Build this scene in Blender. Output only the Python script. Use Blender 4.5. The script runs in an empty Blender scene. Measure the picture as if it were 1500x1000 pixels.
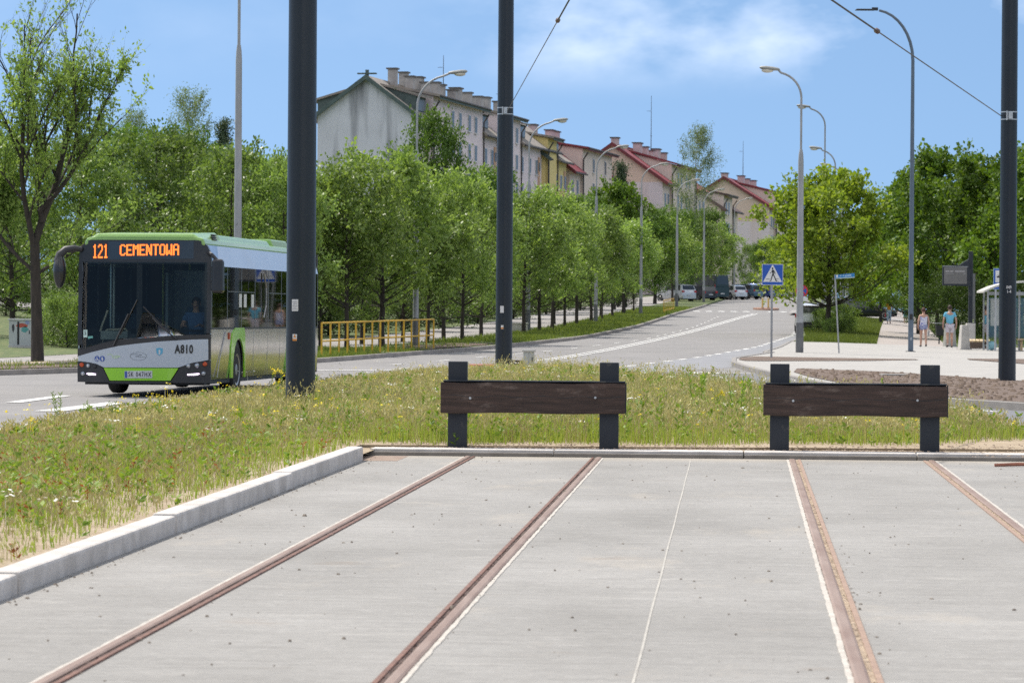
import bpy, bmesh, math, random
import numpy as np
from mathutils import Vector, Matrix
R = math.radians
S = bpy.context.scene
COL = S.collection
random.seed(7)

# ---------------------------------------------------------------- camera maths
CAMZ = 1.55; FPX = 5000.0
PITCH = math.atan(35.3 / FPX); ROLL = R(0.40)
def ray(px, py):
    cx = (px - 750) / FPX; cy = (500 - py) / FPX
    x = cx * math.cos(ROLL) - cy * math.sin(ROLL)
    y = cx * math.sin(ROLL) + cy * math.cos(ROLL)
    d = (x, math.cos(PITCH) + y * math.sin(PITCH), -math.sin(PITCH) + y * math.cos(PITCH))
    return d[0] / d[1], d[2] / d[1]
def at(px, py, D):
    a, b = ray(px, py)
    return Vector((a * D, D, CAMZ + b * D))
def to_px(x, y, z):
    vx, vy, vz = x, y, z - CAMZ
    f = vy * math.cos(PITCH) - vz * math.sin(PITCH)
    u = vy * math.sin(PITCH) + vz * math.cos(PITCH)
    cx, cy = vx / f, u / f
    c, s = math.cos(ROLL), math.sin(ROLL)
    return 750 + FPX * (cx * c + cy * s), 500 - FPX * (-cx * s + cy * c)

# ---------------------------------------------------------------- terrain
_Y = np.arange(-60, 1500, 1.0)
def _smooth(v, n):
    k = np.ones(n) / n
    return np.convolve(np.pad(v, n // 2, mode='edge'), k, 'valid')[:len(v)]
_g = np.interp(_Y, [-60, 95, 130, 168, 202, 236, 280, 315, 356, 420, 600, 1500],
               [0, 0, .30, .72, 1.15, 1.68, 2.4, 2.95, 3.6, 4.3, 5.0, 6.0])
_g = _smooth(_g, 21); _g[_Y < 84] = 0
_xk = np.interp(_Y, [-60, 60, 72, 88, 103, 118, 130, 155, 190, 245, 275, 356, 450, 1500],
                [-40, -20, -17, -12.3, -6.6, -3.6, -1.0, 3.2, 6.9, 11.8, 14.9, 22.5, 31, 130])
_xk = _smooth(_xk, 13)
_w = np.interp(_Y, [-60, 112, 124, 150, 190, 245, 1500], [14, 13, 11.4, 10, 9, 8.5, 8.5])
_w = _smooth(_w, 9)
def g(y): return float(np.interp(y, _Y, _g))
def xk(y): return float(np.interp(y, _Y, _xk))
def xr(y): return xk(y) + float(np.interp(y, _Y, _w))
def sm(t):
    t = min(1, max(0, t)); return t * t * (3 - 2 * t)
def T(x, y):
    u = x - xk(y)
    return g(y) * (1 - .4 * sm((u - 10) / 9)) + (2.2 * sm((-u - 8) / 40) * sm((y - 85) / 40))
def solveD(px, off, side='l', lo=90, hi=420):
    f = lambda D: to_px((xk(D) if side == 'l' else xr(D)) + off, D, T(xk(D) + off, D))[0] - px
    for _ in range(60):
        m = (lo + hi) / 2
        if f(m) < 0: lo = m
        else: hi = m
    return lo
ANG = math.atan(.063)
def tr(s, t, z=0):
    return Vector((s * math.cos(ANG) + t * math.sin(ANG), t * math.cos(ANG) - s * math.sin(ANG), z))

# ---------------------------------------------------------------- materials
def _nt(name):
    m = bpy.data.materials.new(name); m.use_nodes = True
    nt = m.node_tree; b = nt.nodes['Principled BSDF']
    return m, nt, b
def node(nt, t, **k):
    n = nt.nodes.new(t)
    for a, v in k.items(): setattr(n, a, v)
    return n
def M(name, c1, c2=None, scale=4, rough=.6, metal=0, bump=0, bscale=40, detail=5, stretch=(1, 1, 1), spec=.5,
      coat=0, lo=.35, hi=.65, speck=None, sscale=150, sthr=.68, rv=0):
    m, nt, b = _nt(name)
    L = nt.links.new
    c1 = (*c1, 1)
    b.inputs['Roughness'].default_value = rough; b.inputs['Metallic'].default_value = metal
    b.inputs['Specular IOR Level'].default_value = spec; b.inputs['Coat Weight'].default_value = coat
    b.inputs['Base Color'].default_value = c1
    tc = node(nt, 'ShaderNodeTexCoord'); mp = node(nt, 'ShaderNodeMapping')
    mp.inputs['Scale'].default_value = stretch
    L(tc.outputs['Object'], mp.inputs['Vector'])
    if c2 is None: c2 = tuple(v * .82 for v in c1[:3])
    n = node(nt, 'ShaderNodeTexNoise'); n.inputs['Scale'].default_value = scale; n.inputs['Detail'].default_value = detail
    n.inputs['Roughness'].default_value = .62
    L(mp.outputs[0], n.inputs['Vector'])
    r = node(nt, 'ShaderNodeValToRGB')
    r.color_ramp.elements[0].position = lo; r.color_ramp.elements[1].position = hi
    r.color_ramp.elements[0].color = c1; r.color_ramp.elements[1].color = (*c2, 1)
    L(n.outputs['Fac'], r.inputs['Fac'])
    out = r.outputs['Color']
    if speck:
        n2 = node(nt, 'ShaderNodeTexNoise'); n2.inputs['Scale'].default_value = sscale; n2.inputs['Detail'].default_value = 2
        L(mp.outputs[0], n2.inputs['Vector'])
        r2 = node(nt, 'ShaderNodeValToRGB'); r2.color_ramp.elements[0].position = sthr; r2.color_ramp.elements[1].position = min(1, sthr + .06)
        L(n2.outputs['Fac'], r2.inputs['Fac'])
        mx = node(nt, 'ShaderNodeMix', data_type='RGBA')
        L(r2.outputs['Color'], mx.inputs['Factor']); L(out, mx.inputs['A']); mx.inputs['B'].default_value = (*speck, 1)
        out = mx.outputs['Result']
    L(out, b.inputs['Base Color'])
    if rv:
        mr = node(nt, 'ShaderNodeMapRange'); mr.inputs['To Min'].default_value = rough - rv; mr.inputs['To Max'].default_value = rough + rv
        L(n.outputs['Fac'], mr.inputs['Value']); L(mr.outputs[0], b.inputs['Roughness'])
    if bump:
        nb = node(nt, 'ShaderNodeTexNoise'); nb.inputs['Scale'].default_value = bscale; nb.inputs['Detail'].default_value = 5
        L(mp.outputs[0], nb.inputs['Vector'])
        bp = node(nt, 'ShaderNodeBump'); bp.inputs['Strength'].default_value = bump; bp.inputs['Distance'].default_value = .02
        L(nb.outputs['Fac'], bp.inputs['Height']); L(bp.outputs[0], b.inputs['Normal'])
    return m
def leafmat(name, c1, c2, trans=.35, tint=(1.25, 1.25, .45), rough=.55, objvar=.24):
    m, nt, b = _nt(name); L = nt.links.new
    ge = node(nt, 'ShaderNodeNewGeometry')
    r = node(nt, 'ShaderNodeValToRGB'); r.color_ramp.elements[0].color = (*c1, 1); r.color_ramp.elements[1].color = (*c2, 1)
    L(ge.outputs['Random Per Island'], r.inputs['Fac'])
    oi = node(nt, 'ShaderNodeObjectInfo')
    mr = node(nt, 'ShaderNodeMapRange'); mr.inputs['To Min'].default_value = 1 - objvar; mr.inputs['To Max'].default_value = 1 + objvar
    L(oi.outputs['Random'], mr.inputs['Value'])
    hs = node(nt, 'ShaderNodeHueSaturation'); L(r.outputs['Color'], hs.inputs['Color']); L(mr.outputs[0], hs.inputs['Value'])
    L(hs.outputs['Color'], b.inputs['Base Color'])
    b.inputs['Roughness'].default_value = rough; b.inputs['Specular IOR Level'].default_value = .35
    tn = node(nt, 'ShaderNodeBsdfTranslucent')
    mu = node(nt, 'ShaderNodeMix', data_type='RGBA', blend_type='MULTIPLY'); mu.inputs['Factor'].default_value = 1
    L(hs.outputs['Color'], mu.inputs['A']); mu.inputs['B'].default_value = (*tint, 1); L(mu.outputs['Result'], tn.inputs['Color'])
    ms = node(nt, 'ShaderNodeMixShader'); ms.inputs[0].default_value = trans
    L(b.outputs[0], ms.inputs[1]); L(tn.outputs[0], ms.inputs[2])
    L(ms.outputs[0], nt.nodes['Material Output'].inputs['Surface'])
    return m
def glassmat(name, tint, refl=.06, rough=.02):
    m, nt, b = _nt(name); L = nt.links.new
    nt.nodes.remove(b)
    t = node(nt, 'ShaderNodeBsdfTransparent'); t.inputs[0].default_value = (*tint, 1)
    gl = node(nt, 'ShaderNodeBsdfGlossy'); gl.inputs['Roughness'].default_value = rough; gl.inputs[0].default_value = (.9, .9, .88, 1)
    f = node(nt, 'ShaderNodeFresnel'); f.inputs[0].default_value = 1.5
    ad = node(nt, 'ShaderNodeMath', operation='ADD'); ad.inputs[1].default_value = refl; L(f.outputs[0], ad.inputs[0])
    ms = node(nt, 'ShaderNodeMixShader'); L(ad.outputs[0], ms.inputs[0]); L(t.outputs[0], ms.inputs[1]); L(gl.outputs[0], ms.inputs[2])
    L(ms.outputs[0], nt.nodes['Material Output'].inputs['Surface'])
    return m
def emis(name, c, s):
    m, nt, b = _nt(name)
    b.inputs['Base Color'].default_value = (*c, 1); b.inputs['Emission Color'].default_value = (*c, 1); b.inputs['Emission Strength'].default_value = s
    return m

# ---------------------------------------------------------------- mesh builder
class MB:
    def __init__(s): s.v = []; s.f = []
    def add(s, vs, fs):
        o = len(s.v); s.v += [tuple(p) for p in vs]; s.f += [tuple(i + o for i in f) for f in fs]; return s
    def box(s, c, d, rz=0, tap=1.0):
        x, y, z = d[0] / 2, d[1] / 2, d[2] / 2
        vs = []
        for k, (sx, sy, sz) in enumerate([(-1, -1, -1), (1, -1, -1), (1, 1, -1), (-1, 1, -1), (-1, -1, 1), (1, -1, 1), (1, 1, 1), (-1, 1, 1)]):
            q = tap if sz > 0 else 1
            px, py = sx * x * q, sy * y * q
            vs.append((c[0] + px * math.cos(rz) - py * math.sin(rz), c[1] + px * math.sin(rz) + py * math.cos(rz), c[2] + sz * z))
        return s.add(vs, [(0, 3, 2, 1), (4, 5, 6, 7), (0, 1, 5, 4), (1, 2, 6, 5), (2, 3, 7, 6), (3, 0, 4, 7)])
    def hexa(s, vs):   # 8 points, bottom ring then top ring
        return s.add(vs, [(0, 3, 2, 1), (4, 5, 6, 7), (0, 1, 5, 4), (1, 2, 6, 5), (2, 3, 7, 6), (3, 0, 4, 7)])
    def tube(s, pts, r, n=8, cap=True):
        pts = [Vector(p) for p in pts]
        rs = r if isinstance(r, (list, tuple)) else [r] * len(pts)
        vs, fs = [], []
        up = None
        for i, p in enumerate(pts):
            d = (pts[min(i + 1, len(pts) - 1)] - pts[max(i - 1, 0)]).normalized()
            if up is None:
                up = Vector((0, 0, 1)) if abs(d.z) < .9 else Vector((1, 0, 0))
            a = d.cross(up)
            if a.length < 1e-4: a = d.orthogonal()
            a.normalize(); b = a.cross(d).normalized(); up = b
            for k in range(n):
                t = 2 * math.pi * k / n
                vs.append(p + (a * math.cos(t) + b * math.sin(t)) * rs[i])
        for i in range(len(pts) - 1):
            for k in range(n):
                k2 = (k + 1) % n
                fs.append((i * n + k, i * n + k2, (i + 1) * n + k2, (i + 1) * n + k))
        if cap:
            fs.append(tuple(range(n - 1, -1, -1))); fs.append(tuple((len(pts) - 1) * n + k for k in range(n)))
        return s.add(vs, fs)
    def lathe(s, prof, n=24, c=(0, 0, 0), axis='z'):
        vs, fs = [], []
        for (r, h) in prof:
            for k in range(n):
                t = 2 * math.pi * k / n; a, b = r * math.cos(t), r * math.sin(t)
                p = (a, b, h) if axis == 'z' else ((h, a, b) if axis == 'x' else (a, h, b))
                vs.append((c[0] + p[0], c[1] + p[1], c[2] + p[2]))
        for i in range(len(prof) - 1):
            for k in range(n):
                k2 = (k + 1) % n
                fs.append((i * n + k, i * n + k2, (i + 1) * n + k2, (i + 1) * n + k))
        fs.append(tuple(range(n - 1, -1, -1))); fs.append(tuple((len(prof) - 1) * n + k for k in range(n)))
        return s.add(vs, fs)
    def prism(s, poly, lo, hi, fn):    # poly 2-D, extruded from lo to hi, fn(p, q, h) -> xyz
        n = len(poly)
        vs = [fn(p, q, lo) for p, q in poly] + [fn(p, q, hi) for p, q in poly]
        fs = [tuple(range(n - 1, -1, -1)), tuple(range(n, 2 * n))] + [(i, (i + 1) % n, (i + 1) % n + n, i + n) for i in range(n)]
        return s.add(vs, fs)
    def ball(s, c, r, n=10, m=6, sc=(1, 1, 1)):
        vs, fs = [], []
        for i in range(m + 1):
            th = math.pi * i / m
            for k in range(n):
                ph = 2 * math.pi * k / n
                vs.append((c[0] + r * sc[0] * math.sin(th) * math.cos(ph), c[1] + r * sc[1] * math.sin(th) * math.sin(ph), c[2] + r * sc[2] * math.cos(th)))
        for i in range(m):
            for k in range(n):
                fs.append((i * n + k, (i + 1) * n + k, (i + 1) * n + (k + 1) % n, i * n + (k + 1) % n))
        return s.add(vs, fs)
    def build(s, name, mat, parent=None, smooth=False, bevel=0, loc=None, ang=35):
        me = bpy.data.meshes.new(name); me.from_pydata(s.v, [], s.f)
        bm = bmesh.new(); bm.from_mesh(me); bmesh.ops.recalc_face_normals(bm, faces=bm.faces); bm.to_mesh(me); bm.free()
        return link(name, me, mat, parent, smooth, bevel, loc, ang)
def link(name, me, mat, parent=None, smooth=False, bevel=0, loc=None, ang=35):
    o = bpy.data.objects.new(name, me); COL.objects.link(o)
    if mat is not None and not len(me.materials): me.materials.append(mat)
    if smooth and len(me.polygons):
        me.polygons.foreach_set('use_smooth', [True] * len(me.polygons))
        try: me.set_sharp_from_angle(angle=R(ang))
        except Exception: pass
    if bevel:
        b = o.modifiers.new('bevel', 'BEVEL'); b.width = bevel; b.segments = 2; b.limit_method = 'ANGLE'; b.angle_limit = R(40)
    if parent is not None: o.parent = parent
    if loc is not None: o.location = loc
    return o
def npmesh(name, V, F):
    me = bpy.data.meshes.new(name)
    n, m, k = len(V), len(F), F.shape[1]
    me.vertices.add(n); me.vertices.foreach_set('co', np.asarray(V, dtype=np.float32).ravel())
    me.loops.add(m * k); me.loops.foreach_set('vertex_index', np.asarray(F, dtype=np.int32).ravel())
    me.polygons.add(m); me.polygons.foreach_set('loop_start', np.arange(0, m * k, k, dtype=np.int32))
    me.polygons.foreach_set('loop_total', np.full(m, k, dtype=np.int32))
    me.update(calc_edges=True)
    return me
def tag(o, label, cat, group=None, kind=None):
    o['label'] = label; o['category'] = cat
    if group: o['group'] = group
    if kind: o['kind'] = kind
    return o
def struct(o, label=None, cat=None):
    o['kind'] = 'structure'
    if label: o['label'] = label; o['category'] = cat
    return o
def thing(name, label, cat, loc=(0, 0, 0), rz=0, group=None):
    o = bpy.data.objects.new(name, None); COL.objects.link(o)
    o.location = loc; o.rotation_euler = (0, 0, rz); o.empty_display_size = .3
    return tag(o, label, cat, group)
def copy_tree(o, parent=None):
    c = o.copy(); COL.objects.link(c)
    if parent is not None: c.parent = parent
    for ch in [k for k in COL.objects if k.parent == o and k is not c]: copy_tree(ch, c)
    return c
_dg = None
def textmesh(s, h, ex=.004, sx=1.0, align='CENTER', sp=1.0, bold=0):
    cu = bpy.data.curves.new('t', 'FONT'); cu.body = s; cu.size = h * 1.4; cu.extrude = ex; cu.align_x = align; cu.align_y = 'CENTER'
    cu.space_character = sp; cu.resolution_u = 3; cu.offset = bold
    ob = bpy.data.objects.new('t', cu); COL.objects.link(ob)
    dg = bpy.context.evaluated_depsgraph_get()
    me = bpy.data.meshes.new_from_object(ob.evaluated_get(dg))
    COL.objects.unlink(ob); bpy.data.objects.remove(ob); bpy.data.curves.remove(cu)
    for v in me.vertices: v.co.x *= sx
    return me
def sheet(name, rows, dz, mat, skirt=0, maxw=2.5, fn=T, tri=None):
    """ground sheet draped on the terrain; rows = (y, x_left, x_right)"""
    V, F = [], []
    n = max(1, int(max(r[2] - r[1] for r in rows) / maxw) + 1)
    for (y, a, b) in rows:
        for i in range(n + 1):
            x = a + (b - a) * i / n
            V.append((x, y, fn(x, y) + dz))
    for j in range(len(rows) - 1):
        for i in range(n):
            q = j * (n + 1) + i
            F.append((q, q + 1, q + n + 2, q + n + 1))
    if skirt:
        def drop(idx):
            o = len(V)
            for q in idx: V.append((V[q][0], V[q][1], V[q][2] - skirt))
            for i in range(len(idx) - 1): F.append((idx[i], idx[i + 1], o + i + 1, o + i))
        m = len(rows)
        drop(list(range(n + 1))); drop([(m - 1) * (n + 1) + i for i in range(n + 1)])
        drop([j * (n + 1) for j in range(m)]); drop([j * (n + 1) + n for j in range(m)])
    me = bpy.data.meshes.new(name); me.from_pydata(V, [], F)
    bm = bmesh.new(); bm.from_mesh(me); bmesh.ops.recalc_face_normals(bm, faces=bm.faces)
    if sum(f.normal.z for f in bm.faces) < 0: bmesh.ops.reverse_faces(bm, faces=bm.faces)
    bm.to_mesh(me); bm.free()
    return link(name, me, mat)
def rows_between(L, Rr, step=2.0):
    ys = sorted(set([p[0] for p in L] + [p[0] for p in Rr]))
    lo, hi = max(L[0][0], Rr[0][0]), min(L[-1][0], Rr[-1][0])
    ys = sorted(set([y for y in ys if lo <= y <= hi] + list(np.arange(lo, hi, step))))
    ly, lx = zip(*L); ry, rx = zip(*Rr)
    return [(y, float(np.interp(y, ly, lx)), float(np.interp(y, ry, rx))) for y in ys]
def kerb(name, pts, w, top, mat, base=-.05, fn=T):
    """kerb stones along a polyline (x, y): real step with both faces"""
    P = [Vector((p[0], p[1])) for p in pts]
    V, F = [], []
    for i, p in enumerate(P):
        d = (P[min(i + 1, len(P) - 1)] - P[max(0, i - 1)]).normalized(); nn = Vector((-d.y, d.x)) * w / 2
        z = fn(p.x, p.y)
        for q, zz in ((p - nn, base), (p - nn, top - .012), (p - nn * .86, top), (p + nn * .86, top), (p + nn, top - .012), (p + nn, base)):
            V.append((q.x, q.y, z + zz))
    for i in range(len(P) - 1):
        for k in range(5): F.append((i * 6 + k, i * 6 + k + 1, (i + 1) * 6 + k + 1, (i + 1) * 6 + k))
    F.append((0, 1, 2, 3, 4, 5)); o = (len(P) - 1) * 6; F.append(tuple(o + k for k in (5, 4, 3, 2, 1, 0)))
    me = bpy.data.meshes.new(name); me.from_pydata(V, [], F)
    bm = bmesh.new(); bm.from_mesh(me); bmesh.ops.recalc_face_normals(bm, faces=bm.faces); bm.to_mesh(me); bm.free()
    return link(name, me, mat)
# ---------------------------------------------------------------- camera, sun, sky
cam = bpy.data.cameras.new('camera'); co = bpy.data.objects.new('camera', cam); COL.objects.link(co); S.camera = co
cam.sensor_fit = 'HORIZONTAL'; cam.sensor_width = 36; cam.lens = 120; cam.clip_end = 4000; cam.clip_start = .3
cam.dof.use_dof = True; cam.dof.focus_distance = 46; cam.dof.aperture_fstop = 8.5
co.location = (0, 0, CAMZ)
co.rotation_euler = (Matrix.Rotation(math.pi / 2 - PITCH, 3, 'X') @ Matrix.Rotation(ROLL, 3, 'Z')).to_euler()
SUN_EL, SUN_AZ = R(57), R(-48)
sd = Vector((math.sin(SUN_AZ) * math.cos(SUN_EL), math.cos(SUN_AZ) * math.cos(SUN_EL), math.sin(SUN_EL)))
sl = bpy.data.lights.new('sun', 'SUN'); sl.energy = 4.2; sl.angle = R(.55); sl.color = (1, .93, .83)
so = bpy.data.objects.new('sun', sl); COL.objects.link(so); so.rotation_euler = sd.to_track_quat('Z', 'Y').to_euler(); so.location = (20, 20, 60)
W = bpy.data.worlds.new('World'); S.world = W; W.use_nodes = True
nt = W.node_tree; L = nt.links.new; bg = nt.nodes['Background']; bg.inputs[1].default_value = .14
sky = node(nt, 'ShaderNodeTexSky', sky_type='NISHITA'); sky.sun_disc = False; sky.sun_elevation = SUN_EL; sky.sun_rotation = SUN_AZ
sky.altitude = 200; sky.air_density = 1.0; sky.dust_density = .7; sky.ozone_density = 2.2
tc = node(nt, 'ShaderNodeTexCoord')
va = node(nt, 'ShaderNodeVectorMath', operation='ADD'); va.inputs[1].default_value = (0, 0, .22); L(tc.outputs['Generated'], va.inputs[0])
vn = node(nt, 'ShaderNodeVectorMath', operation='NORMALIZE'); L(va.outputs[0], vn.inputs[0]); L(vn.outputs[0], sky.inputs['Vector'])
# clouds: soft noise in the direction of view
mp = node(nt, 'ShaderNodeMapping'); mp.inputs['Scale'].default_value = (13, 13, 26); mp.inputs['Location'].default_value = (.1, .3, .55)
L(tc.outputs['Generated'], mp.inputs[0])
cn = node(nt, 'ShaderNodeTexNoise'); cn.inputs['Scale'].default_value = 1.0; cn.inputs['Detail'].default_value = 6; cn.inputs['Roughness'].default_value = .52
L(mp.outputs[0], cn.inputs['Vector'])
cr = node(nt, 'ShaderNodeValToRGB'); cr.color_ramp.elements[0].position = .47; cr.color_ramp.elements[1].position = .66; L(cn.outputs['Fac'], cr.inputs[0])
sx = node(nt, 'ShaderNodeSeparateXYZ'); L(tc.outputs['Generated'], sx.inputs[0])
mr = node(nt, 'ShaderNodeMapRange'); mr.inputs['From Min'].default_value = .062; mr.inputs['From Max'].default_value = .082; mr.interpolation_type = 'SMOOTHSTEP'
L(sx.outputs['Z'], mr.inputs['Value'])
mm = node(nt, 'ShaderNodeMath', operation='MULTIPLY'); L(cr.outputs[0], mm.inputs[0]); L(mr.outputs[0], mm.inputs[1])
mrx = node(nt, 'ShaderNodeMapRange'); mrx.interpolation_type = 'SMOOTHSTEP'; mrx.inputs['From Min'].default_value = -.03; mrx.inputs['From Max'].default_value = .025; mrx.inputs['To Min'].default_value = .12; L(sx.outputs['X'], mrx.inputs['Value'])
mmx = node(nt, 'ShaderNodeMath', operation='MULTIPLY'); L(mm.outputs[0], mmx.inputs[0]); L(mrx.outputs[0], mmx.inputs[1]); mm = mmx
mm2 = node(nt, 'ShaderNodeMath', operation='MULTIPLY'); L(mm.outputs[0], mm2.inputs[0]); mm2.inputs[1].default_value = .72
tint = node(nt, 'ShaderNodeMix', data_type='RGBA', blend_type='MULTIPLY'); tint.inputs['Factor'].default_value = 1
L(sky.outputs[0], tint.inputs['A']); tint.inputs['B'].default_value = (.72, .785, .80, 1)
cm = node(nt, 'ShaderNodeMix', data_type='RGBA'); L(mm2.outputs[0], cm.inputs['Factor']); L(tint.outputs['Result'], cm.inputs['A']); cm.inputs['B'].default_value = (6.0, 6.6, 7.6, 1)
# unseen cloud layer above the frame, added to brighten the shade with neutral light
c2 = node(nt, 'ShaderNodeTexNoise'); c2.inputs['Scale'].default_value = 2.6; c2.inputs['Detail'].default_value = 6; L(tc.outputs['Generated'], c2.inputs['Vector'])
r2 = node(nt, 'ShaderNodeValToRGB'); r2.color_ramp.elements[0].position = .46; r2.color_ramp.elements[1].position = .60; L(c2.outputs['Fac'], r2.inputs[0])
m2_ = node(nt, 'ShaderNodeMapRange'); m2_.inputs['From Min'].default_value = .14; m2_.inputs['From Max'].default_value = .3; m2_.interpolation_type = 'SMOOTHSTEP'; L(sx.outputs['Z'], m2_.inputs['Value'])
q2 = node(nt, 'ShaderNodeMath', operation='MULTIPLY'); L(r2.outputs[0], q2.inputs[0]); L(m2_.outputs[0], q2.inputs[1])
cm2 = node(nt, 'ShaderNodeMix', data_type='RGBA'); L(q2.outputs[0], cm2.inputs['Factor']); L(cm.outputs['Result'], cm2.inputs['A']); cm2.inputs['B'].default_value = (10.0, 9.7, 9.3, 1)
L(cm2.outputs['Result'], bg.inputs[0])
S.view_settings.view_transform = 'Standard'; S.view_settings.look = 'None'; S.view_settings.exposure = .42; S.view_settings.gamma = 1
S.cycles.use_denoising = False; S.cycles.max_bounces = 6; S.cycles.transparent_max_bounces = 12; S.cycles.diffuse_bounces = 3
S.cycles.transmission_bounces = 4; S.cycles.glossy_bounces = 3; S.cycles.sample_clamp_indirect = 6

# ---------------------------------------------------------------- ground, roads, pavements
MT = {}
MT['grass'] = M('lawn_grass', (.085, .125, .03), (.05, .075, .018), scale=1.3, rough=.9, bump=.7, bscale=9, speck=(.16, .16, .06), sscale=5, sthr=.56)
MT['asph'] = M('asphalt_old', (.205, .198, .195), (.165, .16, .158), scale=.35, rough=.85, bump=.25, bscale=60, speck=(.32, .32, .32), sscale=30, sthr=.62)
MT['asphd'] = M('asphalt_new', (.15, .155, .17), (.12, .125, .14), scale=.4, rough=.85, bump=.25, bscale=60, speck=(.24, .24, .25), sscale=40, sthr=.64)
MT['path'] = M('path_asphalt', (.30, .28, .27), (.23, .22, .21), scale=.8, rough=.9, bump=.2, bscale=40)
MT['pave'] = M('paving', (.345, .335, .315), (.29, .28, .265), scale=1.2, rough=.85, bump=.15, bscale=30)
MT['soil'] = M('bare_soil', (.135, .095, .072), (.085, .06, .046), scale=2.2, rough=.95, bump=1.0, bscale=12, speck=(.22, .17, .135), sscale=9, sthr=.6)
MT['sand'] = M('sandy_soil', (.36, .29, .205), (.25, .19, .12), scale=1.6, rough=.95, bump=.8, bscale=18, speck=(.46, .40, .33), sscale=25, sthr=.63)
MT['white'] = M('road_paint', (.60, .60, .585), (.36, .36, .355), scale=3.5, rough=.7, lo=.45, hi=.75)
MT['kerbw'] = M('kerb_concrete', (.57, .54, .515), (.40, .375, .35), scale=2.6, rough=.85, bump=.25, bscale=60, speck=(.36, .34, .33), sscale=45, sthr=.70)
MT['kerbg'] = M('kerb_grey', (.27, .255, .24), (.20, .19, .18), scale=1.6, rough=.9, bump=.3, bscale=40)
MT['kerbd'] = M('kerb_dirty', (.33, .30, .275), (.22, .20, .18), scale=1.6, rough=.9, bump=.4, bscale=20)

# terrain
V, F = [], []
xs = list(np.arange(-160, 201, 4.0)); ys = list(np.arange(-40, 900, 4.0))
for y in ys:
    for x in xs: V.append((x, y, T(x, y) - .02))
nx = len(xs)
for j in range(len(ys) - 1):
    for i in range(nx - 1): F.append((j * nx + i, j * nx + i + 1, (j + 1) * nx + i + 1, (j + 1) * nx + i))
me = bpy.data.meshes.new('ground'); me.from_pydata(V, [], F); struct(link('ground', me, MT['grass'], smooth=True))
# carriageway: near junction and the road that climbs the hill
jr = [(y, -30 if y < 60 else xk(y) - .3, 24 if y < 110 else xr(y) + .3) for y in np.arange(38, 118.1, 2)]
struct(sheet('junction_road', jr, 0.0, MT['asph'], maxw=4))
struct(sheet('road', [(y, xk(y) - .2, xr(y) + .2) for y in np.arange(118, 470, 2)], 0.0, MT['asph'], maxw=3))
# darker, newer asphalt: tram stop road at right and the right lane of the hill road
def xs_(y): return float(np.interp(y, [30, 47, 54, 58.6, 61.6, 67, 75, 85, 94, 100, 106, 112, 118, 124], [14.5, 13.2, 10.6, 8.9, 8.05, 7.4, 7.1, 7.0, 6.95, 6.9, 6.9, 7.3, 8.4, 9.6]))
isl_l = [(2, -10), (20, -8.2), (30, -7.2), (42, -6.3), (54, -5.85), (60, -5.55), (64, -5.3), (70, -4.65), (76, -3.95), (84, -3.2), (90, -2.5), (95, -1.6), (97.5, -.6)]
isl_r = [(2, 9), (38, 7.0), (45.6, 6.9), (54, 6.75), (60, 5.9), (67, 4.9), (75, 3.9), (83, 3.2), (90, 2.6), (95, 1.6), (97.5, .4)]
struct(sheet('stop_road', [(y, float(np.interp(y, *zip(*isl_r))) - .1, xs_(y) + .3) for y in np.arange(39, 97, 1.5)], .004, MT['asphd']))
def lane_l(y): return float(np.interp(y, [97, 104, 118, 140, 170, 200], [2.2, 3.4, 6.3, 10.0, 13.9, 16.8]))
struct(sheet('road_patch', [(y, lane_l(y), min(xr(y), xs_(y) if y < 122 else 99) + .2) for y in np.arange(97, 200, 1.5)], .004,
             M('asphalt_patch', (.225, .23, .245), (.185, .19, .205), scale=.5, rough=.85, bump=.2, bscale=60)))

# left verge, footpath, lawn behind
vg = list(np.arange(60, 460, 2.0))
struct(sheet('verge', [(y, xk(y) - 4.3, xk(y) - .12) for y in vg], .12, MT['grass'], skirt=.15))
struct(sheet('footpath', [(y, xk(y) - 9.2, xk(y) - 4.3) for y in vg], .11, MT['path']))
struct(sheet('lawn', [(y, xk(y) - 90, xk(y) - 9.2) for y in vg], .12, MT['grass'], maxw=4))
struct(sheet('bare_verge', [(y, xk(y) - 2.6 + .5 * math.sin(y), xk(y) - .5 + .2 * math.sin(y * 2.1)) for y in np.arange(123, 136, .8)], .15, MT['soil']))
struct(sheet('bare_verge', [(y, xk(y) - 3.0 + .5 * math.sin(y), xk(y) - .5) for y in np.arange(84, 97, .8)], .15, MT['soil']))
struct(sheet('dirt_path', [(y, xk(y) - 4.6, xk(y) - 3.4) for y in np.arange(78, 108, 1)], .17, MT['sand']))
struct(sheet('park_path', [(y, -60, -15.5 + .4 * (y - 168)) for y in np.arange(163, 171.1, 1)], .16, MT['path'], maxw=3))
struct(kerb('kerb', [(xk(y) - .06, y) for y in np.arange(60, 300, 2)], .16, .14, MT['kerbd']))
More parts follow.
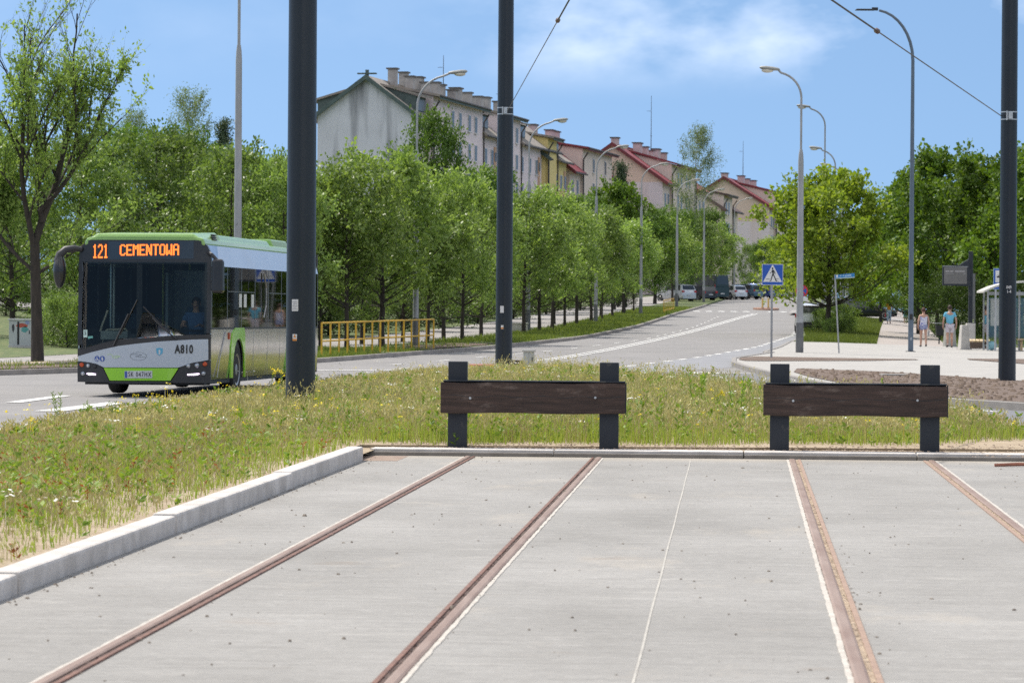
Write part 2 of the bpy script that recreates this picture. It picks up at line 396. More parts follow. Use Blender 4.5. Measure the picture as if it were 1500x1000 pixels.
# right pavement, soil beds, lawn, long footpath
pav = [(y, xs_(y) if y < 122 else xr(y), 30) for y in list(np.arange(50, 122, 1.0)) + list(np.arange(122, 146.1, 2))]
struct(sheet('pavement', pav, .12, MT['pave'], skirt=.16))
struct(kerb('kerb', [(xs_(y) if y < 124 else xr(y), y) for y in np.arange(51, 146, 1)], .15, .145, MT['kerbg']))
def bed(L_, R_, dz, m, n='soil_bed'):
    struct(sheet(n, rows_between(L_, R_, .8), dz, m))
bed([(54.0, 11.0), (58.6, 9.2), (61.6, 8.35), (67, 7.72), (75, 7.42), (85, 7.4), (92, 7.6), (97, 8.1)], [(54, 28), (70, 27), (78.5, 12.4), (86, 11.4), (93, 10.2), (97, 8.4)], .136, MT['soil'])
bed([(108.2, 7.4), (110, 7.3), (113, 7.6), (115, 8.2)], [(108.2, 8.0), (111, 11.5), (114, 13.6), (115, 13.6)], .136, MT['soil'])
bed([(104, 19.5), (108, 16.2), (115, 15.4), (117, 15.6)], [(104, 28), (108, 28), (115, 28), (117, 28)], .136, MT['soil'])
a0 = at(1297, 520, 146).x
def fpl(y): return float(np.interp(y, [120, 146, 200, 270, 300, 420], [13.4, 15.6, 21.6, 29.5, 33, 46]))
def fpr(y): return float(np.interp(y, [120, 146, 200, 270, 300, 420], [19, 18.6, 24.6, 32.6, 36, 49]))
gy = list(np.arange(146, 420, 2.0))
struct(sheet('lawn', [(y, xr(y) + .12, fpl(y)) for y in gy], .13, MT['grass'], skirt=.15))
struct(sheet('lawn', [(y, fpr(y), fpr(y) + 60) for y in gy], .13, MT['grass'], skirt=.15, maxw=4))
struct(sheet('footpath', [(y, fpl(y) - .05, fpr(y) + .05) for y in gy], .12, M('path_slabs', (.34, .305, .28), (.28, .25, .23), scale=.8, rough=.9, bump=.2)))
struct(sheet('side_road', [(y, xr(y) - .5, 60) for y in np.arange(246, 262, 2)], .17, MT['path'], maxw=4))
struct(kerb('kerb', [(xr(y) + .06, y) for y in np.arange(146, 300, 2)], .15, .145, MT['kerbg']))

# painted markings
def mark(pts, w, dz=.01, dash=None, name='road_marking'):
    P = [Vector(p) for p in pts]; V, F = [], []; acc = 0
    Q = []
    for i in range(len(P) - 1):
        n = max(1, int((P[i + 1] - P[i]).length / .5))
        for k in range(n): Q.append(P[i].lerp(P[i + 1], k / n))
    Q.append(P[-1])
    for i in range(len(Q) - 1):
        d = Q[i + 1] - Q[i]; l = d.length; d.normalize(); nn = Vector((-d.y, d.x)) * w / 2
        acc += l
        if dash and (acc % (dash[0] + dash[1])) > dash[0]: continue
        o = len(V)
        for q in (Q[i] - nn, Q[i] + nn, Q[i + 1] + nn, Q[i + 1] - nn): V.append((q.x, q.y, T(q.x, q.y) + dz))
        F.append((o, o + 1, o + 2, o + 3))
    me = bpy.data.meshes.new(name); me.from_pydata(V, [], F)
    o = link(name, me, MT['white'])
    bm = bmesh.new(); bm.from_mesh(me); bmesh.ops.recalc_face_normals(bm, faces=bm.faces)
    if sum(f.normal.z for f in bm.faces) < 0: bmesh.ops.reverse_faces(bm, faces=bm.faces)
    bm.to_mesh(me); bm.free()
    return struct(o)
def gnd(px, py):     # where the sight line through a picture point meets the ground
    a, b = ray(px, py); D = 20.0
    while D < 520:
        if CAMZ + b * D < T(a * D, D): break
        D += .25
    return (a * D, D)
cl = [(790, 529), (830, 523), (870, 516), (910, 508.5), (950, 500), (990, 491), (1020, 483.5), (1050, 475), (1080, 466.5), (1106, 459.5)]
cp = [gnd(*p) for p in cl]
mark([(x - .13, y) for x, y in cp], .14); mark([(x + .19, y) for x, y in cp], .14)
mark([(lane_l(y) + .1, y) for y in np.arange(101, 196, 1.5)], .22, dash=(1.6, 1.8))
mark([(xk(y) + 3.0 + .2 * math.sin(y / 30), y) for y in np.arange(104, 240, 1.5)], .13, dash=(2, 4))
mark([gnd(460, 543), gnd(700, 541)], .5); mark([gnd(800, 544), gnd(900, 545.5)], .45)
for a, b in ((1012, 1024), (1029, 1052), (1056, 1066)): mark([gnd(a, 546.5), gnd(b, 546.5)], 2.2)
mark([(-13.5, 60.5), (-9.6, 61.3)], .12, .01); mark([(-7.2, 49), (-6.6, 58), (-6.2, 62)], .001)
mark([gnd(20, 590), gnd(95, 580)], .3); mark([gnd(70, 603), gnd(175, 590)], .45); mark([gnd(175, 590), gnd(300, 596)], .3)
mark([gnd(1388, 597), gnd(1462, 604)], .16)
yz = 262.0
for k in range(9):
    if k == 5: continue
    mark([(xk(yz) + .6 + k * .95, yz - 1.6), (xk(yz) + .6 + k * .95, yz + 1.6)], .5)
# kerbs of the grass island
struct(kerb('kerb', [(x, y) for y, x, _ in rows_between(isl_l, isl_r, 1.5) if y > 18], .16, .13, MT['kerbw']))
struct(kerb('kerb', [(x, y) for y, _, x in rows_between(isl_l, isl_r, 1.5) if y > 42], .16, .13, MT['kerbw']))
def isl_rows():
    out = []
    for y, a, b in rows_between(isl_l, isl_r, 1.0):
        lx = a + .07; rx = b - .07
        out.append((y, lx, rx))
    return out
def isl_h(x, y): return .05 * math.sin(x * .7) * math.sin(y * .35)
I2 = [(40.2, float(np.interp(40.2, *zip(*isl_l))) + .07, 6.9)] + [r for r in isl_rows() if r[0] > 40.2]
struct(sheet('island_soil', I2, .10, MT['sand'], maxw=1.2))
# front parts of the island: strip left of the tall kerb, strip behind the low kerb
def trx(s, y): return (s + y * math.sin(ANG) / 1.0) / math.cos(ANG) if False else s / math.cos(ANG) + y * math.tan(ANG)
struct(sheet('island_soil', [(y, float(np.interp(y, *zip(*isl_l))) + .07, trx(-4.12, y)) for y in list(np.arange(3, 38.3, 1)) + [38.3, 38.56]] , .10, MT['sand']))
struct(sheet('island_soil', [(y, float(np.interp(y, *zip(*isl_l))) + .07, 6.9) for y in (38.55, 39.2, 40.2)], .10, MT['sand'], skirt=.1))
struct(sheet('sand_strip', [(y, trx(3.3, y), 9.5) for y in (37.2, 37.8, 38.35)], .05, MT['sand']))
# concrete tram slab, broom finished
m, nt, b = _nt('slab_concrete'); L = nt.links.new
tc = node(nt, 'ShaderNodeTexCoord'); mp = node(nt, 'ShaderNodeMapping'); mp.inputs['Rotation'].default_value = (0, 0, ANG); L(tc.outputs['Object'], mp.inputs[0])
def nz(scale, st, det=5, ro=.6):
    mq = node(nt, 'ShaderNodeMapping'); mq.inputs['Scale'].default_value = st; L(mp.outputs[0], mq.inputs[0])
    n = node(nt, 'ShaderNodeTexNoise'); n.inputs['Scale'].default_value = scale; n.inputs['Detail'].default_value = det; n.inputs['Roughness'].default_value = ro
    L(mq.outputs[0], n.inputs['Vector']); return n.outputs['Fac']
big = nz(.55, (1, .6, 1)); broom = nz(1, (1.1, 15, 1), 8, .78); fine = nz(1, (16, 75, 1), 4, .8)
def rampn(f, a, b_, c0, c1):
    r = node(nt, 'ShaderNodeValToRGB'); r.color_ramp.elements[0].position = a; r.color_ramp.elements[1].position = b_
    r.color_ramp.elements[0].color = (*c0, 1); r.color_ramp.elements[1].color = (*c1, 1); L(f, r.inputs[0]); return r.outputs[0]
def mix(kind, f, A, B):
    q = node(nt, 'ShaderNodeMix', data_type='RGBA', blend_type=kind)
    if isinstance(f, float): q.inputs['Factor'].default_value = f
    else: L(f, q.inputs['Factor'])
    for s_, v in (('A', A), ('B', B)):
        if isinstance(v, tuple): q.inputs[s_].default_value = v
        else: L(v, q.inputs[s_])
    return q.outputs['Result']
c = rampn(big, .32, .68, (.228, .222, .21), (.31, .303, .29))
c = mix('MULTIPLY', .85, c, rampn(broom, .36, .64, (.78, .775, .77), (1.12, 1.12, 1.12)))
c = mix('MULTIPLY', .7, c, rampn(fine, .34, .66, (.60, .60, .60), (1.18, 1.18, 1.18)))
dots = node(nt, 'ShaderNodeTexNoise'); dots.inputs['Scale'].default_value = 14; dots.inputs['Detail'].default_value = 3; L(mp.outputs[0], dots.inputs['Vector'])
c = mix('MIX', rampn(dots.outputs['Fac'], .70, .74, (0, 0, 0), (.6, .6, .6)), c, (.20, .18, .16, 1))
stn = nz(.9, (1, .35, 1), 6, .65)
c = mix('MIX', rampn(stn, .58, .72, (0, 0, 0), (.45, .45, .45)), c, (.38, .34, .285, 1))
sk1 = nz(1, (2.2, 34, 1), 3, .6)
c = mix('MIX', rampn(sk1, .635, .70, (0, 0, 0), (.75, .75, .75)), c, (.12, .11, .10, 1))
sk2 = nz(1.31, (2.6, 26, 1), 3, .6)
c = mix('MIX', rampn(sk2, .645, .71, (0, 0, 0), (.7, .7, .7)), c, (.50, .49, .475, 1))
brn = nz(.8, (1.2, 1.8, 1), 5, .6)
c = mix('MIX', rampn(brn, .64, .76, (0, 0, 0), (.45, .45, .45)), c, (.20, .155, .115, 1))
stn2 = nz(1.7, (.6, 2.2, 1), 5, .6)
c = mix('MIX', rampn(stn2, .62, .74, (0, 0, 0), (.40, .40, .40)), c, (.43, .415, .385, 1))
# dust along the low kerb
sp = node(nt, 'ShaderNodeSeparateXYZ'); L(mp.outputs[0], sp.inputs[0])
ad = node(nt, 'ShaderNodeMath', operation='MULTIPLY_ADD'); L(big, ad.inputs[0]); ad.inputs[1].default_value = 1.6; L(sp.outputs['Y'], ad.inputs[2])
dm = node(nt, 'ShaderNodeMapRange'); dm.inputs['From Min'].default_value = 37.3; dm.inputs['From Max'].default_value = 38.7; dm.inputs['To Max'].default_value = .75
L(ad.outputs[0], dm.inputs['Value']); c = mix('MIX', dm.outputs[0], c, (.34, .30, .24, 1))
L(c, b.inputs['Base Color']); b.inputs['Roughness'].default_value = .88
bp = node(nt, 'ShaderNodeBump'); bp.inputs['Strength'].default_value = .35; bp.inputs['Distance'].default_value = .01
ab = node(nt, 'ShaderNodeMath', operation='ADD'); L(broom, ab.inputs[0]); L(fine, ab.inputs[1]); L(ab.outputs[0], bp.inputs['Height']); L(bp.outputs[0], b.inputs['Normal'])
MT['slab'] = m
V = [tr(s, t, .012) for t in (2, 37.7) for s in (-4.0, 12)]
me = bpy.data.meshes.new('tram_slab'); me.from_pydata([tuple(v) for v in (V[0], V[1], V[3], V[2])], [], [(0, 1, 2, 3)]); struct(link('tram_slab', me, MT['slab']))
b_ = MB()
P = [tr(-.385 + .0016 * math.sin(t * 1.3), t, .0145) for t in np.arange(4, 37.5, .5)]
vs, fs = [], []
for p in P: vs += [(p.x - .006, p.y, p.z), (p.x + .006, p.y, p.z)]
fs = [(2 * i, 2 * i + 1, 2 * i + 3, 2 * i + 2) for i in range(len(P) - 1)]
b_.add(vs, fs); struct(b_.build('slab_joint', M('joint_filler', (.40, .385, .35), (.31, .295, .27), scale=3, rough=.9)))
# tall kerb of cast blocks, left of the tracks; low kerb across the track ends
def kblock(s0, s1, t0, t1, top, m, name='kerb', ch=.02):
    k = MB(); o = .0
    k.hexa([tr(s0, t0, -.05), tr(s1, t0, -.05), tr(s1, t1, -.05), tr(s0, t1, -.05), tr(s0, t0, top), tr(s1, t0, top), tr(s1, t1, top), tr(s0, t1, top)])
    return struct(k.build(name, m, bevel=ch))
joints = [5.0, 8.8, 13, 18.55, 23.9, 30.35, 36.35]
for i in range(len(joints) - 1):
    j = .006 * math.sin(i * 2.1)
    kblock(-4.05 + j, -3.87 + j, joints[i], joints[i + 1] - .025, .128 + .04 * max(0, joints[i] - 15) / 18 + j * .6, MT['kerbw'])
kx = [-3.95, -1.9, .2, 2.1, 3.35]
for i in range(len(kx) - 1): kblock(kx[i], kx[i + 1] - .012, 37.72 + .012 * (i % 2), 38.2, .085, MT['kerbw'], ch=.01)
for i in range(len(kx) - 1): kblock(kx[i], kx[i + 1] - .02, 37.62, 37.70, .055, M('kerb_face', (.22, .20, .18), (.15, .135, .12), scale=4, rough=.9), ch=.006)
# rails
mh = M('rail_rust', (.25, .183, .15), (.185, .12, .092), scale=2.5, rough=.6, metal=.1, stretch=(3, .4, 1), speck=(.17, .10, .075), sscale=20, sthr=.70)
ml = M('rail_lip', (.20, .10, .07), (.10, .05, .035), scale=9, rough=.7, metal=.2)
ml2 = M('rail_lip_orange', (.31, .215, .16), (.245, .165, .125), scale=7, rough=.8)
mgd = M('groove_dirt', (.045, .03, .026), (.10, .062, .05), scale=12, rough=.95, bump=.6)
mgs = M('groove_sand', (.42, .335, .245), (.24, .175, .125), scale=9, rough=.95, bump=1, bscale=40, speck=(.06, .045, .035), sscale=25, sthr=.60)
ms = M('rail_seal', (.47, .44, .40), (.36, .335, .30), scale=7, rough=.85, speck=(.25, .22, .2), sscale=30, sthr=.7)
def strip(name, s0, s1, z0, z1, mat, par, t0=4, t1=37.45, wob=0, round_=False, kk=0):
    k = MB(); vs, fs = [], []
    ts = list(np.arange(t0, t1, .12 if wob else .8)) + [t1]
    rr = random.Random(name + str(s0))
    for t in ts:
        a = s0 + (rr.uniform(-wob, wob)); c_ = s1 + (rr.uniform(-wob, wob))
        e = .012 if round_ else .002
        for (s, z) in ((a, z0), (a, z1 - e * .5), (a + e, z1), (c_ - e, z1), (c_, z1 - e * .5), (c_, z0)): vs.append(tuple(tr(s + kk * (t - 26), t, z)))
    n = len(ts)
    for i in range(n - 1):
        for q in range(5): fs.append((i * 6 + q, i * 6 + q + 1, (i + 1) * 6 + q + 1, (i + 1) * 6 + q))
    fs += [(0, 1, 2, 3, 4, 5), tuple((n - 1) * 6 + q for q in (5, 4, 3, 2, 1, 0))]
    k.add(vs, fs); return k.build(name, mat, par)
def rail(s, side, lip, grv, label, wk=.8, kk=0):
    r = thing('tram_rail', label, 'tram rail', group='rails set in the concrete slab')
    q = side                      # +1: groove right of the head
    def st(n, a, b, z0, z1, m, **k): strip(n, s + min(a * q, b * q) * wk, s + max(a * q, b * q) * wk, z0, z1, m, r, kk=kk, **k)
    st('rail_head', -.045, .028, 0, .026, mh, round_=True)
    st('groove', .026, .062, 0, .0135, grv)
    st('groove_dirt', .040, .060, 0, .0165, grv, wob=.013)
    st('rail_lip', .060, .092, 0, .022, lip)
    st('seal_strip', -.078, -.047, 0, .0165, ms, wob=.004)
rail(-2.83, 1, ml, mgd, 'leftmost rusty rail, pale strip on its left, nearest the tall white kerb')
rail(-1.40, -1, ml, mgd, 'rusty rail ending below the right post of the left wooden barrier')
rail(.66, 1, ml2, mgs, 'rusty rail with sand-filled groove ending below the left post of the right barrier', .9, .006)
rail(2.16, -1, ml2, mgs, 'rightmost rusty rail, orange sandy lip, ending below the right barrier', .9, .006)

struct(sheet('sand_strip', [(y, trx(-4.14, y), trx(-3.5, y)) for y in (36.35, 37.0, 37.66)], .0135, M('red_grit', (.27, .21, .165), (.20, .135, .105), scale=5, rough=.95)))
struct(sheet('sand_strip', [(y, trx(-4.5, y), trx(-3.9, y)) for y in (36.36, 37.0, 38.5)], .07, MT['sand']))
q_ = [tuple(tr(s_, t_, .074)) for s_, t_ in ((-4.0, 38.1), (3.4, 38.1), (6.0, 38.1), (6.0, 39.3), (3.4, 39.3), (-4.0, 39.3))]
k = MB(); k.add(q_, [(0, 1, 4, 5), (1, 2, 3, 4)]); struct(k.build('island_soil', MT['sand']))
# ---------------------------------------------------------------- city bus (local frame: x across, y from nose to tail, z up)
BG = {}
BG['green'] = M('bus_green', (.25, .42, .12), (.235, .40, .11), scale=1, rough=.3, coat=.5)
BG['lime'] = M('bus_lime', (.26, .58, .02), (.24, .55, .02), scale=1, rough=.3, coat=.5)
BG['silver'] = M('bus_silver', (.62, .64, .68), (.58, .60, .64), scale=1.2, rough=.28, metal=.55, coat=.3)
BG['side'] = M('bus_side_silver', (.62, .61, .60), (.54, .54, .55), scale=1.6, rough=.13, metal=.95, rv=.05)
BG['white'] = M('bus_front_white', (.43, .475, .54), (.41, .455, .52), scale=1, rough=.3, coat=.4)
BG['black'] = M('bus_black', (.012, .013, .016), (.02, .02, .023), scale=2, rough=.35, coat=.3)
BG['trim'] = M('bus_trim', (.022, .024, .028), (.03, .03, .034), scale=3, rough=.55)
BG['rubber'] = M('rubber', (.018, .018, .019), (.03, .03, .03), scale=6, rough=.9)
BG['rim'] = M('rim_metal', (.42, .42, .43), (.3, .3, .3), scale=5, rough=.4, metal=.8)
BG['glass'] = glassmat('bus_windscreen', (.60, .66, .64), -.012)
BG['dark'] = glassmat('bus_side_glass', (.16, .19, .18), .03)
BG['door'] = glassmat('bus_door_glass', (.55, .62, .60), .03)
BG['led'] = emis('led_amber', (1.0, .20, .03), 1.25)
BG['panel'] = M('display_panel', (.030, .048, .072), (.025, .04, .06), scale=2, rough=.25)
BG['int'] = M('bus_interior', (.10, .12, .13), (.08, .09, .10), scale=2, rough=.8)
BG['lamp'] = M('lamp_glass', (.45, .48, .52), (.25, .27, .3), scale=20, rough=.12, metal=.6)
BG['orange'] = M('indicator_orange', (.55, .09, .02), (.42, .06, .015), scale=15, rough=.25)
BG['chrome'] = M('chrome', (.6, .6, .6), (.5, .5, .5), rough=.2, metal=1)
BG['paper'] = M('paper', (.62, .64, .64), (.5, .52, .52), scale=8, rough=.8)
BG['blue'] = M('sticker_blue', (.05, .10, .36), (.04, .09, .32), rough=.5)
BG['black_letter'] = M('letter_black', (.012, .012, .014), (.02, .02, .02), rough=.5)
BG['plate'] = M('plate_white', (.55, .57, .60), (.5, .52, .55), scale=6, rough=.4)

BTH = R(-6.6)
bp_ = at(207.5, 582, 64.15)
bus = thing('city_bus', 'low-floor city bus in lime green, white and silver, amber destination display lit', 'bus', (bp_.x, 64.15, .01), BTH)
HW = 1.275
def fy(u, z):            # plan bulge and rake of the nose
    return .16 * (u / HW) ** 2 + .035 * max(0, z - 1.1) + .02 * max(0, .7 - z)
def front(polys, off, mat, name, par=bus, smooth=True, thick=.012):
    """outline in (u, z) on the curved nose, cut into narrow strips so that it follows the curve"""
    bm = bmesh.new()
    for poly in polys:
        bm.faces.new([bm.verts.new((u, 0, z)) for u, z in poly])
    bmesh.ops.triangulate(bm, faces=bm.faces)
    for x in np.arange(-1.2, 1.25, .12):
        bmesh.ops.bisect_plane(bm, geom=bm.verts[:] + bm.edges[:] + bm.faces[:], plane_co=(x, 0, 0), plane_no=(1, 0, 0))
    for z in (1.1, 1.6, 2.1):
        bmesh.ops.bisect_plane(bm, geom=bm.verts[:] + bm.edges[:] + bm.faces[:], plane_co=(0, 0, z), plane_no=(0, 0, 1))
    bmesh.ops.recalc_face_normals(bm, faces=bm.faces)
    if sum(f.normal.y for f in bm.faces) > 0: bmesh.ops.reverse_faces(bm, faces=bm.faces)
    if thick:
        r = bmesh.ops.extrude_face_region(bm, geom=bm.faces[:])
        nv = [v for v in r['geom'] if isinstance(v, bmesh.types.BMVert)]
        for v in nv: v.co.y -= thick
    for v in bm.verts: v.co.y += fy(v.co.x, v.co.z) - off + (thick if thick else 0)
    bmesh.ops.recalc_face_normals(bm, faces=bm.faces)
    me = bpy.data.meshes.new(name); bm.to_mesh(me); bm.free()
    return link(name, me, mat, par)
def Z(xz, yz): return ((xz - 527) / 280, (922 - yz) / 280)     # bus-front sketch units -> metres
# body shell: roof, sides, back, floor
b = MB()
prof = [(-1.275, .30), (-1.275, 2.52), (-1.16, 2.93), (1.16, 2.93), (1.275, 2.52), (1.275, .30)]
LEN = 12.0
b.box((0, 6.2, .30), (2.40, 11.4, .12)); b.box((0, 11.94, 1.6), (2.5, .08, 2.6))
b.box((0, .42, .62), (2.40, .30, .55))
b.box((-.9, 8.8, .75), (.5, 5.8, .75)); b.box((.9, 8.8, .75), (.5, 5.8, .75))
b.build('chassis', BG['trim'], bus)
def side(polys, mat, name, off=0.0, par=bus, sgn=1, thick=.02):
    k = MB()
    for poly in polys:
        k.prism(poly, 0, thick, lambda p, q, h: (sgn * (HW + off - thick + h), p, q))
    return k.build(name, mat, par)
def arch(yc, r=.56, z0=.33, zc=.47):
    return [(yc + r * math.cos(t), max(z0, zc + r * math.sin(t) * 1.08)) for t in np.linspace(math.pi, 0, 13)]
WY = (2.85, 8.75)
def lower(z0, z1):
    p = [(.22, z1), (.22, z0)]
    for w in WY:
        p += [(w - .56, z0)] + arch(w, z0=z0) + [(w + .56, z0)]
    p += [(11.9, z0), (11.9, z1)]
    return p
for s in (1, -1):
    sp_ = side([lower(.33, 1.27)], BG['side'], 'side_panel', sgn=s)
    bm = bmesh.new(); bm.from_mesh(sp_.data); bmesh.ops.triangulate(bm, faces=bm.faces)
    for z_ in (.42, .52, .62, .74, .86, .98, 1.1, 1.2): bmesh.ops.bisect_plane(bm, geom=bm.verts[:] + bm.edges[:] + bm.faces[:], plane_co=(0, 0, z_), plane_no=(0, 0, 1))
    for v in bm.verts: v.co.x -= s * .030 * max(0, (.98 - v.co.z) / .65) ** 2
    bm.to_mesh(sp_.data); bm.free(); sp_.data.polygons.foreach_set('use_smooth', [True] * len(sp_.data.polygons)); sp_.data.set_sharp_from_angle(angle=R(30))
    side([[(.2, 1.27), (11.9, 1.27), (11.9, 1.31), (.2, 1.31)]], BG['trim'], 'window_rail', sgn=s, off=.004)
    # cant panel above the windows, leaning inwards
    k = MB(); k.hexa([(s * 1.275, .9, 2.47), (s * 1.25, .9, 2.47), (s * 1.25, 11.9, 2.47), (s * 1.275, 11.9, 2.47),
                      (s * 1.17, 1.25, 2.86), (s * 1.14, 1.25, 2.86), (s * 1.14, 11.9, 2.86), (s * 1.17, 11.9, 2.86)])
    k.build('cant_panel', BG['silver'], bus)
    k = MB(); k.hexa([(s * 1.276, .25, 2.47), (s * 1.25, .25, 2.47), (s * 1.25, .9, 2.47), (s * 1.276, .9, 2.47),
                      (s * 1.171, .25, 2.86), (s * 1.14, .25, 2.86), (s * 1.14, 1.25, 2.86), (s * 1.171, 1.25, 2.86)])
    k.build('cant_panel', M('cant_mirror', (.5, .52, .56), (.3, .32, .36), scale=3, rough=.12, metal=.9), bus)
    # windows and pillars
    edges = [.26, 1.75, 3.15, 4.55, 6.0, 7.45, 8.9, 10.3, 11.85]
    for i in range(len(edges) - 1):
        w = side([[(edges[i] + .035, 1.31), (edges[i + 1] - .035, 1.31), (edges[i + 1] - .035, 2.47), (edges[i] + .035, 2.47)]], BG['dark'] if s > 0 else BG['door'], 'window', sgn=s, off=.0, thick=.008)
        if s > 0 and i in (1, 2, 4, 5):
            k = MB(); k.box((s * 1.277, (edges[i] + edges[i + 1]) / 2, 2.00), (.006, edges[i + 1] - edges[i] - .07, .022)); k.box((s * 1.277, (edges[i] + edges[i + 1]) / 2, 2.24), (.006, .02, .42))
            k.build('window_frame', BG['black'], w)
        if s > 0 and i in (1, 2, 5):
            for q in (.25, .8) if i == 2 else ((.9,) if i == 1 else ()):
                k = MB(); k.box((s * 1.281, edges[i] + q * (edges[i + 1] - edges[i]), 1.83), (.006, .26, .26)); tag_ = k.build('paper_notice', BG['paper'], w)
    for e in edges:
        k = MB(); k.box((s * 1.262, e, 1.89), (.03, .07, 1.16)); k.build('window_pillar', BG['black'], bus)
    # wheel arches in green
    for w in WY:
        k = MB(); a1 = arch(w, .58); a2 = arch(w, .73)
        poly = [(a2[0][0], .33)] + a2 + [(a2[-1][0], .33), (a1[-1][0], .33)] + a1[::-1] + [(a1[0][0], .33)]
        if w == WY[0]: poly = [(w - .80, .33), (w - .78, .95), (w - .62, 1.20), (w - .35, 1.30), (w + .52, 1.30), (w + .62, 1.2), (w + .66, .33), (a1[-1][0], .33)] + a1[::-1] + [(a1[0][0], .33)]
        k.prism(poly, 0, .03, lambda p, q, h: (s * (1.262 + h), p, q)); k.build('wheel_arch', BG['lime'], bus)
        k = MB(); k.box((s * .98, w, .82), (.5, 1.2, .9)); k.build('wheel_housing', BG['trim'], bus)
        wh = MB(); wh.lathe([(.30, -.13), (.44, -.14), (.475, -.10), (.48, 0), (.475, .10), (.44, .14), (.30, .13)], 28, (s * 1.11, w, .48), 'x')
        wo = wh.build('wheel', BG['rubber'], bus, smooth=True)
        k = MB(); k.lathe([(.30, .04), (.31, .13), (.27, .12), (.20, .05), (.12, .06), (.11, .12), (.03, .13)] if s > 0 else [(.30, -.04), (.31, -.13), (.27, -.12), (.20, -.05), (.12, -.06), (.11, -.12), (.03, -.13)], 24, (s * 1.12, w, .48), 'x')
        k.build('rim', BG['rim'], wo, smooth=True)
    k = MB(); k.box((s * 1.285, 1.93, 1.14), (.02, .10, .13)); k.build('side_marker', BG['orange'], bus)
k = MB(); k.tube([(1.285, .75, .36), (1.285, 1.0, .72), (1.285, 1.35, 1.05), (1.285, 1.55, 1.22)], .008, 6);
k.build('panel_gap', BG['rim'], bus)
for y_ in (4.4, 5.9, 7.3):
    k = MB(); k.box((1.2755, y_, .8), (.004, .010, .92)); k.build('panel_gap', BG['rim'], bus)
k = MB(); k.tube([(1.30, 5.35, 2.40), (1.32, 5.5, 2.1), (1.32, 5.5, 1.75), (1.30, 5.35, 1.5)], .014, 6); k.build('side_cable', BG['rim'], bus)
# roof with green coves and front crest
b = MB()
b.prism([(-1.17, 2.86), (-1.12, 2.98), (-.9, 3.03), (.9, 3.03), (1.12, 2.98), (1.17, 2.86), (1.14, 2.84), (-1.14, 2.84)], .18, 11.9, lambda p, q, h: (p, h, q))
b.prism([(-1.12, 2.95), (-1.02, 3.09), (1.02, 3.09), (1.12, 2.95)], 1.9, 7.1, lambda p, q, h: (p, h, q))
b.hexa([(-1.13, .16, 2.93), (1.13, .16, 2.93), (1.13, 2.3, 2.93), (-1.13, 2.3, 2.93), (-.92, .22, 3.07), (.92, .22, 3.07), (1.0, 1.9, 3.13), (-1.0, 1.9, 3.13)])
b.prism([(-1.1, 2.95), (-1.0, 3.14), (1.0, 3.14), (1.1, 2.95)], 7.6, 9.4, lambda p, q, h: (p, h, q))
rf = b.build('roof', BG['green'], bus, bevel=.03)
for s in (1, -1):
    b = MB()
    for q in range(3): b.hexa([(s * (1.105 - .03 * q), 1.05 + .1 * q, 2.965 + .045 * q), (s * (1.09 - .03 * q), 1.05 + .1 * q, 2.985 + .045 * q), (s * (1.09 - .03 * q), 1.45 + .1 * q, 2.985 + .045 * q), (s * (1.105 - .03 * q), 1.45 + .1 * q, 2.965 + .045 * q)] + [(s * (1.135 - .03 * q), 1.05 + .1 * q, 2.98 + .045 * q), (s * (1.12 - .03 * q), 1.05 + .1 * q, 3.0 + .045 * q), (s * (1.12 - .03 * q), 1.45 + .1 * q, 3.0 + .045 * q), (s * (1.135 - .03 * q), 1.45 + .1 * q, 2.98 + .045 * q)])
    b.build('roof_vent', BG['trim'], rf)
# ---- nose
top = [(-1.275, 2.5), (-1.262, 2.70), (-1.20, 2.84), (-1.08, 2.945), (1.08, 2.945), (1.20, 2.84), (1.262, 2.70), (1.275, 2.5)]
front([top], .0, BG['black'], 'display_housing', thick=.10)
front([[(-1.275, .95), (-1.19, .97), (-1.19, 2.5), (-1.275, 2.5)]], 0, BG['black'], 'screen_pillar', thick=.1)
front([[(1.16, 1.2), (1.275, 1.2), (1.275, 2.5), (1.16, 2.5)]], 0, BG['black'], 'screen_pillar', thick=.1)
glo = [Z(178, 672), Z(300, 640), Z(400, 618), Z(520, 603), Z(640, 596), Z(760, 592), Z(880, 590)]
mid = [Z(178, 712), Z(250, 690), Z(330, 671), Z(400, 656), Z(500, 643), Z(600, 632), Z(700, 625), Z(800, 619), Z(870, 615)]
front([[(-1.275, glo[0][1])] + glo[1:-1] + [(1.275, glo[-1][1]), (1.275, 1.10)] + mid[::-1][0:] + [(-1.275, mid[0][1] - .01)]], 0, BG['trim'], 'screen_surround', thick=.08)
gl = front([[(-1.2, glo[0][1] - .01)] + [(u, z - .012) for u, z in glo[1:-1]] + [(1.2, glo[-1][1] - .012), (1.2, 2.53), (-1.2, 2.53)]], .004, BG['glass'], 'windscreen', thick=0)
gl.data.polygons.foreach_set('use_smooth', [True] * len(gl.data.polygons))
front([[Z(492, 225), Z(522, 225), Z(524, 604), Z(494, 607)]], -.03, BG['trim'], 'screen_divider', par=gl, thick=.02)
wl = [Z(178, 738), Z(240, 744), Z(280, 752), Z(318, 769), Z(720, 767), Z(750, 752), Z(790, 742), Z(872, 729)]
front([[(-1.262, .75)] + mid[1:-1] + [(1.235, 1.09), (1.24, .70)] + wl[::-1][1:-1] + [(-1.262, .66)]], .006, BG['white'], 'front_panel', thick=.05)
front([[Z(318, 772), Z(720, 770), Z(678, 836), Z(352, 838)]], .006, BG['lime'], 'bumper_band', thick=.05)
bl = [(-1.275, .655)] + [(u, z - .006) for u, z in wl[1:3]] + [Z(314, 773), Z(349, 842), (-.62, .265), (-1.275, .265)]
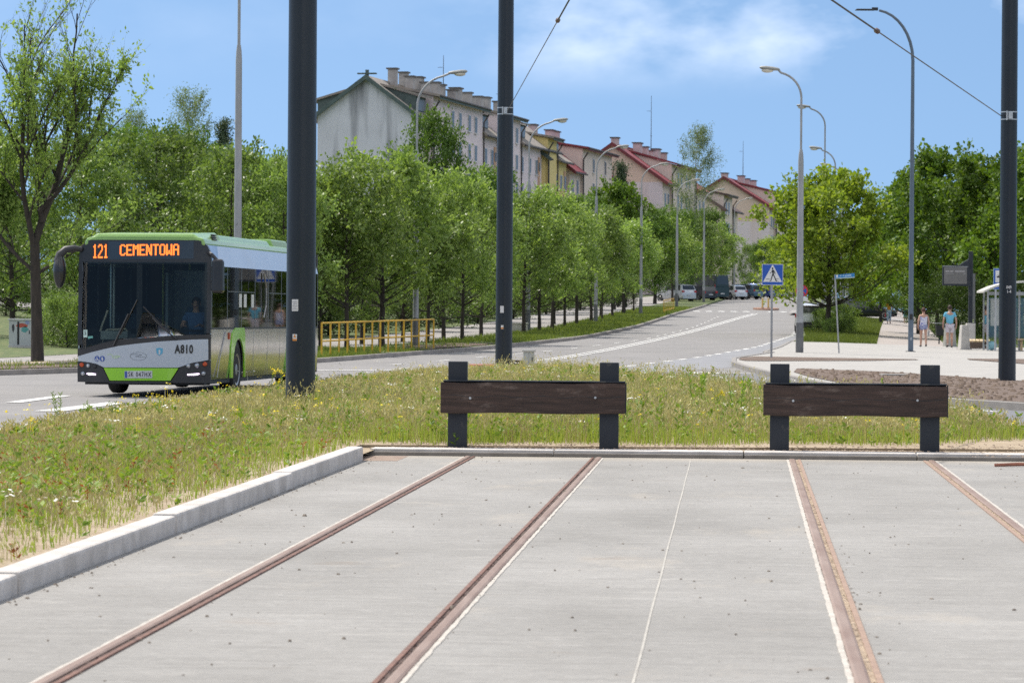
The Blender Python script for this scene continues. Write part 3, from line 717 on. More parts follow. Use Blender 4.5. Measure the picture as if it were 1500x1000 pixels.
br = [(1.275, .69)] + [(u, z - .006) for u, z in wl[::-1][1:3]] + [Z(724, 771), Z(681, 842), (.6, .265), (1.275, .265)]
front([bl], .0, BG['trim'], 'bumper', thick=.07); front([br], .0, BG['trim'], 'bumper', thick=.07)
front([[Z(346, 842), Z(684, 840), Z(684, 852), Z(346, 852)]], 0, BG['trim'], 'bumper_lip', thick=.07)
front([[(1.24, .70), (1.275, .70), (1.275, 1.12), (1.24, 1.12)]], 0, BG['trim'], 'bumper_edge', thick=.06)
k = MB(); k.box((0, .5, .27), (2.3, .5, .1)); k.build('underrun', BG['trim'], bus)
def fdisc(xz, yz, r, mat, name, off=.02, par=bus, n=16, sy=1):
    u, z = Z(xz, yz); k = MB(); y = fy(u, z) - off
    k.lathe([(r, .05), (r, 0), (r * .8, -.012), (r * .3, -.016)], n, (u, y, z), 'y')
    return k.build(name, mat, par, smooth=True)
for xz, yz, r, mname in ((195, 757, .042, 'orange'), (231, 761, .04, 'lamp'), (268, 766, .036, 'trim'), (201, 803, .042, 'lamp'),
                         (772, 758, .042, 'lamp'), (816, 755, .045, 'lamp'), (857, 748, .042, 'orange'), (850, 797, .042, 'lamp')):
    h = fdisc(xz, yz, r, BG[mname], 'indicator' if mname == 'orange' else 'headlight')
    if mname == 'lamp': fdisc(xz, yz, r * .5, BG['chrome'], 'reflector', .026, h)
drl = emis('daylight_led', (.9, .72, .95), 2.2)
front([[Z(220, 803), Z(236, 799), Z(274, 803), Z(274, 811), Z(236, 811)]], .012, drl, 'running_light', thick=.03)
front([[Z(766, 801), Z(826, 796), Z(830, 801), Z(810, 807), Z(768, 808)]], .012, drl, 'running_light', thick=.03)
# lettering and emblems on the nose
def fput(me, xz, yz, mat, name, off=.012, par=bus):
    u, z = Z(xz, yz)
    for v in me.vertices:
        x, y, w = v.co; uu = u + x; zz = z + y
        v.co = (uu, fy(uu, zz) - off - w, zz)
    return link(name, me, mat, par)
fput(textmesh('A810', .155, .003, .66, sp=1.12, bold=.007), 749, 672, BG['black_letter'], 'fleet_number')
pl = front([[Z(434, 787), Z(583, 785), Z(583, 823), Z(434, 825)]], .016, BG['plate'], 'number_plate', thick=.012)
front([[Z(436, 789), Z(449, 789), Z(449, 822), Z(436, 823)]], .019, BG['blue'], 'plate_band', par=pl, thick=.004)
fput(textmesh('SK 047HX', .092, .002, .66, sp=1.25), 516, 805, BG['black_letter'], 'plate_number', .0205, pl)
k = textmesh('-', .01, .001)
sh = [Z(603, 666), Z(622, 664), Z(639, 667), Z(637, 692), Z(621, 705), Z(606, 693)]
s_ = front([sh], .010, M('shield_blue', (.10, .36, .55), (.09, .33, .5), rough=.4), 'coat_of_arms', thick=.004)
front([[Z(618, 674), Z(624, 674), Z(626, 684), Z(624, 698), Z(618, 698), Z(616, 684)]], .013, BG['plate'], 'shield_figure', par=s_, thick=.003)
def ring(cx, cy, rx, ry, w):
    n = 40; o, i = [], []
    k = MB(); vs, fs = [], []
    for q in range(n):
        t = 2 * math.pi * q / n
        for f in (1, 1 - w):
            u, z = Z(cx + rx * f * math.cos(t), cy + ry * f * math.sin(t)); vs.append((u, fy(u, z) - .0105, z))
    for q in range(n):
        a, b_ = 2 * q, 2 * ((q + 1) % n); fs.append((a, b_, b_ + 1, a + 1))
    k.add(vs, fs); return k
k = ring(508, 709, 45, 22, .055)
pts = [(470, 700), (500, 697), (528, 702), (512, 706), (492, 709), (520, 714), (546, 712)]
for i in range(len(pts) - 1):
    (x0, y0), (x1, y1) = pts[i], pts[i + 1]
    vs = [Z(x0, y0 - 1), Z(x1, y1 - 1), Z(x1, y1 + 1), Z(x0, y0 + 1)]
    k.add([(u, fy(u, z) - .0104, z) for u, z in vs], [(0, 1, 2, 3)])
k.build('oval_emblem', M('emblem_grey', (.22, .24, .27), rough=.4), bus)
for cx in (281, 311):
    u, z = Z(cx, 724); d = front([[Z(cx + 14 * math.cos(t), 724 + 15 * math.sin(t)) for t in np.linspace(0, 2 * math.pi, 20)[:-1]]], .010, BG['blue'], 'round_sticker', thick=.003)
    if cx == 281:
        g_ = [[Z(279, 714), Z(283, 714), Z(283, 722), Z(288, 726), Z(291, 733), Z(287, 734), Z(283, 728), Z(279, 727)], [Z(272, 725), Z(275, 724), Z(277, 731), Z(284, 733), Z(282, 736), Z(274, 734)]]
    else: g_ = [[Z(308, 714), Z(313, 715), Z(316, 726), Z(314, 734), Z(309, 735), Z(306, 725)]]
    front(g_, .013, BG['plate'], 'sticker_symbol', par=d, thick=.002)
fa = M('faded_logo_green', (.42, .60, .30), (.5, .62, .42), scale=30, rough=.5)
k = MB()
ar = [Z(352 + 20 * math.cos(t) , 712 + 14 * math.sin(t)) for t in np.linspace(-2.4, .6, 9)]; ar2 = [Z(352 + 16 * math.cos(t), 712 + 11 * math.sin(t)) for t in np.linspace(-2.4, .6, 9)]
for i in range(8): k.add([(u, fy(u, z) - .0104, z) for u, z in (ar[i], ar[i + 1], ar2[i + 1], ar2[i])], [(0, 1, 2, 3)])
for j, (a, e) in enumerate(((376, 408), (380, 412), (376, 398))):
    vs = [Z(a, 706 + 6 * j), Z(e, 706 + 6 * j), Z(e, 709 + 6 * j), Z(a, 709 + 6 * j)]; k.add([(u, fy(u, z) - .0104, z) for u, z in vs], [(0, 1, 2, 3)])
k.build('faded_logo', fa, bus)
st5 = front([[Z(203, 573), Z(225, 572), Z(226, 611), Z(204, 613)]], .009, M('sticker_mint', (.55, .72, .68), rough=.5), 'door_sticker', thick=.003)
fput(textmesh('5', .075, .001, .9), 214, 590, BG['black_letter'], 'sticker_digit', .0125, st5)
front([[Z(228, 607), Z(256, 604), Z(258, 614), Z(230, 620)]], .009, M('sticker_teal', (.15, .40, .36), rough=.5), 'door_sticker', thick=.003)
# destination display: amber letters as strokes of lit cells
pn = front([[Z(238, 106), Z(792, 102), Z(792, 194), Z(238, 203)]], .004, BG['panel'], 'destination_display', thick=.02)
front([[Z(240, 107), Z(334, 106), Z(334, 200), Z(240, 202)]], .006, BG['black'], 'route_panel', par=pn, thick=.004)
GL = {'1': ["..#..", ".##..", "..#..", "..#..", "..#..", "..#..", "..#..", "..#..", ".###."],
      '2': [".###.", "#...#", "....#", "....#", "...#.", "..#..", ".#...", "#....", "#####"],
      'C': [".###.", "#...#", "#....", "#....", "#....", "#....", "#....", "#...#", ".###."],
      'E': ["#####", "#....", "#....", "#....", "####.", "#....", "#....", "#....", "#####"],
      'M': ["#...#", "##.##", "#.#.#", "#.#.#", "#...#", "#...#", "#...#", "#...#", "#...#"],
      'N': ["#...#", "##..#", "##..#", "#.#.#", "#.#.#", "#.#.#", "#..##", "#..##", "#...#"],
      'T': ["#####", "..#..", "..#..", "..#..", "..#..", "..#..", "..#..", "..#..", "..#.."],
      'O': [".###.", "#...#", "#...#", "#...#", "#...#", "#...#", "#...#", "#...#", ".###."],
      'W': ["#...#", "#...#", "#...#", "#...#", "#...#", "#.#.#", "#.#.#", "##.##", "#...#"],
      'A': [".###.", "#...#", "#...#", "#...#", "#####", "#...#", "#...#", "#...#", "#...#"]}
def led(txt, x0, x1, y0, y1, lean=0, name='lit_letter', w=1.35):
    n = len(txt); pitch = (x1 - x0) / (n * 6 - 1); ph = (y1 - y0) / 9.0
    for i, ch in enumerate(txt):
        k = MB()
        for r_, row in enumerate(GL[ch]):
            for c_, q in enumerate(row):
                if q != '#': continue
                cx = x0 + (i * 6 + c_ + .5) * pitch; cy = y0 + (r_ + .5) * ph + lean * (cx - x0)
                u, z = Z(cx, cy); hw = pitch / 560 * w; hh = ph / 560 * 1.12
                k.box((u, fy(u, z) - .017, z), (hw * 2, .008, hh * 2))
        k.build(name, BG['led'], pn)
led('121', 250, 336, 122, 194, -.01, w=1.25); led('CEMENTOWA', 402, 716, 122, 180, -.012)
# wipers
def fp(xz, yz, off): u, z = Z(xz, yz); return (u, fy(u, z) - off, z)
for pv, el, tip, b0 in (((372, 655), (420, 560), (492, 412), (500, 440)), ((712, 618), (640, 560), (525, 448), (540, 470))):
    w = MB(); w.tube([fp(*pv, .02), fp(*el, .05), fp((tip[0] + el[0]) / 2, (tip[1] + el[1]) / 2, .055)], .016, 6)
    wi = w.build('wiper', BG['black'], bus)
    w = MB(); dx, dz_ = tip[0] - el[0], tip[1] - el[1]
    w.tube([fp(el[0] - .25 * dx + 8, el[1] - .25 * dz_, .03), fp(tip[0] + 8, tip[1], .03)], .012, 6); w.build('wiper_blade', BG['black'], wi)
# mirrors
k = MB(); k.tube([fp(185, 148, .0), fp(150, 142, .12), fp(110, 150, .22), fp(80, 178, .28), fp(72, 215, .30)], [.05, .06, .07, .08, .085], 12)
mi = k.build('mirror_arm', BG['trim'], bus, smooth=True)
u, z = Z(80, 262); k = MB(); k.ball((u, fy(u, z) - .27, z), .22, 14, 10, (.56, .62, 1.5)); k.build('mirror', BG['black'], mi, smooth=True)
k = MB(); u, z = Z(915, 285); k.box((u + .04, .10, z), (.23, .20, .64), tap=.92); m2 = k.build('mirror', BG['black'], bus, bevel=.05)
k = MB(); k.tube([(1.2, .22, 2.72), (1.3, .10, 2.68), (1.4, .08, 2.58)], .035, 8); k.build('mirror_bracket', BG['trim'], m2)
# interior
k = MB()
k.box((.35, .62, 1.02), (1.55, .45, .32)); k.box((.62, .85, 1.12), (.8, .12, .1)); k.build('dashboard', BG['int'], bus)
k = MB(); k.lathe([(.21, 0), (.235, .01), (.235, .03), (.21, .04)], 20, (.72, .98, 1.22), 'z'); k.build('steering_wheel', BG['trim'], bus)
k = MB(); k.box((.15, 1.95, 1.5), (.05, 1.0, 1.7)); k.box((.72, 2.05, 1.55), (1.1, .04, 1.7)); k.build('cab_partition', M('partition', (.14, .19, .22), (.10, .14, .16), rough=.3), bus)
seat = M('seat_fabric', (.05, .09, .16), (.07, .13, .2), scale=20, rough=.9)
for y in (3.6, 4.4, 5.2, 6.0, 6.8, 7.8, 8.8, 9.8):
    for x in (-.82, .82):
        k = MB(); k.box((x, y, .86), (.78, .42, .1)); k.box((x, y + .22, 1.2), (.78, .08, .7)); k.build('passenger_seat', seat, bus, bevel=.03)
pole = M('grab_pole', (.55, .60, .12), (.5, .55, .1), rough=.4)
for x, y in ((-.45, 1.6), (.35, 2.6), (-.35, 3.4), (.4, 4.6), (-.4, 6.2), (-.9, 1.25)):
    k = MB(); k.tube([(x, y, .36), (x, y, 2.85)], .02, 8); k.build('grab_pole', pole if y > 1.3 else BG['chrome'], bus)
k = MB(); k.tube([(-.88, .55, 1.0), (-.86, .55, 1.2), (-.8, .56, 1.25), (-.45, .58, 1.27), (-.40, .58, 1.2)], .02, 8); k.tube([(-.95, .6, 1.22), (-.83, .7, 1.62)], .02, 8); k.build('door_handrail', M('rail_beige', (.55, .52, .42), rough=.4), bus)
k = MB(); k.box((-.62, .5, 1.15), (.52, .3, .16)); k.box((-.72, .75, 1.9), (.035, .05, 1.3)); k.build('ticket_machine', M('machine_grey', (.30, .36, .36), (.25, .3, .3), rough=.5), bus)
# ---------------------------------------------------------------- apartment buildings up the hill
def streaky(name, c, stain, amt=.8, lower=None, zsplit=0):
    m, nt, b = _nt(name); L = nt.links.new
    tc = node(nt, 'ShaderNodeTexCoord')
    def nz(sc, st, d=4):
        mp = node(nt, 'ShaderNodeMapping'); mp.inputs['Scale'].default_value = st; L(tc.outputs['Object'], mp.inputs[0])
        n = node(nt, 'ShaderNodeTexNoise'); n.inputs['Scale'].default_value = sc; n.inputs['Detail'].default_value = d; L(mp.outputs[0], n.inputs['Vector']); return n.outputs['Fac']
    r = node(nt, 'ShaderNodeValToRGB'); r.color_ramp.elements[0].position = .52; r.color_ramp.elements[1].position = .72
    r.color_ramp.elements[1].color = (amt, amt, amt, 1); r.color_ramp.elements[0].color = (0, 0, 0, 1)
    L(nz(1, (.62, .62, .07), 6), r.inputs[0])
    r0 = node(nt, 'ShaderNodeValToRGB'); r0.color_ramp.elements[0].position = .3; r0.color_ramp.elements[1].position = .7
    r0.color_ramp.elements[0].color = (*[v * .9 for v in c], 1); r0.color_ramp.elements[1].color = (*c, 1); L(nz(.5, (1, 1, 1)), r0.inputs[0])
    base = r0.outputs[0]
    if lower:
        sp = node(nt, 'ShaderNodeSeparateXYZ'); L(tc.outputs['Object'], sp.inputs[0])
        gt = node(nt, 'ShaderNodeMath', operation='LESS_THAN'); gt.inputs[1].default_value = zsplit; L(sp.outputs['Z'], gt.inputs[0])
        mz = node(nt, 'ShaderNodeMix', data_type='RGBA'); L(gt.outputs[0], mz.inputs['Factor']); L(base, mz.inputs['A']); mz.inputs['B'].default_value = (*lower, 1); base = mz.outputs['Result']
    mx = node(nt, 'ShaderNodeMix', data_type='RGBA'); L(r.outputs[0], mx.inputs['Factor']); L(base, mx.inputs['A']); mx.inputs['B'].default_value = (*stain, 1)
    L(mx.outputs['Result'], b.inputs['Base Color']); b.inputs['Roughness'].default_value = .9
    return m
HB = {}
HB['lilac'] = streaky('render_lilac', (.78, .66, .68), (.64, .52, .53), .4)
HB['gable'] = streaky('gable_white', (.62, .61, .66), (.15, .15, .165), .9)
HB['yellow'] = streaky('render_yellow', (.70, .56, .24), (.5, .4, .2), .4)
HB['cream'] = streaky('render_cream', (.71, .59, .52), (.59, .49, .44), .4)
HB['peach'] = lambda z: streaky('render_peach', (.66, .50, .42), (.56, .43, .37), .4, (.64, .56, .59), z)
HB['groof'] = M('roof_grey', (.30, .26, .225), (.20, .18, .165), scale=1.2, rough=.9, speck=(.13, .15, .09), sscale=3, sthr=.62)
HB['gtrim'] = M('roof_trim_green', (.09, .12, .115), (.06, .085, .08), scale=3, rough=.7)
HB['rroof'] = M('roof_red', (.23, .035, .045), (.17, .028, .036), scale=1.4, rough=.65)
HB['rtrim'] = M('roof_trim_red', (.17, .03, .035), (.12, .025, .03), scale=3, rough=.7)
HB['broof'] = M('roof_brown', (.10, .06, .055), (.07, .045, .04), scale=2, rough=.8)
HB['chim'] = M('chimney_render', (.40, .375, .36), (.29, .27, .26), scale=1.2, rough=.9)
HB['chimp'] = M('chimney_pink', (.58, .46, .46), (.45, .36, .36), scale=1.2, rough=.9)
HB['cap'] = M('chimney_cap', (.14, .13, .125), (.09, .085, .08), scale=2, rough=.9)
HB['frame'] = M('window_frame_white', (.66, .64, .64), (.58, .56, .56), scale=2, rough=.6)
HB['pane'] = M('window_pane', (.10, .115, .13), (.15, .16, .17), scale=.8, rough=.3, spec=.35)
HB['pipe'] = M('downpipe', (.06, .05, .05), (.04, .035, .035), scale=2, rough=.6)
HB['stair'] = M('stair_band', (.56, .36, .24), (.48, .30, .21), scale=1, rough=.9)
HB['trimb'] = M('trim_brown', (.14, .09, .08), (.10, .07, .06), scale=2, rough=.7)

def block(name, label, ox, oy, phi, L_, W_, eave, ridge, zb, wall, gab, roof, trim, talls, tall_eave, chim, chimm, rows, storey=2.85, lowwin=(), gable_win=False):
    """zb: ground level; eave, ridge, tall_eave: world heights; local x along the block, y to the back"""
    B = thing(name, label, 'apartment building', (ox, oy, zb), math.pi / 2 - phi, 'apartment buildings up the hill')
    e, r_, te = eave - zb, ridge - zb, tall_eave - zb
    k = MB(); k.prism([(0, -3), (0, e), (W_ / 2, r_), (W_, e), (W_, -3)], .05, L_, lambda p, q, h: (h, p, q)); k.build('wall', wall, B)
    k = MB(); k.prism([(-.02, -3), (-.02, e), (W_ / 2, r_ + .02), (W_ + .02, e), (W_ + .02, -3)], 0, .049, lambda p, q, h: (h, p, q)); k.build('gable_wall', gab, B)
    sl = (r_ - e) / (W_ / 2); ov = .75
    for sgn in (0, 1):
        f = (lambda p: p) if sgn == 0 else (lambda p: W_ - p)
        segs = [(-.35, L_ + .3)]
        if sgn == 0:
            segs = []; c0 = -.35
            for t in talls:
                if t[0] - .02 > c0: segs.append((c0, t[0] - .02))
                c0 = t[1] + .02
            if c0 < L_: segs.append((c0, L_ + .3))
        for n_, (q0, q1) in enumerate(segs):
            k = MB(); k.prism([(-ov, e - ov * sl + .02), (W_ / 2, r_ + .02), (W_ / 2, r_ + .28), (-ov, e - ov * sl + .28)], q0, q1, lambda p, q, h: (h, f(p), q)); ro = k.build('roof', roof, B)
            if n_ == 0:
                k = MB(); k.prism([(-ov - .03, e - ov * sl - .12), (W_ / 2, r_ - .12), (W_ / 2, r_ + .32), (-ov - .03, e - ov * sl + .32)], -.55, -.352, lambda p, q, h: (h, f(p), q)); k.build('verge_board', trim, ro)
            k = MB(); k.tube([(q0, f(-ov - .08), e - ov * sl + .08), (q1, f(-ov - .08), e - ov * sl + .08)], .10, 6); k.build('gutter', HB['pipe'], ro)
    def window(x, z, w, h, y=0.0, m=HB['frame']):
        k = MB(); k.box((x, y - .03, z), (w + .16, .10, h + .16)); f = k.build('window', m, B)
        k = MB(); k.box((x - w * .26, y - .095, z), (w * .44, .03, h)); k.box((x + w * .26, y - .095, z), (w * .44, .03, h)); k.build('pane', HB['pane'], f)
        k = MB(); k.box((x, y - .10, z - h / 2 - .14), (w + .3, .22, .07)); k.build('sill', m, f)
    sl2 = (r_ - .35 - te) / (W_ / 2 + .25)
    for (a0, a1, xs, wm) in talls:
        k = MB(); k.prism([(-.25, -3), (-.25, te), (W_ / 2, r_ - .35), (W_ / 2, -3)], a0, a1, lambda p, q, h: (h, p, q)); k.build('wall', wm or wall, B)
        k = MB(); k.prism([(-1.0, te - .75 * sl2 + .03), (W_ / 2 - .05, r_ - .33 + .04), (W_ / 2 - .05, r_ - .05), (-1.0, te - .75 * sl2 + .26)], a0 - .35, a1 + .35, lambda p, q, h: (h, p, q)); ro = k.build('roof', roof, B)
        k = MB(); k.tube([(a0 - .35, -1.07, te - .75 * sl2 + .12), (a1 + .35, -1.07, te - .75 * sl2 + .12)], .10, 6); k.build('gutter', HB['pipe'], ro)
        k = MB(); k.box(((a0 + a1) / 2, -.99, te - .75 * sl2 - .02), (a1 - a0 + .7, .05, .28)); k.build('fascia', trim, ro)
        k = MB(); k.tube([(a1 + .2, -.9, te - .5), (a1 + .1, -.38, te - 1.3), (a1 + .1, -.38, -1)], .09, 6); k.build('downpipe', HB['pipe'], B)
        k = MB(); k.tube([(a0 - .2, -.9, te - .5), (a0 - .1, -.38, te - 1.3), (a0 - .1, -.38, -1)], .09, 6); k.build('downpipe', HB['pipe'], B)
        for x in xs:
            for j in range(rows): window(x, te - 1.75 - storey * j, 1.0, 1.5, -.25)
    for (a0, a1, xs, dorm) in lowwin:
        for x in xs:
            for j in range(rows - 1): window(x, te - 1.75 - storey * (j + 1), 1.0, 1.5)
        if dorm:
            d0, d1 = dorm; y0 = .25; zl = e + y0 * sl
            k = MB(); k.prism([(.3, zl + .15), (.3, zl + 1.75), (3.4, zl + 2.6), (3.4, zl + .1)], d0, d1, lambda p, q, h: (h, p, q)); do = k.build('dormer', trim, B)
            k = MB(); k.prism([(-.25, zl + 1.66), (3.7, zl + 2.72), (3.7, zl + 2.92), (-.25, zl + 1.86)], d0 - .25, d1 + .25, lambda p, q, h: (h, p, q)); k.build('dormer_roof', roof, do)
            k = MB(); k.box(((d0 + d1) / 2, .27, zl + .95), (d1 - d0 - .3, .06, 1.1)); k.build('dormer_window', HB['pane'], do)
            k = MB(); k.box((a1 - 1.1, -.03, e / 2 - 1), (.9, .12, e - .5)); k.build('stair_band', HB['stair'], B)
            for j in range(4):
                k = MB(); k.box((a1 - 1.1, -.11, e - 2.3 - storey * j), (.75, .06, .9)); k.build('stair_window', HB['pane'], B)
    for (x, y, w, d, h) in [(x, y, w * .85, d, h * .82) for x, y, w, d, h in chim]:
        zr = r_ - abs(y - W_ / 2) * sl
        k = MB(); k.box((x, y, zr + h / 2 - .4), (w, d, h + .8)); c = k.build('chimney', chimm, B)
        k = MB(); k.box((x, y, zr + h + .07), (w + .28, d + .28, .14)); k.build('chimney_cap', HB['cap'], c)
    return B
PH = math.atan(.215)
oA = at(608, 300, 320)
def chims(lst, W_=9.5): return [(x, W_ / 2 + dy, w, d, h) for x, dy, w, d, h in lst]
A_ = block('apartment_block', 'long pale lilac apartment block with stained white gable and grey chimneys', oA.x, 320, PH, 66, 9.5, 20.4, 23.9, 3.6,
      HB['lilac'], HB['gable'], HB['groof'], HB['gtrim'],
      [(6.0, 27.5, (14, 17.2, 21.3, 24.2), None), (35.5, 46.0, (38, 41, 44), None)], 22.6,
      chims([(9.2, -.2, 1.0, .8, 2.0), (13.8, -.8, 1.1, .8, 2.0), (15.6, .3, 1.0, .8, 2.2), (20.0, -.9, 1.0, .9, 1.9), (21.2, .3, 1.6, 1.1, 2.1), (26.4, -.3, 1.1, .85, 1.9), (31.0, .2, 1.1, .8, 1.9), (32.4, -.7, 1.1, .9, 1.8), (36.2, -.2, 1.8, 1.0, 1.9), (41.0, -.3, 1.1, .9, 1.8), (45.2, -.5, 1.6, 1.0, 1.8), (50.0, -.2, 1.8, 1.0, 1.8), (56.5, -.4, 2.4, 1.0, 1.9), (61, -.2, 1.4, .9, 1.8)]), HB['chim'], 5,
      lowwin=[(0, 5.5, (), (1.2, 5.2)), (27.5, 35.5, (30, 33), (28.5, 32.5)), (46, 58, (48, 52, 55.5), (47.5, 51))])
k = MB(); k.tube([(.1, 9.5 / 2, 20.2), (.1, 9.5 / 2, 21.1)], .18, 8); k.box((.1, 9.5 / 2, 20.75), (.5, 1.8, .12)); k.build('gable_vent', HB['gtrim'], A_)
k = MB(); k.prism([(9.5 - 2.6, 17.4), (9.5 - 2.6, 19.4), (9.5 + .3, 18.5), (9.5 + .3, 16.8)], 1.0, 4.5, lambda p, q, h: (h, p, q)); dq = k.build('dormer', HB['gtrim'], A_)
k = MB(); k.prism([(9.5 - 3.2, 19.55), (9.5 + .9, 18.35), (9.5 + .9, 18.15), (9.5 - 3.2, 19.35)], .7, 4.8, lambda p, q, h: (h, p, q)); k.build('dormer_roof', HB['groof'], dq)
def on_line(a, off=0): return (oA.x + a * math.sin(PH) + off * math.cos(PH), 320 + a * math.cos(PH) - off * math.sin(PH))
def antenna(B, x, y, z, h):
    k = MB(); k.tube([(x, y, z), (x, y, z + h)], [.06, .025], 6); k.box((x + .1, y, z + h * .35), (.9, .05, .05)); k.box((x, y + .3, z + h * .75), (.05, .6, .04)); k.build('antenna', HB['pipe'], B)
antenna(A_, 30.6, 4.6, 19.8, 5.0); antenna(A_, 58.6, 4.6, 19.8, 3.8)
x, y = on_line(58.5, .4)
block('apartment_block', 'narrow yellow apartment house with grey roof beyond the lilac block', x, y, PH, 12, 9.5, 19.4, 22.6, 4,
      HB['yellow'], HB['yellow'], HB['groof'], HB['gtrim'], [(.3, 5.2, (), None)], 21.4, chims([(3, 0, 2.4, .8, 1.5)]), HB['chimp'], 5,
      lowwin=[(5.2, 12, (6.4, 8.8, 11), (6, 8.8))])
x, y = on_line(71.5, .6)
block('apartment_block', 'cream apartment house with shallow red roof and two pale chimneys', x, y, PH, 27, 9.5, 18.6, 22.3, 4.2,
      HB['cream'], HB['cream'], HB['rroof'], HB['rtrim'], [(6.5, 25.2, (13, 20.5), None)], 21.2,
      chims([(2, 0, 2.2, .8, 1.6), (12, 0, 2.4, .8, 1.5), (15, 0, 2.2, .8, 1.5)]), HB['chimp'], 5, lowwin=[(0, 6.5, (1.6, 4.4), None)])
oD = at(970, 300, 420)
D_ = block('apartment_block', 'peach house with steep red gable facing the camera, row of white chimneys', oD.x, 420, PH, 34, 12.5, 18.5, 22.9, 4.5,
      HB['cream'], HB['peach'](13.8), HB['rroof'], HB['rtrim'], [(5.5, 24, (10, 12.6, 16.5, 19), None)], 20.8,
      [(-.1 + 1.5, 6.2, 1.6, .8, 1.1), (14, 5.6, 2.2, .9, 1.6), (16.8, 5.2, 1.6, .9, 1.5), (20, 5, 1.2, .9, 1.3), (28, 5.6, 2.2, .9, 1.5), (31, 5.2, 1.6, .9, 1.4)], HB['chimp'], 5, lowwin=[(0, 5.5, (1.8, 4), None), (24, 34, (26, 29, 32), None)])
antenna(D_, 24, 5.6, 18, 8.0)
oE = at(1056, 300, 475)
block('apartment_block', 'pale house with dark brown roof half hidden behind the tall birch', oE.x, 475, PH, 16, 10, 17.0, 20.2, 5,
      HB['cream'], HB['cream'], HB['broof'], HB['trimb'], [(1.0, 9, (3, 5.4), None)], 18.8, [(3, 5, 2.4, .8, 2.4)], HB['cap'], 4)
oF = at(1127, 300, 520)
F_ = block('apartment_block', 'farthest peach house with red roof, pale lower gable behind the parked cars', oF.x, 520, PH, 34, 14, 18.6, 23.0, 5.2,
      HB['cream'], HB['peach'](11.2), HB['rroof'], HB['rtrim'], [(5.5, 26, (10, 13, 18, 21), None)], 21.0,
      [(2, 7.2, 1.8, .9, 1.1), (14, 6.4, 2.4, .9, 1.5), (17, 6, 1.6, .9, 1.4), (24, 6, 2.6, .9, 1.4)], HB['chimp'], 5, lowwin=[(0, 5.5, (2, 4.2), None)])
antenna(F_, 20, 7, 18, 6.5)
# ---------------------------------------------------------------- trees
TW = {}
TW['bark'] = M('bark_dark', (.055, .045, .037), (.028, .024, .02), scale=9, rough=.95, bump=.8, bscale=25, stretch=(1, 1, .25))
TW['birch'] = M('bark_birch', (.42, .41, .38), (.10, .09, .085), scale=5, rough=.9, stretch=(1, 1, 3), lo=.5, hi=.62)
TW['street'] = leafmat('leaf_street', (.135, .215, .046), (.30, .40, .118), .44, tint=(1.15, 1.2, .6), rough=.42)
TW['olive'] = leafmat('leaf_olive', (.110, .18, .040), (.24, .33, .092), .40, tint=(1.15, 1.2, .6), rough=.42)
TW['dark'] = leafmat('leaf_dark', (.07, .14, .024), (.145, .24, .046), .34)
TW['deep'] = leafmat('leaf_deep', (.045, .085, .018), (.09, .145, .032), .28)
TW['bright'] = leafmat('leaf_maple_bright', (.17, .265, .028), (.32, .405, .062), .45)
TW['maple'] = leafmat('leaf_maple', (.068, .135, .016), (.15, .235, .034), .36)
TW['birchl'] = leafmat('leaf_birch', (.10, .15, .055), (.19, .24, .11), .35)
TW['spruce'] = leafmat('leaf_spruce', (.06, .09, .05), (.10, .14, .08), .15)

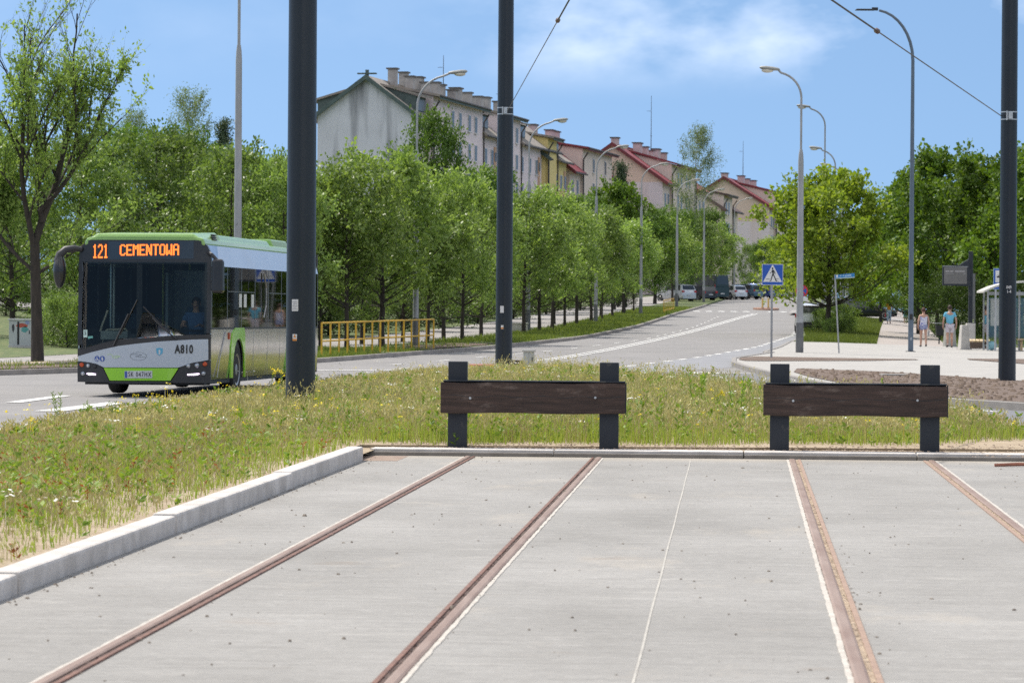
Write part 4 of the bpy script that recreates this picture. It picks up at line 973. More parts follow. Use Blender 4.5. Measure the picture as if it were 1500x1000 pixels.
def leaves(C, D, size, rng, wid=.55, up=.45):
    """C centres, D growth directions: one folded diamond per leaf"""
    n = len(C)
    D = D / (np.linalg.norm(D, axis=1, keepdims=True) + 1e-9)
    N = rng.normal(size=(n, 3)); N[:, 2] += up * 2
    Sd = np.cross(D, N); Sd /= (np.linalg.norm(Sd, axis=1, keepdims=True) + 1e-9)
    l = (size * rng.uniform(.6, 1.3, n))[:, None]
    A = C; B = C + D * l * .5 + Sd * l * wid / 2; E = C + D * l; G = C + D * l * .5 - Sd * l * wid / 2
    V = np.stack([A, B, E, G], 1).reshape(-1, 3)
    F = np.arange(n * 4).reshape(-1, 4)
    return V, F
def tree_meshes(seed, H, th, Rx, ncl, nl, leaf, clr=.55, trunk_r=.12, shape='round', droop=0.0, skew=(0, 0), lobes=5, wid=.55, low=.0):
    rng = np.random.default_rng(seed); rd = random.Random(seed)
    wood = MB()
    tp = []; x = y = 0.0
    top = H * .9
    for i in range(9):
        z = top * i / 8
        tp.append(Vector((x + skew[0] * (i / 8) ** 1.5, y + skew[1] * (i / 8) ** 1.5, z))); x += rd.uniform(-.06, .06) * H / 8; y += rd.uniform(-.06, .06) * H / 8
    wood.tube([tp[0] + Vector((0, 0, -.3))] + tp, [trunk_r * 1.35] + [max(.012, trunk_r * (1.12 if i == 0 else 1) * (1 - i / 8.6) ** .8) for i in range(9)], 8)
    def tpos(z):
        f = min(7.99, max(0, z / top * 8)); i = int(f); return tp[i].lerp(tp[i + 1], f - i)
    Cs, Ds, Sz = [], [], []
    ph = [rd.uniform(0, 6.28) for _ in range(lobes)]; amp = [rd.uniform(.08, .26) for _ in range(lobes)]
    for i in range(ncl):
        u = (i + rd.random()) / ncl
        z = th + (H - th) * (u ** .85)
        f = (z - th) / (H - th)
        if shape == 'round': pr = math.sqrt(max(.02, 1 - (2 * (f * .93 + .02) - .88) ** 2 / 1.28))
        elif shape == 'cone': pr = 1.05 * (1 - f) + .05
        elif shape == 'tall': pr = math.sqrt(max(.02, 1 - (2 * f - .75) ** 2 / 1.6))
        else: pr = .45 + .75 * f if f < .7 else 1.0 * math.sqrt(max(.03, 1 - ((f - .7) / .32) ** 2))
        a = rd.uniform(0, 2 * math.pi)
        lob = 1 + sum(am * math.sin((k + 1) * a + p + z * .9) for k, (am, p) in enumerate(zip(amp, ph)))
        rad = Rx * pr * lob * (rd.random() ** .45)
        ctr = tpos(z)
        c = Vector((ctr.x + rad * math.cos(a), ctr.y + rad * math.sin(a), z))
        hb = max(th * .75, z - rad * rd.uniform(.5, .95)); s0 = tpos(hb)
        if rd.random() < .8:
            mid = s0.lerp(c, .5) + Vector((rd.uniform(-.1, .1), rd.uniform(-.1, .1), -.12 * rad))
            br = max(.010, trunk_r * .30 * (1 - f * .6))
            wood.tube([s0, mid, c], [br, br * .65, br * .3], 5, cap=False)
        k = int(nl / ncl * rd.uniform(.5, 1.5))
        r_ = clr * rd.uniform(.6, 1.3)
        P = rng.normal(size=(k, 3)) * np.array([r_, r_, r_ * .72]) * .62
        # twigs: leaves gather along short shoots
        nsh = max(3, k // 9); sh = rng.normal(size=(nsh, 3)); sh[:, 2] += .35; sh /= np.linalg.norm(sh, axis=1, keepdims=True)
        w = rng.integers(0, nsh, k); tt = rng.uniform(.15, 1.15, k)[:, None]
        P = P * .38 + sh[w] * tt * r_ * 1.05 * np.array([1, 1, .8])
        dirs = sh[w] * .8 + rng.normal(size=(k, 3)) * .7
        if droop: P[:, 2] -= droop * np.abs(rng.normal(size=k)) * 1.2; dirs[:, 2] -= droop * 2
        Cs.append(P + np.array(c)); Ds.append(dirs)
    # shoots that stick out of the outline
    for i in range(int(ncl * .7)):
        a = rd.uniform(0, 2 * math.pi); f = rd.uniform(.45, 1.0); z = th + (H - th) * f
        rad = Rx * (.9 if shape != 'cone' else (1 - f)) * math.sqrt(max(.04, 1 - (2 * f - .9) ** 2 / 1.4)); ctr = tpos(min(z, top))
        p0 = Vector((ctr.x + rad * .75 * math.cos(a), ctr.y + rad * .75 * math.sin(a), z - .3)); d = Vector((math.cos(a) * .55, math.sin(a) * .55, 1 + rd.random())).normalized() * rd.uniform(.6, 1.5) * clr * 1.4
        wood.tube([p0, p0 + d], [.012, .004], 4, cap=False)
        k = int(nl / ncl * .33); t = rng.uniform(.1, 1.0, k)[:, None]
        Cs.append(np.array(p0) + np.array(d) * t + rng.normal(size=(k, 3)) * .09 * clr * 1.6); Ds.append(np.array(d) / d.length + rng.normal(size=(k, 3)) * .8)
    V, F = leaves(np.concatenate(Cs), np.concatenate(Ds), leaf, rng, wid)
    wm = bpy.data.meshes.new('trunk'); wm.from_pydata(wood.v, [], wood.f); wm.polygons.foreach_set('use_smooth', [True] * len(wm.polygons))
    cm_ = npmesh('crown', V, F)
    return wm, cm_
KINDS = {}
def kind(n, leafm, barkm='bark', **k):
    wm, c = tree_meshes(**k); wm.materials.append(TW[barkm]); c.materials.append(TW[leafm]); KINDS[n] = (wm, c, max(v.co.z for v in c.vertices) * .97)
def tree(n, x, y, h, label, group=None, name='tree', cat='tree', rz=None, sq=1.0, z=None):
    wm, c, H = KINDS[n]
    s = h / H
    t = thing(name, label, cat, (x, y, (T(x, y) + .08) if z is None else z), random.uniform(0, 6.28) if rz is None else rz, group)
    t.scale = (s * sq, s * sq, s)
    o = bpy.data.objects.new('trunk', wm); COL.objects.link(o); o.parent = t
    o = bpy.data.objects.new('crown', c); COL.objects.link(o); o.parent = t
    return t
for i in range(3): kind('street%d' % i, 'street', seed=11 + i, H=6.6, th=1.95, Rx=2.35, ncl=60, nl=7800, leaf=.18, clr=.56, trunk_r=.105)
for i in range(3): kind('olive%d' % i, 'olive', seed=31 + i, H=9.5, th=1.7, Rx=3.1, ncl=74, nl=10000, leaf=.21, clr=.72, trunk_r=.15)
for i in range(2): kind('dark%d' % i, 'dark', seed=41 + i, H=11, th=1.6, Rx=3.3, ncl=90, nl=13000, leaf=.23, clr=.82, trunk_r=.17, shape='tall')
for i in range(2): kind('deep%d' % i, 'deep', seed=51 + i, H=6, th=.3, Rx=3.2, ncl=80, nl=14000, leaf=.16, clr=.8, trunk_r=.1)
kind('bright', 'bright', seed=61, H=8.2, th=1.95, Rx=3.55, ncl=85, nl=14000, leaf=.22, clr=.72, trunk_r=.16, wid=.8)
for i in range(3): kind('maple%d' % i, 'maple', seed=71 + i, H=12, th=2.0, Rx=3.9, ncl=84, nl=13500, leaf=.27, clr=.85, trunk_r=.2, wid=.8)
kind('birch', 'birchl', 'birch', seed=81, H=15, th=3, Rx=2.0, ncl=70, nl=14000, leaf=.12, clr=.75, trunk_r=.13, shape='tall', droop=.45)
kind('spruce', 'spruce', seed=91, H=13, th=1, Rx=2.2, ncl=90, nl=12000, leaf=.17, clr=.6, trunk_r=.14, shape='cone')
for i in range(2): kind('bush%d' % i, 'olive', seed=101 + i, H=2.0, th=.12, Rx=1.25, ncl=40, nl=9000, leaf=.075, clr=.38, trunk_r=.04)
for i in range(2): kind('hedge%d' % i, 'deep', seed=111 + i, H=2.4, th=.1, Rx=1.5, ncl=40, nl=8000, leaf=.09, clr=.45, trunk_r=.05)

# the tall, half bare tree at the far left, grown by branching
def bare_tree():
    rd = random.Random(5); rng = np.random.default_rng(5); wood = MB(); Cs, Ds = [], []
    def grow(p, d, ln, r, lev):
        pts = [p]; q = p.copy(); dd = d.copy(); n = 5
        for i in range(n):
            dd = (dd + Vector((rd.uniform(-.16, .16), rd.uniform(-.16, .16), rd.uniform(-.02, .12)))).normalized(); q = q + dd * ln / n; pts.append(q.copy())
        end = r * (.62 if lev < 3 else .25)
        wood.tube(pts, [r + (end - r) * i / n for i in range(n + 1)], 7 if lev < 2 else 5, cap=False)
        if lev >= 2:
            k = {2: 5, 3: 8, 4: 5}[lev]
            if pts[-1].z > 6.2: k = int(k * .62)
            if pts[-1].z > 8.8: k = int(k * .42)
            for _ in range(k):
                t = rd.uniform(.15, .85) * n; i = int(t); c = pts[i].lerp(pts[i + 1], t - i)
                for _ in range(5):
                    Cs.append(np.array(c) + rng.normal(size=3) * .07); Ds.append(np.array(dd) * .6 + rng.normal(size=3) * .7)
        if lev < 4:
            m = {0: 5, 1: 7, 2: 6, 3: 4}[lev]
            for i in range(m):
                t = (.22 + .78 * (i + rd.random() * .6) / m) * n; j = min(n - 1, int(t)); c = pts[j].lerp(pts[j + 1], t - j)
                ax = Vector((rd.uniform(-1, 1), rd.uniform(-1, 1), rd.uniform(.15, .8))).normalized()
                nd = (dd * (.85 if lev else .55) + ax * .75).normalized()
                grow(c, nd, ln * rd.uniform(.42, .66), r * (1 - t / n * .4) * .5, lev + 1)
    base = [Vector((0, 0, -.3)), Vector((.0, 0, 0)), Vector((-.03, 0, 1.2)), Vector((-.07, 0, 2.4)), Vector((-.10, 0, 3.4))]
    wood.tube(base, [.24, .20, .165, .15, .14], 10, cap=False)
    p = base[-1]
    grow(p, Vector((.30, .05, 1)).normalized(), 4.3, .115, 1)
    grow(p + Vector((0, 0, -.25)), Vector((-.32, -.1, 1)).normalized(), 4.0, .085, 1)
    grow(p + Vector((.1, 0, .9)), Vector((.85, .1, .8)).normalized(), 3.6, .07, 1)
    grow(p + Vector((-.0, 0, -.8)), Vector((-.9, .2, .75)).normalized(), 3.0, .06, 1)
    grow(p + Vector((.0, 0, -.9)), Vector((.8, .2, .55)).normalized(), 2.4, .05, 2)
    grow(p + Vector((.2, 0, .6)), Vector((.02, .1, 1)).normalized(), 4.6, .085, 1)
    V, F = leaves(np.array(Cs), np.array(Ds), .13, rng, .5)
    wm = bpy.data.meshes.new('trunk'); wm.from_pydata(wood.v, [], wood.f); wm.polygons.foreach_set('use_smooth', [True] * len(wm.polygons)); wm.materials.append(TW['bark'])
    c = npmesh('crown', V, F); c.materials.append(TW['street'])
    KINDS['bare'] = (wm, c, 11.2)
bare_tree()
pz = at(55, 528, 99)
tree('bare', pz.x, 99, 11.4, 'tall half-bare tree with forked dark trunk left of the bus', rz=.2)
# kerbside row of young trees
row = [508, 559, 626, 677, 767, 790, 809, 827, 845, 866, 882, 897, 913, 928]
ords = ['first', 'second', 'third', 'fourth', 'fifth', 'sixth', 'seventh', 'eighth', 'ninth', 'tenth', 'eleventh', 'twelfth', 'thirteenth', 'fourteenth']
for i, px in enumerate(row):
    off = -3.4 if i > 3 else (-3.9, -3.5, -3.8, -3.0)[i]
    D = solveD(px, off, lo=108); x = xk(D) + off
    h = 6.8 + .8 * math.sin(i * 2.3) + (.3 if i < 3 else 0) - (.5 if i > 8 else 0)
    tree('street%d' % (i % 3), x, D, h, 'light green kerbside tree, %s one counted from the yellow railing up the hill' % ords[i], 'street trees in the kerbside row', 'street_tree', 'tree', sq=.95 + .16 * math.sin(i * 1.7))
for i, (px, D, h) in enumerate(((948, 262, 6.8), (962, 276, 7.2), (1000, 300, 7.5), (1048, 335, 8.5), (1076, 352, 8.2), (1024, 318, 8.0))):
    p = at(px, 440, D)
    tree('street%d' % (i % 3), p.x - 2.5, D, h, ['light green tree behind the parked silver car', 'light green tree between the silver car and the dark van', 'light green tree standing above the dark van', 'tall light green tree right of the birch foot', 'light green tree in front of the pale lilac gable', 'light green tree right of the dark van roof'][i], 'street trees above the parked cars', 'street_tree', sq=1.05)
# second and third rows beyond the footpath
sec = [(420, 118, 6.8), (470, 126, 6.0), (530, 134, 6.2), (590, 140, 6.6), (650, 148, 6.9), (705, 158, 6.8), (745, 168, 6.6), (775, 182, 6.6), (812, 196, 6.5), (845, 208, 6.6), (880, 222, 6.5), (915, 240, 6.5), (380, 128, 7.4), (340, 120, 7.4)]
lab2 = ['left', 'right']
for i, (px, D, h) in enumerate(sec):
    p = at(px, 460, D)
    tree('olive%d' % (i % 3), p.x, D, h, 'olive green tree beyond the footpath, %s in its row counted from the bus roof' % (ords[i] if i < 14 else 'last'), 'trees beyond the footpath', sq=.9)
# trees behind, each placed by its top
bgt = [('olive0', 20, 128, 8.2, 'loose olive tree behind the half-bare tree at the photo edge'), ('olive1', 120, 134, 8.0, 'olive tree just right of the half-bare tree trunk'),
       ('dark0', 175, 150, 8.9, 'mid green tree above the bus destination display'), ('olive2', 235, 142, 8.8, 'broad olive tree above the front of the bus roof'),
       ('dark1', 250, 168, 9.6, 'tall dark green tree behind the broad olive tree'), ('olive1', 300, 150, 8.1, 'olive tree just left of the tall grey lamp post'),
       ('dark0', 318, 175, 8.9, 'dark tree behind the tall grey lamp post'), ('olive0', 395, 150, 7.8, 'olive tree between lamp post and dark mast'),
       ('dark1', 415, 172, 8.4, 'dark green tree left of the dark mast'), ('birch', 276, 215, 13.2, 'grey-green weeping birch rising above the left trees'),
       ('spruce', 326, 232, 11.8, 'small dark spruce tip left of the tall lamp post'), ('birch', 190, 230, 12.0, 'thin birch seen between the left trees'), ('dark0', 470, 190, 8.0, 'dark green tree at the left foot of the stained gable'),
       ('dark0', 630, 205, 12.6, 'tall dark green tree covering the corner of the lilac block'), ('dark1', 722, 235, 10.2, 'dark green tree behind the middle dark mast'),
       ('dark0', 585, 200, 7.4, 'mid green tree below the stained gable'), ('dark1', 500, 185, 6.8, 'mid green tree left below the stained gable'), ('dark0', 660, 215, 7.8, 'dark green tree below the lilac facade'),
       ('maple1', 905, 285, 10.6, 'dark round tree in front of the red gable'), ('spruce', 908, 300, 12.4, 'small conifer tip before the red roofed gable'), ('dark0', 960, 300, 8.6, 'dark tree right of the round dark tree'),
       ('birch', 1018, 335, 17.2, 'tall slender birch against the sky beside the red roofs'), ('dark1', 990, 325, 8.8, 'dark tree at the left of the birch foot'),
       ('dark1', 800, 245, 8.6, 'dark tree below the yellow house'), ('dark0', 850, 262, 8.8, 'dark tree below the cream house'), ('dark1', 1040, 360, 9.5, 'dark tree right behind the birch')]
for k_, px, D, h, lb in bgt:
    p = at(px, 430, D); tree(k_, p.x, D, h, lb, 'background trees on the left', sq=.68 if px == 630 else 1.0, name= 'birch' if k_ == 'birch' else ('spruce' if k_ == 'spruce' else 'tree'))
# dense bushes closing the view under the crowns
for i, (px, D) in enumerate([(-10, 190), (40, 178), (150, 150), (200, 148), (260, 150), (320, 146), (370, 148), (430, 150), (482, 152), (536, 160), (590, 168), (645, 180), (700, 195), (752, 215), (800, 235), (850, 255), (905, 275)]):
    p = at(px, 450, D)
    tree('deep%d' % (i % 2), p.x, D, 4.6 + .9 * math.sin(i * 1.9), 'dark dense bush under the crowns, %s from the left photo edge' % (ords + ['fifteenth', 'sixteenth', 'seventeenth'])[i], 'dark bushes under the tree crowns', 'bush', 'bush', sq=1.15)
for i, (px, py, D, h, k_) in enumerate([(78, 505, 121, 1.9, 'bush0'), (98, 505, 119, 2.1, 'bush1'), (118, 503, 121, 1.9, 'bush0'), (140, 503, 123, 2.0, 'bush1'), (8, 470, 150, 2.6, 'hedge0')]):
    p = at(px, py, D)
    tree(k_, p.x, D, h, ['bright green bush beside the grey utility cabinet', 'bright green bush left of the bus mirror', 'bright green bush hidden behind the bus edge', 'green bush behind the bus windscreen', 'dark clipped bush on the lawn at the left edge'][i], None, 'bush', 'bush')
p = at(21, 462, 160); tree('street0', p.x, 160, 5.0, 'small tree on the sunny lawn behind the utility cabinet')
# right side
p = at(1213, 497, 170); tree('bright', p.x, 170, 8.4, 'bright yellow-green maple beside the grey lamp post on the right', rz=1.0, name='maple')
for i, (px, D, h, k_) in enumerate([(1346, 186, 8.6, 'maple0'), (1388, 178, 10.2, 'maple1'), (1452, 172, 9.5, 'maple2'), (1510, 168, 9.8, 'maple0'), (1550, 160, 9.6, 'maple1'), (1290, 225, 7.0, 'maple2'), (1250, 285, 8.4, 'maple1'), (1372, 215, 8.6, 'maple2'), (1430, 205, 8.6, 'maple0')]):
    p = at(px, 500, D)
    tree(k_, p.x, D, h, ['dark maple behind the blue-grey lamp post', 'tall dark maple above the stop display', 'tall dark maple above the blue stop sign', 'dark maple behind the right mast', 'dark maple at the right photo edge', 'green tree above the side-on black car', 'green tree behind the street name sign', 'dark tree above the walking couple', 'dark tree behind the stop display post'][i], 'maples on the right', 'maple', rz=i * 1.3)
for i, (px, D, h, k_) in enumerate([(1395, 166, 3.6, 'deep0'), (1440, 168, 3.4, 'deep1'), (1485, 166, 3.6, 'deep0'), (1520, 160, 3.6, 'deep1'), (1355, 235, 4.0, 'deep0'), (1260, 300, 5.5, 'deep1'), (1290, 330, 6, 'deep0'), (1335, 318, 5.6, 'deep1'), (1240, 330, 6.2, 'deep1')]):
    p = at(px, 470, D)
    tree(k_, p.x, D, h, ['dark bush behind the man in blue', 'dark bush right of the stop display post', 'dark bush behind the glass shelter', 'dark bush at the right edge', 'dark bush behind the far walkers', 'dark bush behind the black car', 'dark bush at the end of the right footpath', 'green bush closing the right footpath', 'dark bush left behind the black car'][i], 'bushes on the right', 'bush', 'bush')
for i, (px, py, D, h) in enumerate([(1222, 493, 168, 1.0), (1205, 494, 173, 1.3), (1228, 494, 174, 1.8), (1236, 495, 168, .9)]):
    p = at(px, py, D); tree('bush%d' % (i % 2), p.x, D, h, ['low bush in front of the bright maple trunk', 'bush left of the bright maple trunk', 'bush right of the bright maple trunk', 'low bush beside the leaning sign post'][i], 'low bushes round the bright maple', 'bush', 'bush')
for i, (px, D, h, k_) in enumerate([(1120, 420, 7, 'dark0'), (1145, 440, 8, 'olive1'), (1165, 400, 8, 'bright'), (1185, 380, 8, 'maple0'), (1100, 450, 7, 'olive0'), (1210, 360, 8.5, 'maple1')]):
    p = at(px, 440, D); tree(k_, p.x, D, h, ['far dark tree at the top of the road behind the island bollards', 'far olive tree at the road end', 'far yellowish tree right of the road end', 'far dark tree right behind the no-stopping sign', 'far olive tree behind the blue parked cars', 'far dark tree behind the bright maple'][i], 'trees at the end of the road')
# ---------------------------------------------------------------- wild grass and flowers on the island
GR = {}
GR['green'] = leafmat('grass_green', (.17, .245, .038), (.31, .37, .085), .32, rough=.7)
GR['straw'] = leafmat('grass_straw', (.30, .275, .12), (.47, .43, .22), .25, tint=(1.1, 1.05, .7), rough=.8)
GR['weed'] = leafmat('weed_leaf', (.13, .235, .032), (.26, .36, .06), .35, rough=.6)
GR['red'] = leafmat('dock_leaf', (.20, .07, .025), (.42, .17, .045), .3, tint=(1.2, .9, .5), rough=.6)
GR['white'] = leafmat('yarrow_white', (.55, .55, .50), (.78, .78, .74), .2, tint=(1, 1, 1), rough=.8)
GR['yellow'] = leafmat('petal_yellow', (.72, .58, .02), (.85, .72, .04), .3, tint=(1, 1, .6), rough=.6)
GR['verge'] = leafmat('verge_blades', (.10, .15, .026), (.20, .24, .055), .3, rough=.7)
rng = np.random.default_rng(3)
ILy, ILx = map(np.array, zip(*isl_l)); IRy, IRx = map(np.array, zip(*isl_r))
def island_pts(n, ylo=3, yhi=97, bias=1.35):
    """random points on the island, denser towards the camera"""
    out = np.zeros((0, 2))
    while len(out) < n:
        y = ylo + (yhi - ylo) * rng.random(n * 2) ** bias
        a = np.interp(y, ILy, ILx) + .14; b = np.interp(y, IRy, IRx) - .14
        b = np.where(y < 38.45, y * math.tan(ANG) - 4.16 / math.cos(ANG), b)
        x = a + (b - a) * rng.random(n * 2)
        w = np.clip((b - a) / 13, 0, 1)
        ok = (rng.random(n * 2) < w) & (x > -.16 * y - 1.5) & (x < .16 * y + 1.5)
        # thin, sandy ground along the kerbs
        pat = .55 + .30 * np.sin(x * 1.7 + 1.3 * np.sin(y * .8)) + .25 * np.sin(y * 1.1 + x * .6 + 2)
        front = np.clip((y - 38.55 - .28 * np.sin(x * 2.3) - .10 * np.clip(x, 0, 9) - .75 * np.clip(x - 4.0, 0, 9)) / 1.5, 0, 1)
        left = np.clip((y * math.tan(ANG) - 4.25 - x) / 1.5, 0.0, 1)
        th = np.where(x < y * math.tan(ANG) - 4.1, np.where(y < 40, .30 + .65 * left, np.maximum(left, front)), front)
        ok &= rng.random(n * 2) < np.clip(th * (.45 + .75 * np.clip(pat, 0, 1)), 0, 1)
        out = np.concatenate([out, np.stack([x[ok], y[ok]], 1)])
    return out[:n]
def hmap(P):
    e = np.clip((P[:, 0] - np.interp(P[:, 1], ILy, ILx)) / 3.0, .32, 1) * np.where(P[:, 1] < 48, np.clip((np.interp(P[:, 1], IRy, IRx) + .3 - P[:, 0]) / 1.6, .3, 1), 1)
    return e * (.72 + .26 * np.sin(P[:, 0] * .9 + 1.1) * np.sin(P[:, 1] * .33) + .16 * np.sin(P[:, 0] * 2.3 + P[:, 1] * .9))
def blades(P, Z0, h, w, lean=.35):
    n = len(P); a = rng.uniform(0, 2 * np.pi, n); l = np.abs(rng.normal(size=n)) * lean * h
    t = rng.uniform(0, 2 * np.pi, n); sx, sy = np.cos(t) * w / 2, np.sin(t) * w / 2
    dx, dy = np.cos(a) * l, np.sin(a) * l
    def row(f, k): return [np.stack([P[:, 0] + dx * f ** 2 + s * sx * k, P[:, 1] + dy * f ** 2 + s * sy * k, Z0 + h * f * (1 - .12 * f * (l / h))], 1) for s in (-1, 1)]
    V = np.stack(row(0, 1) + row(.55, .8) + row(1, .12), 1).reshape(-1, 3)
    F = (np.array([[0, 1, 3, 2], [2, 3, 5, 4]])[None] + (np.arange(n) * 6)[:, None, None]).reshape(-1, 4)
    return V, F
def stuff(name, V, F, m, label, cat):
    o = link(name, npmesh(name, V, F), m); tag(o, label, cat, kind='stuff'); return o
def merge(parts):
    Vs, Fs, o = [], [], 0
    for V, F in parts: Vs.append(V); Fs.append(F + o); o += len(V)
    return np.concatenate(Vs), np.concatenate(Fs)
ZI = .10
P = island_pts(210000); hm = hmap(P)
near = np.clip((P[:, 1] - 20) / 22, .45, 1)
V, F = blades(P, np.full(len(P), ZI), rng.uniform(.10, .36, len(P)) * hm * near * np.where(P[:, 1] > 70, .8, 1), rng.uniform(.005, .011, len(P)))
stuff('wild_grass', V, F, GR['green'], 'green wild grass covering the island between roads and tracks', 'grass')
P = island_pts(75000); hm = hmap(P); near = np.clip((P[:, 1] - 20) / 22, .5, 1)
h = rng.uniform(.16, .44, len(P)) * hm * near * np.where(P[:, 1] > 70, .7, 1)
parts = [blades(P, np.full(len(P), ZI), h, rng.uniform(.004, .008, len(P)), .22)]
q = rng.random(len(P)) < .5
Pq, hq = P[q], h[q]
for k in range(3):
    C = np.stack([Pq[:, 0] + rng.normal(size=len(Pq)) * .012, Pq[:, 1] + rng.normal(size=len(Pq)) * .012, ZI + hq * (.82 + .09 * k)], 1)
    parts.append(leaves(C, np.stack([rng.normal(size=len(C)) * .4, rng.normal(size=len(C)) * .4, np.ones(len(C))], 1), .045, rng, .4))
V, F = merge(parts); stuff('dry_grass', V, F, GR['straw'], 'pale dry grass stalks with seed heads among the green grass', 'dry grass')
def plants(n, hlo, hhi, per, leaf, m, pts=None, spread=.10, name='weeds', label='', cat='weeds', up=.5):
    P = island_pts(n) if pts is None else pts
    n = len(P); nl = per
    h = rng.uniform(hlo, hhi, n) * np.clip(hmap(P), .3, 1)
    ax = rng.normal(size=(n, 2)) * .12
    t = rng.uniform(.05, 1, (n, nl)); a = rng.uniform(0, 2 * np.pi, (n, nl))
    C = np.stack([P[:, 0:1] + ax[:, 0:1] * h[:, None] * t, P[:, 1:2] + ax[:, 1:2] * h[:, None] * t, ZI + h[:, None] * t], 2).reshape(-1, 3)
    D = np.stack([np.cos(a), np.sin(a), np.full_like(a, up)], 2).reshape(-1, 3)
    parts = [leaves(C, D, leaf, rng, .42), ]
    V2, F2 = blades(P, np.full(n, ZI), h, np.full(n, .008), .05); parts.append((V2, F2))
    V, F = merge(parts); return stuff(name, V, F, m, label, cat)
plants(5200, .12, .38, 12, .065, GR['weed'], name='leafy_weeds', label='low leafy green weeds growing through the island grass', cat='weeds')
Pl = island_pts(9000, 3, 60); sel = (Pl[:, 0] < Pl[:, 1] * math.tan(ANG) - 4.0) & (Pl[:, 1] < 46); 
plants(0, .10, .30, 10, .05, GR['red'], pts=Pl[sel][:330], name='dock_weeds', label='rust red and orange dock weeds beside the tall kerb', cat='weeds')
plants(0, .08, .25, 9, .05, GR['red'], pts=island_pts(70, 38.5, 70), name='dock_weeds', label='scattered rusty weeds in the middle of the island grass', cat='weeds')
def flowers(n, hlo, hhi, per, r, size, m, name, label, cat, ylo=20, yhi=90):
    P = island_pts(n, ylo, yhi); h = rng.uniform(hlo, hhi, n)
    C = (np.stack([P[:, 0], P[:, 1], ZI + h], 1)[:, None, :] + rng.normal(size=(n, per, 3)) * np.array([r, r, r * .2])).reshape(-1, 3)
    D = rng.normal(size=C.shape) * np.array([1, 1, .3]); V, F = merge([leaves(C, D, size, rng, .9, up=1.5), blades(P, np.full(n, ZI), h, np.full(n, .006), .02)])
    return stuff(name, V, F, m, label, cat)
flowers(120, .22, .42, 12, .055, .03, GR['white'], 'yarrow_flowers', 'flat white flower heads scattered through the island grass', 'white flowers')
flowers(260, .2, .40, 6, .022, .028, GR['yellow'], 'small_yellow_flowers', 'tiny yellow flowers scattered through the island grass', 'yellow flowers', 38, 80)
# weeds that stand out one by one
def weed_mesh(seed, h, nst, leaf, flower=None):
    r = np.random.default_rng(seed); rd = random.Random(seed); w = MB(); C, D, FC = [], [], []
    for s in range(nst):
        b = Vector((rd.uniform(-.05, .05), rd.uniform(-.05, .05), 0)); hh = h * rd.uniform(.7, 1.0); ln = Vector((rd.uniform(-.18, .18), rd.uniform(-.18, .18), 1))
        w.tube([b, b + ln * hh * .5, b + ln * hh], [.007, .005, .003], 5)
        n = 34 if not flower else 16
        for i in range(n):
            t = .08 + .9 * i / n; a = i * 2.4 + rd.random()
            C.append(tuple(b + ln * hh * t)); D.append((math.cos(a), math.sin(a), .75 + .5 * t))
        if flower:
            for k in range(4):
                a = rd.uniform(0, 6.28); t = rd.uniform(.6, .85); p = b + ln * hh * t; e = p + Vector((math.cos(a) * .09, math.sin(a) * .09, .14)); w.tube([p, e], .003, 4); FC.append(tuple(e))
            FC.append(tuple(b + ln * hh))
    sm_ = bpy.data.meshes.new('stem'); sm_.from_pydata(w.v, [], w.f); sm_.materials.append(GR['weed'])
    t = np.array([c[2] for c in C]) / h
    V, F = leaves(np.array(C), np.array(D), leaf * .72, r, .30, up=.8)
    lm = npmesh('foliage', V, F); lm.materials.append(GR['weed'])
    fm = None
    if FC:
        FC = np.array(FC); C2 = (FC[:, None, :] + r.normal(size=(len(FC), 9, 3)) * .016).reshape(-1, 3)
        V, F = leaves(C2, r.normal(size=C2.shape), .028, r, .9); fm = npmesh('blossom', V, F); fm.materials.append(GR['yellow'])
    return sm_, lm, fm
WD = [weed_mesh(200 + i, .62, 3, .10) for i in range(3)]; YF = [weed_mesh(220 + i, .62, 1, .07, True) for i in range(3)]
def weed(src, px, py, D, h, label, group, name):
    p = at(px, py, D); t = thing(name, label, 'weed' if name != 'yellow_flower' else 'flower', (p.x, D, ZI), random.uniform(0, 6), group); t.scale = (h / .62,) * 3
    for n_, m_ in zip(('stem', 'foliage', 'blossom'), src):
        if m_: o = bpy.data.objects.new(n_, m_); COL.objects.link(o); o.parent = t
def tip(px, py, D): return max(.15, at(px, py, D).z - ZI)
for i, (px, py, D, lb) in enumerate([(85, 574, 46, 'tall thin weed at the road edge left of the bus'), (127, 583, 46.5, 'weed standing on the island left below the bus headlight'), (147, 590, 46, 'shorter weed right of the weed below the bus headlight'),
        (166, 587, 46, 'weed standing below the bus front wheel'), (536, 540, 56, 'tall weed right of the big dark mast against the road'), (1028, 542, 60, 'tall weed between the two barriers against the road'), (1022, 546, 47, 'tall weed between the two barriers nearer the left one'),
        (1080, 545, 47, 'dark tall weed close to the left end of the right barrier'), (1098, 545, 52, 'tall weed just left of the right barrier board'), (1396, 597, 47.5, 'tall leafy weed just right of the right barrier'), (1406, 594, 44.5, 'second tall weed right of the right barrier'),
        (1424, 598, 44, 'dark stemmed tall weed right of the right barrier'), (1446, 612, 43.5, 'rightmost tall weed beside the road bend'), (826, 540, 62, 'tall weed behind the middle of the left barrier'), (700, 540, 64, 'tall weed behind the left end of the left barrier'),
        (1230, 625, 43, 'small dark weed under the right barrier board'), (555, 570, 52, 'bushy weed right of the foot of the big mast'), (470, 555, 58, 'bushy weed beside the foot of the big mast')]):
    weed(WD[i % 3], px, 600, D, tip(px, py, D), lb, 'tall weeds on the island', 'tall_weed')
